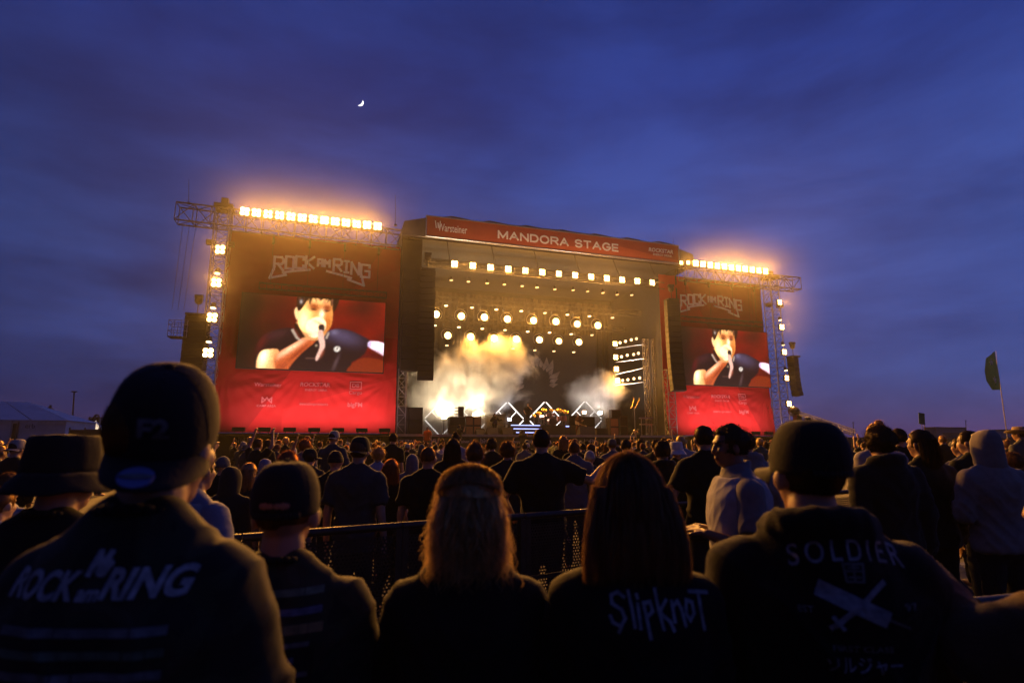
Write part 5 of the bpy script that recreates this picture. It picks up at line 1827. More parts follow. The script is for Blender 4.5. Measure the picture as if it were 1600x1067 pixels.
# big man in cap, hooded black sweater with lettering and crossed blades
p = onD(1262, 1.42)
psF = Pose(1.685, 1.16, ('rail', 'rail'), turn=R(16), shw=.182)
F_, Fs = make_person('broad man in dark strap-back cap and black sweater printed SOLDIER over crossed blades', FRONT, p, R(-30), psF, 1, hair=('short', 'black'),
                     hat=('cap', (0.018, 0.018, 0.017), R(10), R(3)), sleeve='long', voxel=.008, hood=True, seed=37, shirt=BLK, loose=1.5, amp=.009, shirt_mat=M_fleece)
fx = .03
drape('back_lettering', text_mesh('SOLDIER', 1, .01, .95, 0, spacing=1.340), Fs, F_, 0, .245, M_pgrey, 1.425, fx, bend=-1.340, height=.044)
drape('back_emblem', stroke_mesh([[(-1, 1), (1, 1), (.8, -1), (-.8, -1), (-1, 1)], [(0, 1), (0, -1)], [(-.9, .2), (.9, .2)], [(-.5, .6), (.5, .6)], [(-.5, -.5), (.5, -.5)]], .26), Fs, F_, 0, .048, M_pdim, 1.380, fx, height=.04)
sw = stroke_mesh([[(0, 0), (.62, 0)]], .17)
drape('back_blade', sw, Fs, F_, 0, .145, M_pgrey, 1.320, fx - .012, rot=R(-24), height=.034)
drape('back_blade_hilt', stroke_mesh([[(0, 0), (1, 0)]], .16), Fs, F_, 0, .05, M_pdim, 1.282, fx + .078, rot=R(-24), height=.006)
drape('back_sword', stroke_mesh([[(0, 0), (1, 0)]], .06), Fs, F_, 0, .155, M_pgrey, 1.316, fx, rot=R(37), height=.011)
drape('back_sword_guard', stroke_mesh([[(0, 0), (1, 0)]], .2), Fs, F_, 0, .034, M_pgrey, 1.282, fx - .046, rot=R(127), height=.009)
drape('back_lettering', text_mesh('FIRST CLASS', 1, .01), Fs, F_, 0, .12, M_pdim, 1.232, fx, height=.012)
drape('back_lettering', text_mesh('ソルジャー', 1, .01), Fs, F_, 0, .15, M_pgrey, 1.200, fx, height=.032)
drape('back_lettering', text_mesh('EST', 1, .01), Fs, F_, 0, .03, M_pdim, 1.305, fx - .105, height=.013)
drape('back_lettering', text_mesh('97', 1, .01), Fs, F_, 0, .026, M_pdim, 1.315, fx + .105, height=.013)
# person cut by the right edge, fleece sleeve on the rail
p = onD(1690, 1.25)
psG = Pose(1.62, 1.05, ('raise', 'rail'), turn=R(20), female=True)
G_, Gs = make_person('person in brown fleece jacket cut off by the right edge of the picture', FRONT, p, R(-2), psG, 0, hair=('long', 'fair'), sleeve='long',
                     voxel=.009, seed=41, shirt=(0.10, 0.06, 0.035), shirt_mat=M_fleece, loose=1.6)

def neckband(ps, shirt):
    m = MB()
    pts = [Vector((.074 * math.cos(a), -.006 + .070 * math.sin(a), 1.512 - .022 * math.sin(a))) for a in [2 * math.pi * k / 28 for k in range(29)]]
    m.path(pts, .009, 8)
    me = m.mesh('neckband'); me.shade_smooth()
    o = link('neckband', apply(me, ps.fin()), shirt, M_cloth)
    o.color = (0.012, 0.012, 0.013, 1)
for _ps, _s in ((psA, As), (psB, Bs), (psC, Cs), (psD, Ds), (psE, Es)):
    neckband(_ps, _s)

# ------------------------------------------------------------------ stewards in the walkway
def vest(person, ps, seed, colr=(0.36, 0.36, 0.42)):
    mb = MB()
    b = ps.b
    mb.loft([(0, y, z, rx * (0.5 + 0.5 * b) + .040, ry * b + .040) for z, rx, ry, y in TORSO if z > .9][:-1] + [(0, -.006, 1.47, .092, .08)])
    mb.ell((-.085, -.02, 1.452), (.085, .066, .044)); mb.ell((.085, -.02, 1.452), (.085, .066, .044))
    me = solid(mb, .011, 4, .5, 'vest')
    wrinkle(me, .003, 7, 12, seed)
    o = link('vest', apply(me, ps.fin()), person, M_cloth)
    o.color = (*colr, 1)
    return o
p = onD(1146, 3.3)
psH = Pose(1.75, 1.12, ('front', 'front'), turn=R(8))
H_, Hs = make_person('steward in pale vest over grey shirt standing sideways with hands together', 'stewards in the walkway', p, R(68), psH, 3, hair=('tousled', 'black'), voxel=.008, seed=51, shirt=(0.20, 0.19, 0.21), collar=True, loose=.4, amp=.003, trousers=(0.25, 0.22, 0.26))
vest(H_, psH, 3)
p = onD(308, 3.0)
psI = Pose(1.62, 1.1, ('hip', 'hip'))
I_, Is = make_person('steward in pale vest mostly hidden behind the camouflage shirt', 'stewards in the walkway', p, R(-40), psI, 1, hair=('short', 'black'), voxel=.011, seed=55, shirt=(0.2, 0.22, 0.3))
vest(I_, psI, 7, (0.25, 0.26, 0.3))

# ------------------------------------------------------------------ people just beyond the walkway, one by one
MID = 'people beyond the second barrier'
def mid(px, top, d, label, build=1.0, **k):
    H = CAMH + (HOR - top) * d / 903.0
    hat = k.get('hat')
    hk = (k.get('hair') or ('', ''))[0]
    H -= 0.03 if hat else (.015 if hk in ('curly', 'tousled') else 0.0)
    p = onD(px, d)
    ps = Pose(H, build, k.pop('arms', ('down', 'down')), turn=k.pop('turn', 0.0), female=k.pop('female', False))
    f = k.pop('facing', None)
    kk = dict(voxel=.015, amp=.009, detail=.8, seed=int(px))
    kk.update(k)
    return make_person(label, MID, p, toward(p) if f is None else f, ps, k.pop('skin', int(px) % 3), **{a: b for a, b in kk.items() if a != 'skin'})
mid(561, 681, 5.0, 'man in dark grey T-shirt standing upright just behind the second rail', 1.05, shirt=(0.045, 0.047, 0.055), hair=('short', 'brown'), hat=('cap', (0.02, 0.02, 0.02), math.pi), hem=.78)
mid(846, 671, 5.3, 'broad man with flat-topped hair in wide black T-shirt, thumb over the rail', 1.22, hair=('short', 'black'), arms=('hip', 'out'), shirt=BLK)
mid(669, 699, 5.4, 'man with cropped hair and black T-shirt right of the grey T-shirt', 1.1, hair=('crop', 'brown'), shirt=BLK)
mid(708, 686, 7.2, 'long-haired person with dark hair before the brightest stage smoke', 1.0, hair=('long', 'black'), shirt=BLK, female=True)
mid(742, 691, 5.2, 'man with bright rim on tousled hair behind the blond woman', 1.1, hair=('tousled', 'brown'), shirt=BLK)
mid(793, 690, 6.8, 'slim person with curly mop of hair left of the flat-topped man', .95, hair=('curly', 'brown'), shirt=(0.02, 0.02, 0.022))
mid(525, 703, 6.2, 'person in black beanie left of the grey T-shirt man', 1.0, hair=None, hat=('beanie', (0.013, 0.013, 0.015)), shirt=BLK)
mid(451, 704, 4.9, 'person with reddish tousled hair whose crown shows above the strap-opening cap', 1.0, hair=('tousled', 'auburn'), shirt=BLK)
mid(485, 700, 7.4, 'man in dark cap turned half right, beyond the reddish hair', 1.0, hair=('short', 'black'), hat=('cap', (0.016, 0.016, 0.018), R(-40)), shirt=(0.03, 0.03, 0.03))
mid(612, 718, 6.0, 'short person with long frizzy hair glowing golden right of the grey T-shirt', .92, hair=('wavy', 'auburn'), female=True, shirt=BLK)
mid(391, 724, 5.8, 'girl with long fair hair over a dark printed shirt, left of the strap-opening cap', .92, hair=('long', 'fair'), female=True, shirt=(0.02, 0.018, 0.02))
mid(592, 699, 8.2, 'person with curly lit hair in pale blue shirt right of the grey T-shirt', .95, hair=('curly', 'fair'), shirt=(0.28, 0.3, 0.42))
mid(645, 709, 8.0, 'person in grey hood beside the frizzy golden hair', 1.0, hair=None, hat=('hood', (0.16, 0.16, 0.19)), sleeve='long', shirt=(0.16, 0.16, 0.19), hood=False)
mid(897, 690, 8.0, 'man with short hair and plaid collar right of the flat-topped man', 1.0, hair=('short', 'brown'), shirt=(0.12, 0.12, 0.15), collar=True)
mid(921, 703, 8.4, 'person in pale beanie just left of the long-haired woman', 1.0, hair=None, hat=('beanie', (0.30, 0.30, 0.34)), shirt=(0.05, 0.05, 0.06))
mid(978, 687, 9.0, 'man with dark hair directly above the topknot', 1.0, hair=('short', 'black'), shirt=BLK)
mid(1035, 688, 5.9, 'man with dark hair and fur-collared jacket right of the long-haired woman', 1.15, hair=('tousled', 'black'), sleeve='long', hood=True, shirt=(0.016, 0.015, 0.015), shirt_mat=M_fleece)
mid(1057, 688, 7.6, 'person in white bucket hat near the right stage wing', 1.0, hair=('short', 'brown'), hat=('bucket', (0.62, 0.62, 0.68)), shirt=BLK)
mid(1101, 666, 5.2, 'tall slim man with dark hair and black T-shirt left of the steward', 1.0, hair=('short', 'black'), shirt=BLK, arms=('hip', 'hip'))
mid(1167, 676, 5.6, 'person in light grey hooded sweater right of the steward', 1.12, hair=('short', 'black'), sleeve='long', hood=True, shirt=(0.25, 0.25, 0.26), shirt_mat=M_fleece)
mid(1378, 667, 4.4, 'man with big curly hair and grey hood over black jacket near the barrier stand', 1.12, hair=('curly', 'black'), sleeve='long', hood=True, shirt=(0.018, 0.018, 0.02), shirt_mat=M_fleece)
mid(1372, 662, 6.2, 'tall person with lit fair hair behind the big curly head', 1.0, hair=('bun', 'fair'), shirt=(0.3, 0.28, 0.3))
mid(1407, 670, 7.4, 'man with dark short hair right of the big curly head', 1.0, hair=('short', 'black'), shirt=BLK)
mid(1441, 673, 4.9, 'woman with long dark hair in black jacket left of the barrier braces', 1.02, hair=('long', 'black'), female=True, sleeve='long', shirt=(0.014, 0.014, 0.015), turn=R(25))
mid(1503, 684, 7.0, 'man in grey jacket seen half from the side left of the grey hood', 1.0, hair=('short', 'black'), sleeve='long', shirt=(0.16, 0.16, 0.17), turn=R(30), arms=('half', 'front'))
mid(1517, 674, 5.8, 'dark-haired man with warmly lit cheek just left of the grey hood', 1.0, hair=('short', 'black'), shirt=BLK, turn=R(35))
mid(1541, 672, 4.6, 'person with grey hood up in pale sweatshirt at the right edge', 1.14, hair=None, hat=('hood', (0.30, 0.27, 0.25)), sleeve='long', shirt=(0.30, 0.27, 0.26), shirt_mat=M_fleece, arms=('front', 'hip'), hem=.84)
mid(1597, 665, 11, 'person in pale wide-brimmed hat at the right edge', 1.0, hair=('short', 'brown'), hat=('cowboy', (0.4, 0.3, 0.18)), shirt=(0.1, 0.1, 0.1), turn=R(20))
mid(1579, 708, 6.5, 'short curly-haired person in front of the lit faces at the right edge', .95, hair=('curly', 'brown'), shirt=BLK)
mid(20, 738, 4.2, 'person with lit tousled hair at the left edge beyond the bucket hat', .95, hair=('tousled', 'brown'), shirt=(0.2, 0.22, 0.3))
mid(8, 762, 3.1, 'person in pale blue shirt cut off by the left edge', 1.1, hair=('short', 'brown'), shirt=(0.32, 0.34, 0.46), voxel=.011)
mid(350, 712, 6.6, 'person in grey knit hat seen past the camouflage shoulder', 1.0, hair=None, hat=('beanie', (0.12, 0.12, 0.12)), shirt=BLK, arms=('up', 'down'))
mid(365, 728, 5.0, 'person in black hooded jacket between camouflage shoulder and fair-haired girl', 1.05, hair=None, hat=('hood', (0.03, 0.03, 0.034)), sleeve='long', shirt=(0.02, 0.02, 0.022))
mid(417, 716, 8.2, 'person in pale violet hood beyond the fair-haired girl', 1.0, hair=None, hat=('hood', (0.24, 0.24, 0.36)), sleeve='long', shirt=(0.2, 0.2, 0.3))

# ------------------------------------------------------------------ the packed crowd
ARCH = []
def arch(hair, hat, female, arms, sleeve, build, hood=False, k=0):
    ps = Pose(1.75, build, arms, female=female)
    d = dict(body=body_mesh(ps, .017), shirt=shirt_mesh(ps, .02, sleeve, 1.0, .006, k, .8, hood), trousers=trousers_mesh(ps, .026))
    d['hair'] = hair_mesh(hair, ps, k + 60, .45) if hair else None
    d['hat'] = hat
    d['ps'] = ps
    d['body'].materials.append(M_skin)
    d['shirt'].materials.append(M_cloth)
    d['trousers'].materials.append(M_cloth)
    if hat:
        M = ps.fin() @ ps.headm() @ Euler((0, 0, math.pi if hat == 'cap' and k % 2 else 0)).to_matrix().to_4x4()
        big = MB()
        d['hatparts'] = []
        for nm, mb in cap_meshes(hat, k):
            if nm in ('seam', 'button', 'strap', 'strap_opening'): continue
            me = mb.mesh(nm)
            me.shade_smooth()
            me.materials.append(M_cloth)
            d['hatparts'].append((nm, apply(me, M)))
    ARCH.append(d)
k = 0
for hair, hat, fem, arms, sl, b in (('short', None, False, ('down', 'down'), 'short', 1.05), ('tousled', None, False, ('hip', 'down'), 'short', 1.0), ('curly', None, False, ('down', 'front'), 'long', 1.0),
                                    ('long', None, True, ('down', 'hip'), 'short', .95), ('wavy', None, True, ('front', 'front'), 'long', .95), ('bun', None, True, ('down', 'down'), 'short', .95),
                                    ('short', 'cap', False, ('down', 'down'), 'short', 1.1), ('crop', 'cap', False, ('hip', 'hip'), 'long', 1.15), (None, 'beanie', False, ('down', 'down'), 'long', 1.05),
                                    (None, 'hood', False, ('front', 'front'), 'long', 1.1), ('short', 'bucket', False, ('down', 'down'), 'short', 1.0), ('ponytail', None, True, ('down', 'down'), 'short', .95),
                                    ('short', None, False, ('up', 'down'), 'short', 1.0), ('tousled', None, False, ('up', 'up'), 'short', 1.0), ('long', None, True, ('down', 'up'), 'short', .95), ('crop', None, False, ('down', 'half'), 'short', 1.15)):
    arch(hair, hat, fem, arms, sl, b, False, k)
    k += 1
rng = random.Random(21)
HC = ['black', 'black', 'brown', 'brown', 'brown', 'fair', 'auburn', 'blond']
SHC = [(0.009, 0.009, 0.010)] * 8 + [(0.03, 0.03, 0.035), (0.05, 0.05, 0.06), (0.02, 0.03, 0.06), (0.12, 0.12, 0.14), (0.3, 0.3, 0.34), (0.25, 0.05, 0.05), (0.5, 0.5, 0.53), (0.10, 0.11, 0.07)]
HATN = {'cap': 'cap', 'beanie': 'beanie', 'hood': 'hood', 'bucket': 'bucket_hat'}
HWORD = {'short': 'short-haired', 'tousled': 'tousle-haired', 'curly': 'curly-haired', 'long': 'long-haired', 'wavy': 'wavy-haired', 'bun': 'bun-haired', 'ponytail': 'ponytailed', 'crop': 'crop-haired', None: ''}
HAIRCOPY = {}
def crowd_person(a, loc, facing, H, hc, sc, skin, label, group):
    d = ARCH[a]
    s = H / 1.75
    o = link('person', d['body'], None, None, loc)
    o.scale = (s, s, s)
    o.rotation_euler = (rng.gauss(0, .03), rng.gauss(0, .035), facing)
    o.color = (*SKIN_T[skin], 1)
    tag(o, label, 'person', group)
    q = link('shirt', d['shirt'], o); q.color = (*sc, 1)
    q = link('trousers', d['trousers'], o); q.color = (0.02, 0.022, 0.03, 1)
    if d['hair']:
        key = (a, hc)
        if key not in HAIRCOPY:
            m_ = d['hair'].copy(); m_.materials.clear(); m_.materials.append(HAIR[hc]); HAIRCOPY[key] = m_
        link('hair', HAIRCOPY[key], o)
    if d['hat']:
        hcol = rng.choice([(0.014, 0.014, 0.015), (0.02, 0.02, 0.03), (0.1, 0.1, 0.11), (0.25, 0.25, 0.28), (0.14, 0.03, 0.03), (0.35, 0.33, 0.3)])
        root = None
        for nm, me in d['hatparts']:
            w = link(HATN[d['hat']] if root is None else nm, me, root or o)
            w.color = (*hcol, 1)
            root = root or w
    return o
cover = np.zeros((130, 1800), bool)                       # photograph rows 650..779, columns -100..1699: what nearer people hide
def mark(px, top, hw, d, setit=True):
    x0, x1 = int(px - hw + 100), int(px + hw + 100)
    y0, y1 = int(top - 650), int(top - 650 + 2.3 * hw)
    x0, x1, y0, y1 = max(0, x0), min(1799, x1), max(0, y0), min(129, y1)
    if x1 <= x0 or y1 <= y0: return 0.0
    free = 1 - cover[y0:y1, x0:x1].mean()
    if setit:
        cover[y0:y1, x0:x1] = True
        sx0, sx1 = max(0, int(px - 2.3 * hw + 100)), min(1799, int(px + 2.3 * hw + 100))
        cover[min(129, y1):, sx0:sx1] = True
    return free
for (px, top, d) in ((561, 681, 5), (846, 671, 5.3), (669, 699, 5.4), (708, 686, 7.2), (742, 691, 5.2), (793, 690, 6.8), (525, 703, 6.2), (451, 704, 4.9), (1035, 688, 5.9), (1101, 666, 5.2), (1167, 676, 5.6), (1378, 667, 4.4), (1441, 673, 4.9), (1541, 672, 4.6), (1517, 674, 5.8)):
    mark(px, top, 85 / d, d)
for (px, top, hw) in ((265, 570, 100), (100, 675, 62), (455, 722, 55), (735, 742, 60), (980, 707, 60), (1265, 657, 58), (1140, 672, 30)):
    mark(px, max(650, top), hw, 1)
cands = []
for _ in range(5200):
    d = rng.uniform(5.6, 37.5)
    px = rng.uniform(-60, 1660)
    if d < 6.6 and 330 < px < 1280: continue
    dens = (.10 if 350 < px < 1230 else .45) if d < 10 else (.42 if d < 16 else (1.0 if d < 26 else 1.3))
    if rng.random() > dens * d / 48: continue
    p = onD(px, d)
    if p.y > 38.6 or p.y < 3.9 + .246 * (p.x + 3.4): continue
    cands.append((d, px, p))
cands.sort(key=lambda t: t[0])
placed, rest, LAB = [], [], {}
for d, px, p in cands:
    if any((p - q).length < .55 for q in placed[-60:]): continue
    H = min(1.9, max(1.5, rng.gauss(1.70, .085)))
    top = HOR - (H - CAMH) * 903 / d
    hw = 95 / d
    fr = mark(px, top, hw, d, False)
    if fr < .28: continue
    mark(px, top, hw, d)
    if len(placed) < 250:
        placed.append(p)
        r_ = rng.random()
        a = rng.choice([12, 13, 14, 15]) if (d > 9 and r_ < .22) else rng.randrange(12)
        hc = rng.choice(HC)
        if d > 9: f_ = toward(p) + rng.gauss(0, .18)
        else: f_ = toward(p) + rng.gauss(0, .12)
        band = 'front' if d > 26 else ('middle' if d > 14 else 'rear')
        where = 'before the left wing' if px < 640 else ('before the stage opening' if px < 1040 else ('before the right wing' if px < 1230 else 'right of the stage'))
        dd = ARCH[a]
        hn = {'cap': 'capped', 'beanie': 'beanie-wearing', 'hood': 'hooded', 'bucket': 'bucket-hatted'}.get(dd['hat']) or HWORD[[None, 'short', 'tousled', 'curly', 'long', 'wavy', 'bun', 'short', 'crop', None, None, 'short', 'ponytail', 'short', 'tousled', 'long', 'crop'][a + 1]]
        hn = ('arm-raising ' if a in (12, 13, 14) else '') + hn
        up = ''
        _o = crowd_person(a, p, f_, H, hc, rng.choice(SHC), rng.choice([0, 0, 1, 1, 2, 3]), None, '%s people%s in the %s crowd %s' % (hn, up, band, where))
        LAB.setdefault((hn, up, band, where), []).append((px, _o))
    else:
        rest.append((p, H))
    if len(rest) > 160: break
NUM = ORD + ['fifteenth', 'sixteenth', 'seventeenth', 'eighteenth', 'nineteenth', 'twentieth'] + ['%s-last' % o for o in ORD]
for (hn, up, band, where), L_ in LAB.items():
    L_.sort(key=lambda t: t[0])
    for i, (_, o) in enumerate(L_):
        o['label'] = ('%s person%s in the %s crowd %s' % (hn, up, band, where)) if len(L_) == 1 else ('%s %s person%s from the left in the %s crowd %s' % (NUM[i], hn, up, band, where))
# what is left of the far crowd reads as one mass
cm = MB()
for p, H in rest:
    s = H / 1.75
    cm.ell(p + Vector((0, 0, 1.65 * s)), (.085, .1, .12), nu=8, nv=6)
    cm.loft([(p.x, p.y, .02, .14, .1), (p.x, p.y, .9 * s, .18, .12), (p.x, p.y, 1.38 * s, .21, .12), (p.x, p.y, 1.47 * s, .09, .07), (p.x, p.y, 1.56 * s, .06, .06)], 8)
if rest:
    tag(cm.build('crowd', mat('far_crowd', (0.03, 0.026, 0.025), .85, var=.5, scale=3), smooth=True), 'tightly packed heads close to the stage front', 'crowd', kind='stuff')
# ------------------------------------------------------------------ band, backline and smoke
M_tolex = mat('amp_tolex', (0.035, 0.025, 0.02), .6, var=.3, scale=20)
M_bgrille = mat('brown_grille_cloth', (0.30, 0.16, 0.08), .8, var=.2, scale=30)
def pixx(px, Y): return onY(px, 670, Y).x
def pixz(px, py, Y): return onY(px, py, Y).z
def amp_stack(name, lab, px0, px1, pyt, Y, cols, rows, dep=.8, grm=None, base=None):
    x0, x1 = pixx(px0, Y), pixx(px1, Y)
    zt = pixz((px0 + px1) / 2, pyt, Y)
    z0 = DECK if base is None else base
    t = thing(name, lab, 'amplifier', ((x0 + x1) / 2, Y, z0), 0, 'backline amplifiers and speakers')
    w, h = (x1 - x0) / cols, (zt - z0) / rows
    for i in range(cols):
        for j in range(rows):
            m = MB(); m.box2((x0 + i * w + .01, Y, z0 + j * h + (.0 if j == 0 else .012)), (x0 + (i + 1) * w - .01, Y + dep, z0 + (j + 1) * h))
            c = m.build('cabinet', M_tolex, t)
            m = MB(); m.box2((x0 + i * w + .06, Y - .02, z0 + j * h + .07), (x0 + (i + 1) * w - .06, Y - .002, z0 + (j + 1) * h - .06)); m.build('grille', grm or M_bgrille, c)
    return t
amp_stack('guitar_cabinet', 'dark tall cabinet pair at the left of the band', 702, 727, 651, 45.5, 1, 2, grm=M_grille)
amp_stack('guitar_cabinet', 'brown two by two speaker cabinet wall left of the long-haired guitarist', 727.5, 752, 650, 46.2, 2, 2)
amp_stack('guitar_cabinet', 'wide amplifier stack behind the long-haired guitarist', 761, 790, 647, 48.6, 2, 2, grm=M_grille)
amp_stack('guitar_cabinet', 'amplifier stack behind the right guitarist, left half', 889, 909, 649, 48.2, 1, 2, grm=M_grille)
amp_stack('guitar_cabinet', 'amplifier stack behind the right guitarist, right half', 910, 930, 651, 47.9, 1, 2, grm=M_grille)
amp_stack('equipment_case', 'dark equipment case stack right of the rotary cabinet', 969, 981, 650, 46.4, 1, 2, grm=M_grille)
amp_stack('stage_monitor_box', 'low black monitor box near the rotary cabinet', 932, 950, 669, 44.5, 1, 1, grm=M_grille)
amp_stack('rotary_cabinet', 'narrow brown rotary speaker cabinet with cut-out front', 953.5, 967, 653, 46.0, 1, 2)
amp_stack('amplifier_head', 'small dark box on top of the rotary cabinet', 956, 971, 640, 46.3, 1, 1, dep=.5, grm=M_grille, base=pixz(962, 652.5, 46.0))
# fan of three shelves on the left cabinet
t = thing('shelf_rack', 'small rack of three tilted shelves on the dark left cabinet', 'rack', (pixx(718, 45.8), 45.8, pixz(715, 651, 45.6)))
m = MB(); m.box2((pixx(716, 45.8), 45.7, pixz(716, 650.5, 45.8)), (pixx(724, 45.8), 46.1, pixz(716, 635, 45.8))); m.build('box', M_tolex, t)
for py in (637, 642, 647):
    z = pixz(714, py, 45.8)
    m = MB(); m.box((pixx(713.5, 45.8), 45.9, z), (.35, .4, .05), Euler((0, R(-6), 0)).to_quaternion()); m.build('shelf', M_tolex, t)
# wedge monitors along the front
def wedge(px0, px1, Y, lab, pyt=668):
    x0, x1 = pixx(px0, Y), pixx(px1, Y)
    z1 = pixz(px0, pyt, Y)
    t = thing('wedge_monitor', lab, 'loudspeaker', ((x0 + x1) / 2, Y, DECK), 0, 'wedge monitors on the stage')
    m = MB(); m.prism([(Y, DECK), (Y + .62, DECK), (Y + .75, DECK + .22), (Y + .25, z1)], x0, x1, lambda u, v, w: (w, u, v)); m.build('cabinet', M_tolex, t)
    m = MB(); m.box(((x0 + x1) / 2, Y + .55, (z1 + DECK + .22) / 2 + .02), (x1 - x0 - .1, .5, .02), Euler((R(-40), 0, 0)).to_quaternion()); m.build('grille', M_grille, t)
wedge(762, 779, 44.2, 'wedge monitor in front of the long-haired guitarist')
wedge(786, 802, 44.2, 'wedge monitor left of the blue lit steps')
wedge(745, 759, 44.6, 'wedge monitor left of the long-haired guitarist', 670)
wedge(907, 930, 43.4, 'wedge monitor under the right guitarist foot', 666)
# steps with blue-white light bars, drum riser
t = thing('stage_steps', 'three steps edged with blue-white light bars below the singer', 'steps', (pixx(824, 46), 46, DECK))
SX0, SX1 = pixx(803, 46), pixx(846, 46)
for i in range(3):
    m = MB(); m.box2((SX0 - .1 * i, 45.4 + i * .4, DECK), (SX1, 47.2, DECK + .31 * (i + 1))); m.build('step', M_tolex, t)
    m = MB(); m.box2((SX0 - .1 * i, 45.36 + i * .4, DECK + .31 * (i + 1) - .09), (SX1 - .06, 45.394 + i * .4, DECK + .31 * (i + 1) - .03)); m.build('light_bar', emit('blue_bar', (.35, .42, 1.0), 3.0), t)
t = thing('drum_riser', 'dark drum riser right of the lit steps', 'riser', (pixx(866, 47), 47, DECK))
m = MB(); m.box2((SX1 + .05, 46.2, DECK), (pixx(889, 46.2), 50.5, DECK + .9)); m.build('platform', M_tolex, t)
m = MB(); m.box2((pixx(884, 46.2), 46.14, DECK + .78), (pixx(889, 46.2), 46.19, DECK + .86)); m.build('light_bar', emit('blue_bar', (.35, .42, 1.0), 3.0), t)
# drum kit
M_shell = mat('drum_shell', (0.45, 0.20, 0.12), .3, .3, coat=.5)
M_brass = mat('cymbal_brass', (0.75, 0.5, 0.2), .25, 1.0)
dk = thing('drum_kit', 'drum kit with brass cymbals on the riser', 'drums', (pixx(861, 48), 48, DECK + .9))
dx, dy, dz = pixx(861, 48), 48.0, DECK + .9
m = MB(); m.tube((dx, dy - .4, dz + .36), (dx, dy + .1, dz + .36), .36, n=24); b_ = m.build('bass_drum', M_shell, dk, True)
m = MB(); m.tube((dx, dy - .41, dz + .36), (dx, dy - .405, dz + .36), .33, n=24); m.build('drum_head', mat('drum_skin', (0.05, 0.03, 0.03), .4), b_)
for (ox, oy, oz, r_, h_) in ((-.32, -.15, .85, .17, .26), (.25, -.15, .87, .18, .27), (.85, .1, .45, .24, .42), (1.35, .2, .45, .26, .45), (-.75, .2, .62, .19, .16)):
    m = MB(); m.tube((dx + ox, dy + oy, dz + oz), (dx + ox, dy + oy + .03, dz + oz + h_), r_, n=18); q = m.build('tom_drum', M_shell, dk, True)
    for lx in (-.6, .6):
        m = MB(); m.tube((dx + ox + lx * r_, dy + oy, dz), (dx + ox + lx * r_, dy + oy, dz + oz + .1), .015, n=5); m.build('leg', M_alu, q)
for (ox, oy, oz, r_) in ((-1.15, 0, 1.15, .26), (-.7, -.2, 1.4, .28), (.05, -.1, 1.45, .2), (.75, -.2, 1.42, .3), (1.45, 0, 1.3, .3), (-1.5, .3, .95, .2)):
    m = MB(); m.tube((dx + ox, dy + oy, dz + oz - .02), (dx + ox, dy + oy - .04, dz + oz + .02), r_, .04, 20); q = m.build('cymbal', M_brass, dk, True)
    m = MB(); m.tube((dx + ox, dy + oy, dz), (dx + ox, dy + oy, dz + oz), .014, n=5); m.tube((dx + ox - .25, dy + oy, dz), (dx + ox, dy + oy, dz + .4), .012, n=5); m.tube((dx + ox + .25, dy + oy, dz), (dx + ox, dy + oy, dz + .4), .012, n=5); m.build('stand', M_alu, q)
# musicians
BAND = 'musicians on the stage'
TOCAM = lambda p: math.atan2(p[0], -p[1]) if False else math.atan2(-(0 - p[0]), 0 - p[1])
px_, Ys = 825, 46.8
x = pixx(px_, Ys)
make_person('singer in dark clothes standing on the lit steps holding a microphone', BAND, (x, Ys, DECK + .93), TOCAM((x, Ys)), Pose(1.84, 1.12, ('mic', 'hip')), 0, shirt=(0.02, 0.02, 0.022), hair=('tousled', 'black'), voxel=.014, seed=3)
x = pixx(773, 45.6)
g1, _ = make_person('long-haired guitarist standing before the wide amplifier stack', BAND, (x, 45.6, DECK), TOCAM((x, 45.6)) + .4, Pose(1.80, 1.1, ('fret', 'strum'), nod=R(-18)), 0, shirt=(0.015, 0.015, 0.016), hair=('long', 'black'), voxel=.014, seed=5, sleeve='long')
x2 = pixx(905, 44.4)
g2, _ = make_person('guitarist standing wide-legged at the right with red trousers', BAND, (x2, 44.4, DECK), TOCAM((x2, 44.4)) - .5, Pose(1.80, 1.0, ('fret', 'strum'), nod=R(-15), legs='wide', lean=R(-12)), 0, shirt=(0.06, 0.02, 0.02), trousers=(0.16, 0.05, 0.04), hair=('tousled', 'brown'), voxel=.014, seed=7)
x3 = pixx(862, 49.2)
make_person('drummer seated behind the drum kit', BAND, (x3, 49.2, DECK + .55), TOCAM((x3, 49.2)), Pose(1.76, 1.05, ('half', 'half')), 0, shirt=(0.10, 0.05, 0.04), hair=('tousled', 'brown'), voxel=.016, seed=8)
def guitar(person, lab, colr):
    w = person.matrix_world if False else Matrix.Translation(person.location) @ person.rotation_euler.to_matrix().to_4x4()
    o = thing('electric_guitar', lab, 'guitar', person.location, person.rotation_euler.z, 'guitars')
    mt = mat('guitar_' + lab[:6], colr, .25, coat=.6)
    out_ = [(-.18, -.06), (-.10, -.15), (.02, -.13), (.08, -.09), (.2, -.14), (.24, -.04), (.14, 0), (.2, .09), (.1, .12), (0, .1), (-.12, .14), (-.2, .06)]
    rot = Matrix.Rotation(R(-18), 3, 'Y')
    c = Vector((.06, .21, 1.03))
    f = lambda u, v, d: tuple(c + rot @ Vector((-u, d, v)))
    m = MB(); m.prism(out_, 0, .045, f); m.build('body', mt, o, local=True)
    m = MB(); m.box(c + rot @ Vector((-.5, .03, .0)), (.62, .025, .05), rot.to_quaternion()); m.build('neck', mat('maple', (0.35, 0.2, 0.1), .4), o, local=True)
    m = MB(); m.box(c + rot @ Vector((-.87, .03, .01)), (.15, .022, .085), rot.to_quaternion()); m.build('headstock', mt, o, local=True)
    return o
guitar(g1, 'dark electric guitar held by the long-haired guitarist', (0.03, 0.02, 0.02))
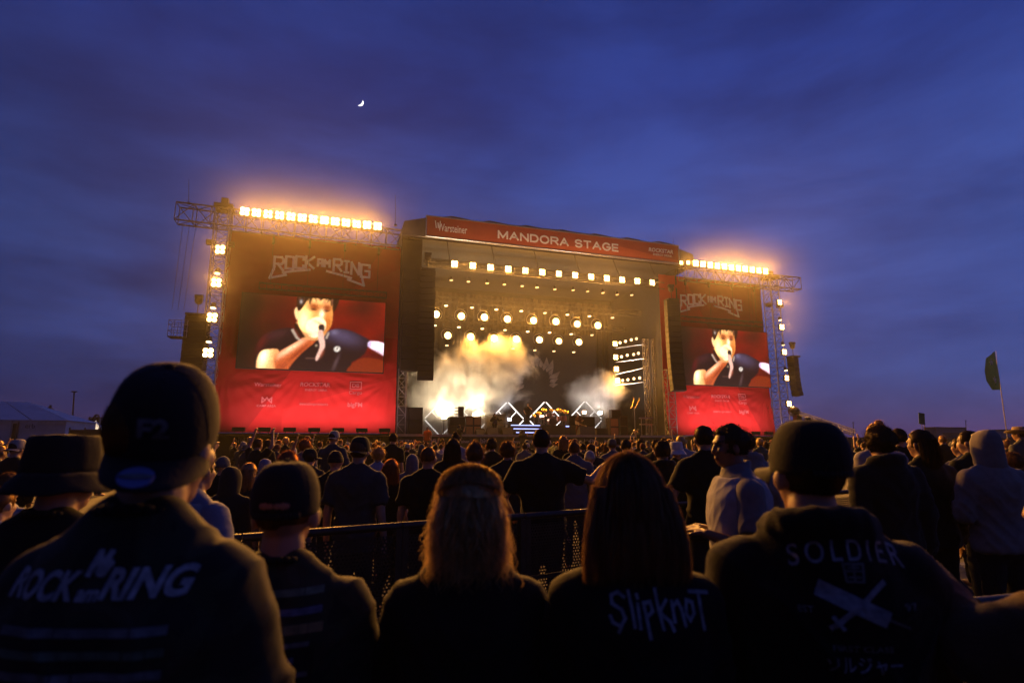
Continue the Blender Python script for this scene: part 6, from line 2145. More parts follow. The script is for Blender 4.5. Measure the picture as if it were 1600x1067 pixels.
guitar(g2, 'pale electric guitar held by the wide-legged guitarist', (0.5, 0.4, 0.3))
mc_ = thing('microphone', 'handheld microphone in the singer hand', 'microphone', (pixx(825, 46.5), 46.5, DECK + 2.4))
q = Vector((pixx(825, 46.5) + .03, 46.52, DECK + .93 + 1.6))
m = MB(); m.tube(q, q + Vector((.03, .12, -.17)), .018, .013); m.build('handle', M_bmetal, mc_)
m = MB(); m.ell(q, .03); m.build('grille_ball', M_alu, mc_)
# keyboard on stand at stage right
t = thing('keyboard_stand', 'keyboard on metal stand at the right end of the stage', 'keyboard', (pixx(1009, 45), 45, DECK))
a, b = onY(1000, 653, 45), onY(1019, 653, 45)
m = MB(); m.box(((a.x + b.x) / 2, 45, a.z), (b.x - a.x, .38, .1)); k_ = m.build('keyboard', mat('keyboard_blue', (0.10, 0.12, 0.3), .4), t)
m = MB(); m.box(((a.x + b.x) / 2, 45, a.z - .55), (b.x - a.x, .36, .09)); m.build('keyboard', mat('keyboard_grey', (0.3, 0.3, 0.32), .4), t)
for xx in (a.x + .12, (a.x + b.x) / 2, b.x - .12):
    m = MB(); m.tube((xx, 45, DECK), (xx, 45, a.z), .025); m.build('leg', M_alu, t)
t = thing('microphone_stand_cluster', 'metal stand with two angled arms left of the keyboard', 'stand', (pixx(990, 45.5), 45.5, DECK))
c0 = onY(991, 636, 45.5)
m = MB(); m.tube((c0.x, 45.5, DECK), c0, .03); m.build('mast', M_alu, t)
m = MB(); m.tube(c0 + Vector((-.3, 0, -.1)), c0 + Vector((.05, 0, .75)), .035); m.build('arm', M_brass, t)
m = MB(); m.tube(c0 + Vector((.1, 0, -.1)), c0 + Vector((.6, 0, .8)), .035); m.build('arm', M_brass, t)
m = MB(); m.tube((c0.x - .5, 45.4, DECK + .02), (c0.x, 45.5, DECK + .6), .02); m.tube((c0.x + .5, 45.4, DECK + .02), (c0.x, 45.5, DECK + .6), .02); m.build('leg', M_alu, t)
# diamond light frames
M_tube = emit('white_tube', (1.0, .93, .88), 2.6)
DN = ['leftmost, half lost in the smoke', 'second from the left, drowned in smoke', 'in the middle, left of the singer', 'behind the drums', 'rightmost, behind the right guitarist']
for i, cx_ in enumerate((689, 738, 793, 852, 915)):
    Yd = 51.0
    c = onY(cx_, 655, Yd)
    hw = (onY(cx_ + 26, 655, Yd) - c).length
    t = thing('diamond_light_frame', 'diamond of white light tubes ' + DN[i], 'light frame', (c.x, Yd, DECK), 0, 'diamond light frames')
    P4 = [Vector((c.x - hw, Yd, c.z)), Vector((c.x, Yd, c.z + hw)), Vector((c.x + hw, Yd, c.z)), Vector((c.x, Yd, c.z - hw))]
    for u in range(4):
        a, b = P4[u], P4[(u + 1) % 4]
        m = MB(); m.tube(a.lerp(b, .05), a.lerp(b, .95), .045, n=8); m.build('light_tube', M_tube, t, True)
    for s in (-1, 1):
        a = P4[1].lerp(P4[0 if s < 0 else 2], .55)
        m = MB(); m.tube(a, a + Vector((-s * .5, 0, -.5)), .035, n=8); m.build('light_tube', M_tube, t, True)
    m = MB(); m.tube((c.x, Yd + .1, DECK), (c.x, Yd + .1, c.z + hw), .04, n=6); m.build('stand', M_bmetal, t)
# backdrop with grey angular shards
bd = thing('painted_backdrop', 'dark backdrop with grey curved shards behind the singer', 'backdrop', (pixx(840, 54), 54, DECK))
m = MB(); m.box2((pixx(770, 54), 54.0, DECK + .1), (pixx(935, 54), 54.03, pixz(850, 520, 54))); m.build('cloth', mat('backdrop_black', (0.035, 0.028, 0.028), .9), bd)
M_sh = mat('backdrop_grey', (0.17, 0.14, 0.14), .9, var=.4, scale=1.5)
rg = random.Random(4)
for i in range(16):
    a = R(200 - i * 14)
    c = onY(838, 596, 54)
    r0, r1 = 1.3 + .25 * rg.random(), 2.3 + .8 * rg.random()
    w = .28
    pts = [(r0 * math.cos(a - w * .3), r0 * math.sin(a - w * .3)), (r1 * .8 * math.cos(a - w * .5), r1 * .8 * math.sin(a - w * .5)), (r1 * math.cos(a + .1), r1 * math.sin(a + .1)), (r0 * 1.1 * math.cos(a + w * .35), r0 * 1.1 * math.sin(a + w * .35))]
    m = MB(); m.prism(pts, 0, .01, lambda u, v, d: (c.x + u, 53.99 - d - .001 * i, c.z + v)); m.build('shard', M_sh, bd)
# strobes on the stage floor
for i, (px, py, Y, pw, cc, lab, L_) in enumerate(((694, 652, 47.4, 8000, (1.0, .76, .46), 'floor strobe hidden in the left smoke by the first diamond', 20), (742, 650, 47.6, 7500, (1.0, .76, .46), 'floor strobe hidden in the smoke behind the brown cabinets', 20),
                                                (938, 645, 48.0, 4200, (1.0, .84, .72), 'floor strobe in the white smoke right of the amplifiers', 12), (913, 644, 46.4, 300, (1.0, .62, .36), 'small glaring lamp beside the right guitarist head', 30), (847, 651, 48.9, 130, (1.0, .6, .4), 'small glaring lamp among the drums', 22),
                                                (796, 655, 51.5, 300, (.85, .85, 1.0), 'floor strobe behind the middle diamond', 16))):
    q = onY(px, py, Y)
    t = thing('stage_strobe', lab, 'lamp', q, 0, 'strobes on the stage')
    m = MB(); m.box(q + Vector((0, .1, 0)), (.45, .14, .3)); m.build('housing', M_house, t)
    m = MB(); m.box(q + Vector((0, .02, 0)), (.38, .01, .24)); m.build('lens', emit('strobe_lens%d' % L_, cc, L_), t)
    m = MB(); m.tube(q + Vector((0, .1, -.15)), (q.x, q.y + .1, DECK), .025); m.build('stand', M_bmetal, t)
    add_light(t, light_data('strobe_beam%d' % i, pw, cc, .25, 175), (0, -.12, 0), (0, -.5, 1) if i not in (0, 1, 2) else (0, .45, 1))
# crew in the pit, standing on risers
CREW = 'crew in front of the stage'
for i, (px, top, Y, lab, sc, cam_) in enumerate(((668, 667, 40.6, 'guard in orange vest standing below the left stage edge', (0.55, 0.10, 0.02), False), (718, 664, 40.2, 'camera operator at the stage front before the cabinets', (0.015, 0.015, 0.015), True), (817, 672, 40.2, 'camera operator before the lit steps', (0.02, 0.02, 0.02), True), (997, 671, 40.2, 'camera operator crouched at the right stage front', (0.015, 0.015, 0.015), True))):
    zt = onY(px, top, Y).z
    x = pixx(px, Y)
    bz = zt - 1.74
    t = thing('pit_riser', '%s low black pit riser from the left below the stage edge' % ORD[i], 'riser', (x, Y, 0), 0, 'pit risers')
    m = MB(); m.box2((x - .6, Y - .5, bz - .06), (x + .6, Y + .5, bz)); m.build('platform', M_tolex, t)
    for lx in (-.55, .55):
        m = MB(); m.box2((x + lx - .03, Y - .45, 0), (x + lx + .03, Y + .45, bz - .06)); m.build('leg', M_bmetal, t)
    o, s = make_person(lab, CREW, (x, Y, bz), (toward((x, Y)) if cam_ else math.pi - .3), Pose(1.74, 1.12, ('half', 'half') if cam_ else ('down', 'down')), 1, shirt=sc, hair=('short', 'black'), voxel=.016, seed=70 + i)
    if cam_:
        c = thing('video_camera', '%s video camera from the left at the stage front' % ORD[i - 1], 'camera', (x + .1, Y + .35, bz + 1.6), 0, 'video cameras in the pit')
        m = MB(); m.box((x + .1, Y + .3, bz + 1.62), (.2, .5, .24)); m.build('body', M_bmetal, c)
        m = MB(); m.tube((x + .1, Y + .55, bz + 1.62), (x + .1, Y + .85, bz + 1.62), .09, .11, 14); m.build('lens', M_bmetal, c, True)
        m = MB(); m.tube((x + .1, Y + .3, bz), (x + .1, Y + .3, bz + 1.5), .03); m.build('pedestal', M_bmetal, c)
# drifting smoke
def smoke(name, lab, blobs, dens, seed, aniso=.2):
    B = [(onY(px, py, 50.0) + Vector((0, dy_, 0)), r_) for px, py, r_, dy_ in blobs]
    lo = Vector([min(c[i] - r_ * 1.25 for c, r_ in B) for i in range(3)])
    hi = Vector([max(c[i] + r_ * 1.25 for c, r_ in B) for i in range(3)])
    lo.z = max(lo.z, DECK + .02); hi.y = min(hi.y, 53.9); lo.y = max(lo.y, 44.3)
    m = MB(); m.box2(lo, hi)
    mt = bpy.data.materials.new(name)
    mt.use_nodes = True
    t = mt.node_tree
    t.nodes.clear()
    o_ = t.nodes.new('ShaderNodeOutputMaterial'); v = t.nodes.new('ShaderNodeVolumePrincipled')
    v.inputs['Color'].default_value = (.93, .92, .9, 1); v.inputs['Anisotropy'].default_value = aniso
    tcn = t.nodes.new('ShaderNodeTexCoord')
    n = t.nodes.new('ShaderNodeTexNoise'); n.inputs['Scale'].default_value = .55; n.inputs['Detail'].default_value = 6; n.inputs['Roughness'].default_value = .6; n.inputs['Distortion'].default_value = .4
    ad = t.nodes.new('ShaderNodeVectorMath'); ad.operation = 'ADD'; ad.inputs[1].default_value = (seed, 0, 0)
    t.links.new(tcn.outputs['Object'], ad.inputs[0]); t.links.new(ad.outputs[0], n.inputs['Vector'])
    prev = None
    for c, r_ in B:
        dn = t.nodes.new('ShaderNodeVectorMath'); dn.operation = 'DISTANCE'; dn.inputs[1].default_value = c
        t.links.new(tcn.outputs['Object'], dn.inputs[0])
        ma = t.nodes.new('ShaderNodeMath'); ma.operation = 'MULTIPLY_ADD'; ma.inputs[1].default_value = -1 / r_; ma.inputs[2].default_value = 1.0
        t.links.new(dn.outputs['Value'], ma.inputs[0])
        if prev is None: prev = ma.outputs[0]
        else:
            mx = t.nodes.new('ShaderNodeMath'); mx.operation = 'SMOOTH_MAX'; mx.inputs[2].default_value = .15
            t.links.new(prev, mx.inputs[0]); t.links.new(ma.outputs[0], mx.inputs[1]); prev = mx.outputs[0]
    sb = t.nodes.new('ShaderNodeMath'); sb.operation = 'MULTIPLY_ADD'; sb.inputs[1].default_value = 2.2; sb.inputs[2].default_value = -1.22
    t.links.new(n.outputs['Fac'], sb.inputs[0])
    su = t.nodes.new('ShaderNodeMath'); su.operation = 'ADD'
    t.links.new(prev, su.inputs[0]); t.links.new(sb.outputs[0], su.inputs[1])
    mr_ = t.nodes.new('ShaderNodeMapRange'); mr_.interpolation_type = 'SMOOTHSTEP'
    mr_.inputs['From Min'].default_value = .02; mr_.inputs['From Max'].default_value = .55; mr_.inputs['To Max'].default_value = dens
    t.links.new(su.outputs[0], mr_.inputs['Value'])
    t.links.new(mr_.outputs['Result'], v.inputs['Density'])
    t.links.new(v.outputs['Volume'], o_.inputs['Volume'])
    mt.cycles.volume_step_rate = .35
    ob = m.build('smoke', mt)
    return tag(ob, lab, 'smoke', kind='stuff')
smoke('smoke_left', 'billowing warm lit smoke rising over the left half of the stage', [(690, 655, 3.8, 0), (676, 620, 3.2, 0), (700, 592, 3.2, .3), (745, 605, 3.5, 0), (775, 556, 2.9, .2), (738, 562, 2.8, .2), (806, 572, 2.5, .4), (745, 650, 3.6, 0), (780, 610, 2.8, 0)], .46, 3.1)
smoke('smoke_right', 'white smoke puff behind the right guitarist', [(938, 645, 3.0, 0), (918, 618, 2.4, .3), (948, 606, 2.3, -.2)], .42, 9.4)
# ------------------------------------------------------------------ crowd barriers
M_barrier = mat('barrier_aluminium', (0.035, 0.035, 0.038), .5, .6, var=.25, scale=18, bump=.15, bscale=60)
M_perf = mat('perforated_sheet', (0.03, 0.03, 0.032), .5, .6, var=.3, scale=12)
def perforated(w, h, pitch=.026, hole=.0075):
    """sheet with rows of real square-cut round holes: each cell is a frame of quads around an octagonal hole"""
    nx, nz = int(w / pitch), int(h / (pitch * .87))
    cw, ch = w / nx, h / nz
    vs, fs = [], []
    for j in range(nz):
        off = (cw / 2) if j % 2 else 0
        for i in range(nx):
            x0, z0 = i * cw, j * ch
            cx, cz = x0 + cw / 2 , z0 + ch / 2
            b = len(vs)
            sq = [(x0, z0), (cx, z0), (x0 + cw, z0), (x0 + cw, cz), (x0 + cw, z0 + ch), (cx, z0 + ch), (x0, z0 + ch), (x0, cz)]
            jx = (cw * .22) * (1 if j % 2 else -1)
            for u, v in sq: vs.append((u, 0, v))
            for k in range(8):
                a = -3 * math.pi / 4 + k * math.pi / 4
                vs.append((cx + jx + hole * math.cos(a), 0, cz + hole * math.sin(a)))
            for k in range(8):
                k2 = (k + 1) % 8
                fs.append((b + k, b + k2, b + 8 + k2, b + 8 + k))
    me = bpy.data.meshes.new('perforated_sheet')
    me.from_pydata(vs, [], fs)
    me.update()
    me.materials.append(M_perf)
    return me
PW, PH = 1.0, 1.10
ME_SHEET = perforated(PW - .08, PH - .30)
def barrier_meshes():
    d = {}
    m = MB(); m.tube((0, 0, PH), (PW, 0, PH), .026, n=12); d['top_rail'] = m
    m = MB(); m.box((PW / 2, 0, .2), (PW - .05, .04, .05)); d['bottom_rail'] = m
    m = MB(); m.box((PW / 2, 0, .64), (PW - .06, .03, .03)); d['middle_rail'] = m
    for q, xx in (('a', .02), ('b', PW - .02)):
        m = MB(); m.box((xx, 0, PH / 2), (.045, .05, PH - .03)); d['post' + q] = m
        m = MB(); m.tube((xx, .03, PH - .06), (xx, .98, .06), .022, n=8); d['brace' + q] = m
    m = MB(); m.box((PW / 2, .52, .02), (PW - .02, 1.05, .012)); d['floor_plate'] = m
    return d
BMESH = {}
for kx, mb in barrier_meshes().items():
    me = mb.mesh(kx)
    bm = bmesh.new(); bm.from_mesh(me); bmesh.ops.recalc_face_normals(bm, faces=bm.faces); bm.to_mesh(me); bm.free()
    me.materials.append(M_barrier)
    if kx == 'top_rail' or kx.startswith('brace'):
        me.shade_smooth(); me.set_sharp_from_angle(angle=R(50))
    BMESH[kx] = me
def barrier_line(A, B, n, flip, lab, group, skip=()):
    A, B = Vector((A[0], A[1], 0)), Vector((B[0], B[1], 0))
    d = (B - A).normalized()
    ang = math.atan2(d.y, d.x)
    for i in range(n):
        if i in skip: continue
        p = A + d * (i * (PW + .008))
        t = thing('crowd_barrier', lab(i), 'barrier', p, ang, group)
        for kx, me in BMESH.items():
            o = link(kx.rstrip('ab') if kx[-1] in 'ab' and kx[:-1] in ('post', 'brace') else kx, me, t)
            if flip and i >= 8: o.scale = (1, -1, 1)
        link('perforated_panel', ME_SHEET, t, None, (.04, 0, .24))
    return
barrier_line((-2.85, 1.74), (3.0, 1.50), 8, False, lambda i: '%s near barrier section from the left with perforated panel below its rail' % ORD[i], 'near barrier sections')
a2, b2 = Vector((-3.4, 3.18)), Vector((9.5, 6.35))
barrier_line(a2, b2, 14, True, lambda i: '%s section from the left of the second barrier across the walkway' % ORD[i], 'second barrier sections')

# ------------------------------------------------------------------ left: tents, fence, poles, trees
M_tent = mat('white_tent_canvas', (0.8, 0.8, 0.83), .6, var=.08, scale=1.2, bump=.2, bscale=3)
M_tentw = mat('tent_wall', (0.62, 0.62, 0.66), .5, var=.1, scale=1.0)
tY = 62.0
bt = thing('marquee_tent', 'large white hip-roofed marquee at the left edge behind the fence', 'tent', onY(30, 700, tY))
a, b = onY(-60, 655, tY), onY(104, 657, tY)
ridge = onY(25, 627, tY + 4)
ez = b.z
rx0, rx1, tD = a.x - 6, b.x, 7.0
rd = onY(45, 628, tY + tD / 2)
rz_ = rd.z
e0, e1, e2, e3 = (rx0, tY - .3, ez), (rx1 + .25, tY - .3, ez), (rx1 + .25, tY + tD, ez), (rx0, tY + tD, ez)
g0, g1 = (rx0, tY + tD / 2, rz_), (rd.x, tY + tD / 2, rz_)
nseg = 5
for k_ in range(nseg):                                   # front roof slope in canvas bays
    lerp = lambda P, Q, t_: tuple(Vector(P).lerp(Vector(Q), t_))
    t0, t1 = k_ / nseg + .004, (k_ + 1) / nseg - .004
    m = MB(); m.add([lerp(e0, e1, t0), lerp(e0, e1, t1), lerp(g0, g1, t1), lerp(g0, g1, t0)], [(0, 1, 2, 3)]); m.build('roof_panel', M_tent, bt)
m = MB(); m.add([e1, e2, g1], [(0, 1, 2)]); m.build('hip_panel', M_tent, bt)
m = MB(); m.add([e2, e3, g0, g1], [(0, 1, 2, 3)]); m.build('roof_panel', M_tent, bt)
m = MB(); m.box2((rx0, tY, 0), (rx1, tY + .1, ez)); m.build('front_wall', M_tentw, bt)
m = MB(); m.box2((rx1 - .1, tY + .1, 0), (rx1, tY + tD, ez)); m.build('side_wall', M_tentw, bt)
m = MB(); m.box2((rx0, tY - .12, ez - .28), (rx1 + .05, tY - .02, ez - .02)); m.build('gutter', mat('pale_gutter', (0.7, 0.7, 0.74), .4), bt)
a, b = onY(13, 703, tY - .1), onY(29, 660, tY - .1)
m = MB(); m.box2((a.x, tY - .08, a.z), (b.x, tY - .02, b.z)); m.build('door', mat('dark_glass', (0.03, 0.03, 0.04), .15), bt)
for xx in (a.x, b.x, (a.x + b.x) / 2 + .25):
    m = MB(); m.box2((xx - .06, tY - .14, a.z), (xx + .06, tY - .085, b.z)); m.build('door_frame', M_alu, bt)
m = MB(); m.box2((a.x - .06, tY - .15, b.z), (b.x + .06, tY - .09, b.z + .12)); m.build('door_frame', M_alu, bt)
a, b = onY(36, 671, tY), onY(60, 660, tY)
m = MB(); m.box2((a.x, tY - .09, a.z), (b.x, tY - .03, b.z)); m.build('sign_board', mat('sign_white', (0.6, 0.6, 0.64), .5), bt)
wall_text('sign_lettering', 'erb', ((a.x + b.x) / 2, tY - .1, (a.z + b.z) / 2), (b.x - a.x) * .7, mat('sign_ink', (0.12, 0.12, 0.16), .6), bt, bold=.01)
for i, (px, pt, pb, w, Y, lab) in enumerate(((144, 656, 671, 36, 80, 'small white pagoda tent lit from inside by a warm lamp'), (163, 659, 671, 16, 95, 'smaller bluish pagoda tent beside the lit one'))):
    tp, lf, rt = onY(px, pt, Y), onY(px - w / 2, pb, Y), onY(px + w / 2, pb, Y)
    t = thing('pagoda_tent', lab, 'tent', (tp.x, Y, 0))
    W_ = (rt.x - lf.x) / 2
    m = MB()
    n = 12
    rings = []
    vs = []
    for j in range(8):
        s = j / 7
        r_ = W_ * (1 - s) ** 1.5 + .04
        z = lf.z + (tp.z - lf.z) * s
        for c in ((-1, -1), (1, -1), (1, 1), (-1, 1)):
            vs.append((tp.x + c[0] * r_, Y + W_ + c[1] * r_, z))
    fs = [(j * 4 + q, j * 4 + (q + 1) % 4, j * 4 + 4 + (q + 1) % 4, j * 4 + 4 + q) for j in range(7) for q in range(4)]
    m.add(vs, fs); m.build('roof', mat('pagoda_canvas', (0.7, 0.68, 0.72), .6, var=.05), t)
    for c in ((-1, -1), (1, -1), (1, 1), (-1, 1)):
        m = MB(); m.tube((tp.x + c[0] * W_, Y + W_ + c[1] * W_, 0), (tp.x + c[0] * W_, Y + W_ + c[1] * W_, lf.z), .05); m.build('pole', M_alu, t)
    m = MB(); m.box2((tp.x - W_, Y + 2 * W_ - .05, 0), (tp.x + W_, Y + 2 * W_, lf.z)); m.build('back_wall', M_tentw, t)
    if i == 0:
        q = onY(141, 664, Y - .1)
        tl = thing('pagoda_lamp', 'warm round lamp glowing on the front of the pagoda tent', 'lamp', q)
        m = MB(); m.ell(q, (.34, .2, .34)); m.build('bulb', emit('warm_bulb', (1, .75, .42), 14), tl, True)
        m = MB(); m.tube(q + Vector((0, .15, 0)), q + Vector((0, 1.3, .2)), .03); m.build('arm', M_bmetal, tl)
        add_light(tl, light_data('pagoda_beam', 60, (1, .7, .4), .2, 170), (0, -.5, 0), (0, 1, .1))
# dark site fence along the left and right field edge
M_fence = mat('dark_fence_cloth', (0.035, 0.022, 0.022), .85, var=.3, scale=2)
def field_fence(x0, x1, Y, h, lab, nP, matl=None):
    t = thing('site_fence', lab, 'fence', ((x0 + x1) / 2, Y, 0))
    w = (x1 - x0) / nP
    for i in range(nP):
        m = MB(); m.box2((x0 + i * w + .03, Y, .05), (x0 + (i + 1) * w - .03, Y + .05, h + .04 * math.sin(i * 2.3))); m.build('panel', matl or M_fence, t)
        m = MB(); m.tube((x0 + i * w, Y + .03, 0), (x0 + i * w, Y + .03, h + .15), .04); m.build('post', M_bmetal, t)
    return t
fz = onY(250, 672, 48)
field_fence(onY(106, 690, 48).x, -9.2, 48.0, fz.z, 'dark screened fence between the white marquee and the stage', 9)
field_fence(40.4, 92, 55.0, 2.6, 'dark screened fence right of the stage beyond the crowd', 18, mat('dusky_fence', (0.05, 0.03, 0.03), .8))
for px, pb, pt, Y, lab in ((116, 668, 612, 75, 'thin dark light mast left of the pagoda tents'), (1333, 690, 660, 100, 'short mast on the right horizon left of the green sign'), (1509, 690, 657, 100, 'short mast on the right horizon left of the flag')):
    a, b = onY(px, pb, Y), onY(px, pt, Y)
    t = thing('light_mast', lab, 'mast', (a.x, Y, 0), 0, 'masts on the horizon')
    m = MB(); m.tube((a.x, Y, 0), (b.x, Y, b.z), .11, .07); m.build('pole', M_bmetal, t)
    m = MB(); m.box((b.x, Y, b.z), (.5, .2, .14)); m.build('head', M_bmetal, t)
M_leaf = mat('dark_foliage', (0.03, 0.04, 0.025), .8, var=.4, scale=3)
M_bark = mat('bark', (0.05, 0.04, 0.03), .9)
def tree(px, py_top, py_base, wpx, Y, lab, seed):
    rg = random.Random(seed)
    tp, lf, rt = onY(px, py_top, Y), onY(px - wpx / 2, 668, Y), onY(px + wpx / 2, 668, Y)
    W_ = (rt.x - lf.x) / 2
    t = thing('broadleaf_tree', lab, 'tree', (tp.x, Y, 0), 0, 'trees beyond the left fence')
    m = MB(); m.tube((tp.x, Y, 0), (tp.x + .2, Y, tp.z * .55), .28, .14)
    for q in range(6):
        a = q * 1.05
        m.tube((tp.x + .1, Y, tp.z * .35 + q * .2), (tp.x + W_ * .6 * math.cos(a), Y + W_ * .6 * math.sin(a), tp.z * .75), .09, .03)
    m.build('trunk', M_bark, t)
    m = MB()
    for q in range(1500):
        d = Vector((rg.gauss(0, 1), rg.gauss(0, 1), rg.gauss(0, 1))).normalized() * rg.uniform(.45, 1) ** .5
        cl = .75 + .35 * noise.noise(d * 2.2 + Vector((seed, 0, 0)))
        p = Vector((tp.x + d.x * W_ * cl, Y + d.y * W_ * cl, tp.z * .66 + d.z * tp.z * .34 * cl))
        n1_, n2_ = Vector((rg.gauss(0, 1), rg.gauss(0, 1), rg.gauss(0, 1))).normalized() * .22, Vector((rg.gauss(0, 1), rg.gauss(0, 1), rg.gauss(0, 1))).normalized() * .18
        m.add([p - n1_, p + n2_, p + n1_, p - n2_], [(0, 1, 2, 3)])
    tag(m.build('crown', M_leaf, t), kind='stuff')
tree(78, 631, 668, 18, 84, 'dark tree top rising behind the marquee roof', 3)
tree(151, 645, 668, 34, 120, 'dark rounded tree behind the small pagoda tents', 5)
# scaffold of lamps right of pagodas
t = thing('scaffold_rail', 'low scaffold with pale rails right of the pagoda tents', 'scaffold', onY(170, 672, 70))
for pt in (652.5, 667):
    a, b = onY(157, pt, 70), onY(186, pt + .5, 70)
    m = MB(); m.tube(a, b, .06); m.build('rail', M_alu, t)
for px in (157, 169, 182):
    a, b = onY(px, 652, 70), onY(px, 690, 70)
    m = MB(); m.tube((a.x, 70, 0), a, .05); m.build('post', M_alu, t)
q = onY(38, 706, 47.6)
for i, (px, py, lab, cc) in enumerate(((38, 705.5, 'tiny red warning lamp on the fence at the left, upper one', (1, .02, .03)), (37, 710.5, 'tiny red warning lamp on the fence at the left, lower one', (1, .02, .05)))):
    q = onY(px, py, 47.7)
    t = thing('warning_lamp', lab, 'lamp', q)
    m = MB(); m.ell(q, .07); m.build('lens', emit('red_lamp', cc, 4), t, True)
    m = MB(); m.box(q + Vector((0, .12, -.05)), (.1, .14, .22)); m.build('holder', M_bmetal, t)

# ------------------------------------------------------------------ right: camera crane, containers, flag, raised sign
cr = thing('camera_crane', 'long camera crane arm slanting down right of the right tower', 'crane', onY(1242, 690, 40.0))
a, b, c = onY(1241, 645, 40), onY(1290, 660, 38), onY(1335, 676, 36)
truss('', '', '', a, c, .35, .35, 16, .035, .015, M_dalu, parent=cr)
m = MB(); m.ell(a + Vector((0, 0, .1)), (.55, .45, .45)); m.box(a + Vector((0, -.3, -.45)), (.5, .5, .5)); m.build('camera_head', M_bmetal, cr)
m = MB(); m.tube((b.x, b.y, 0), b, .1); m.tube((b.x - .7, b.y, 0), (b.x, b.y, 1.2), .05); m.tube((b.x + .7, b.y, 0), (b.x, b.y, 1.2), .05); m.build('pedestal', M_bmetal, cr)
for i, (p0, p1, q0, q1, Y, lab, cc) in enumerate(((1462, 1512, 668, 690, 90, 'grey container cabin on the right horizon', (0.16, 0.15, 0.18)), (1574, 1592, 672, 692, 70, 'pale small cabin near the right edge', (0.4, 0.4, 0.44)))):
    a, b = onY(p0, q0, Y), onY(p1, q1, Y)
    t = thing('container_cabin', lab, 'cabin', ((a.x + b.x) / 2, Y, 0))
    mm = mat('cabin_paint%d' % i, cc, .6)
    m = MB(); m.box2((a.x, Y, .1), (b.x, Y + 2.6, a.z)); m.build('shell', mm, t)
    m = MB(); m.box2((a.x - .1, Y - .1, a.z), (b.x + .1, Y + 2.7, a.z + .15)); m.build('roof', M_bmetal, t)
    m = MB(); m.box2((a.x + (b.x - a.x) * .2, Y - .04, a.z * .45), (a.x + (b.x - a.x) * .8, Y - .005, a.z * .8)); m.build('window', mat('dark_glass', (0.03, 0.03, 0.04), .15), t)
# feather flag
fY = 30.0
base, topp = onY(1575, 690, fY), onY(1556, 548, fY)
fl = thing('feather_flag', 'dark green feather flag on a leaning pole at the right', 'flag', (base.x + .3, fY, 0))
pp = [Vector((base.x + .3, fY, 0)), base + Vector((0, 0, 0)), onY(1564, 610, fY), onY(1558, 570, fY), topp]
m = MB()
for (u, v), r_ in zip(zip(pp[:-1], pp[1:]), (.05, .035, .025, .02)): m.tube(u, v, r_, r_ * .85)
m.build('pole', mat('pole_grey', (0.3, 0.28, 0.3), .4, .6), fl, True)
m = MB()
ed = [(1554.5, 549), (1556, 560), (1558.5, 575), (1561, 590), (1563, 609)]
ot = [(1548, 553), (1539.5, 560), (1539.5, 580), (1543.5, 595), (1552, 609)]
vs = []
for j in range(5):
    for k_ in range(7):
        s = k_ / 6
        px = ed[j][0] * (1 - s) + ot[j][0] * s
        py = ed[j][1] * (1 - s) + ot[j][1] * s
        q = onY(px, py, fY)
        vs.append((q.x, fY + .10 * math.sin(s * 5 + j * .9) * s, q.z))
m.add(vs, [(j * 7 + k_, j * 7 + k_ + 1, j * 7 + k_ + 8, j * 7 + k_ + 7) for j in range(4) for k_ in range(6)])
fo = m.build('cloth', hair_mat('flag_cloth', (0.010, 0.040, 0.065), .5), fl, True)
c1 = onY(1547, 566, fY)
m = MB(); strokes(m, [[(-.12, -.2), (-.02, .2), (.12, -.18)], [(-.18, -.02), (.16, .05)]], .07, lambda u, v, w: (c1.x + u, fY - .08 - w, c1.z + v)); m.build('emblem', M_print, fl)
c1 = onY(1553, 595, fY)
m = MB(); strokes(m, [[(-.14, .18), (.0, -.16), (.1, .16)], [(0, .3), (0, -.1)]], .07, lambda u, v, w: (c1.x + u, fY - .08 - w, c1.z + v)); m.build('emblem', M_print, fl)
# green sign held up on two sticks
gY = 16.0
c1, c2 = onY(1434.5, 645, gY), onY(1446, 663, gY)
t = thing('raised_sign', 'small green sign board held up on two sticks above the crowd', 'sign', ((c1.x + c2.x) / 2, gY, 1.6))
m = MB(); m.box(((c1.x + c2.x) / 2, gY, (c1.z + c2.z) / 2), (c2.x - c1.x, .012, c1.z - c2.z), Euler((0, R(6), 0)).to_quaternion()); m.build('board', mat('sign_green', (0.05, 0.16, 0.05), .6, var=.3, scale=8), t)
for dx in (-.05, .08):
    m = MB(); m.tube(((c1.x + c2.x) / 2 + dx, gY, 1.75), ((c1.x + c2.x) / 2 + dx + .01, gY, c2.z + .02), .012); m.build('stick', mat('stick_wood', (0.2, 0.14, 0.09), .7), t)

# ------------------------------------------------------------------ moon
mY = 4000.0
mc = onY(562.5, 160.5, mY)
mr = (onY(568, 160, mY) - onY(562.5, 160, mY)).length
mn = thing('moon', 'thin bright crescent moon high above the left wing', 'moon', mc)
toc = (Vector((0, 0, CAMH)) - mc).normalized()
ax = Vector((0, 0, 1)).cross(toc).normalized()
upv = toc.cross(ax)
m = MB()
ang = R(-38)
vs, fs = [], []
for k_ in range(25):
    th = -math.pi / 2 + math.pi * k_ / 24
    for (fr) in (1.0, .72, .44):
        u, v = fr * math.cos(th), math.sin(th)
        dz = math.sqrt(max(0, 1 - u * u - v * v))
        x_, y_ = u * math.cos(ang) - v * math.sin(ang), u * math.sin(ang) + v * math.cos(ang)
        vs.append(mc + (ax * x_ + upv * y_ + toc * dz) * mr)
for k_ in range(24):
    for q in range(2):
        b_ = k_ * 3 + q
        fs.append((b_, b_ + 1, b_ + 4, b_ + 3))
m.add(vs, fs)
m.build('lit_limb', emit('moonlight', (1.0, .97, .92), 2.2), mn, True)
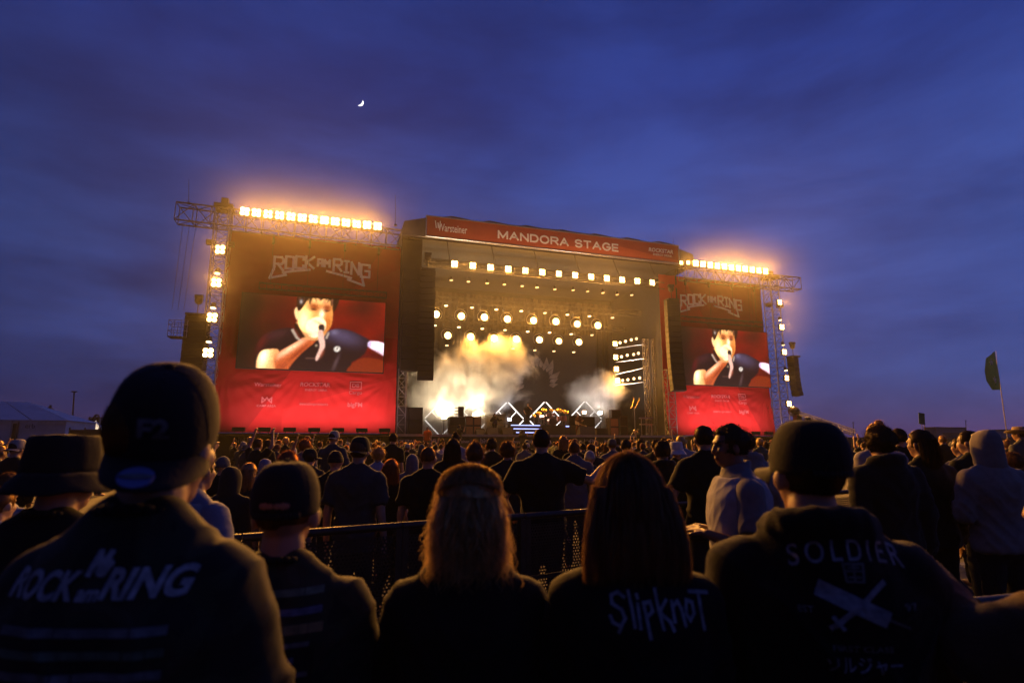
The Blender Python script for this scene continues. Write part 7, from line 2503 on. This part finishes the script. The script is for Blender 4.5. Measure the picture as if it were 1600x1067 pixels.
# ------------------------------------------------------------------ haze
hz = MB(); hz.box2((-75, -30, -1), (105, 150, 24))
ho = hz.build('haze', None)
hm = bpy.data.materials.new('evening_haze')
hm.use_nodes = True
ht = hm.node_tree
ht.nodes.clear()
ho_ = ht.nodes.new('ShaderNodeOutputMaterial')
pv = ht.nodes.new('ShaderNodeVolumePrincipled')
pv.inputs['Color'].default_value = (0.9, 0.9, 0.92, 1)
pv.inputs['Density'].default_value = 0.00035
pv.inputs['Anisotropy'].default_value = 0.2
ht.links.new(pv.outputs['Volume'], ho_.inputs['Volume'])
ho.data.materials.append(hm)
tag(ho, 'thin evening haze hanging over the festival field', 'haze', kind='stuff')

# stage haze added round the rig, its spread shaped to give lamps halos
def halo_haze(lo, hi, fall, dens):
    lo, hi = Vector(lo), Vector(hi)
    m = MB(); m.box2(lo - Vector((fall,) * 3), hi + Vector((fall,) * 3))
    mt = bpy.data.materials.new('halo_haze')
    mt.use_nodes = True
    t = mt.node_tree
    t.nodes.clear()
    o_ = t.nodes.new('ShaderNodeOutputMaterial'); v = t.nodes.new('ShaderNodeVolumePrincipled')
    v.inputs['Color'].default_value = (.95, .94, .92, 1); v.inputs['Anisotropy'].default_value = .25
    tcn = t.nodes.new('ShaderNodeTexCoord')
    c, h = (lo + hi) / 2, (hi - lo) / 2
    def vm(op, a, b=None):
        n = t.nodes.new('ShaderNodeVectorMath'); n.operation = op
        t.links.new(a, n.inputs[0])
        if b is not None: n.inputs[1].default_value = b
        return n
    q = vm('SUBTRACT', tcn.outputs['Object'], c)
    q = vm('ABSOLUTE', q.outputs[0])
    q = vm('SUBTRACT', q.outputs[0], h)
    q = vm('MAXIMUM', q.outputs[0], (0, 0, 0))
    q = vm('LENGTH', q.outputs[0])
    n = t.nodes.new('ShaderNodeTexNoise'); n.inputs['Scale'].default_value = .16; n.inputs['Detail'].default_value = 2
    t.links.new(tcn.outputs['Object'], n.inputs['Vector'])
    mr_ = t.nodes.new('ShaderNodeMapRange'); mr_.interpolation_type = 'SMOOTHERSTEP'
    mr_.inputs['From Min'].default_value = fall * .98; mr_.inputs['From Max'].default_value = 0.0; mr_.inputs['To Max'].default_value = dens
    t.links.new(q.outputs['Value'], mr_.inputs['Value'])
    mm = t.nodes.new('ShaderNodeMath'); mm.operation = 'MULTIPLY'
    ma = t.nodes.new('ShaderNodeMath'); ma.operation = 'MULTIPLY_ADD'; ma.inputs[1].default_value = 1.4; ma.inputs[2].default_value = .3
    t.links.new(n.outputs['Fac'], ma.inputs[0]); t.links.new(ma.outputs[0], mm.inputs[0]); t.links.new(mr_.outputs['Result'], mm.inputs[1])
    t.links.new(mm.outputs[0], v.inputs['Density']); t.links.new(v.outputs['Volume'], o_.inputs['Volume'])
    mt.cycles.volume_step_rate = .5
    ob = m.build('lamp_halo_haze', mt)
    tag(ob, 'haze added round the stage lamps to give them a golden halo', 'haze', kind='stuff')
halo_haze((-7.0, 41.0, 13.0), (38.5, 41.8, 17.8), 5.5, 0.0058)
for _c in list(BENCH.collection.objects):
    BENCH.collection.objects.unlink(_c)
bpy.data.scenes.remove(BENCH)
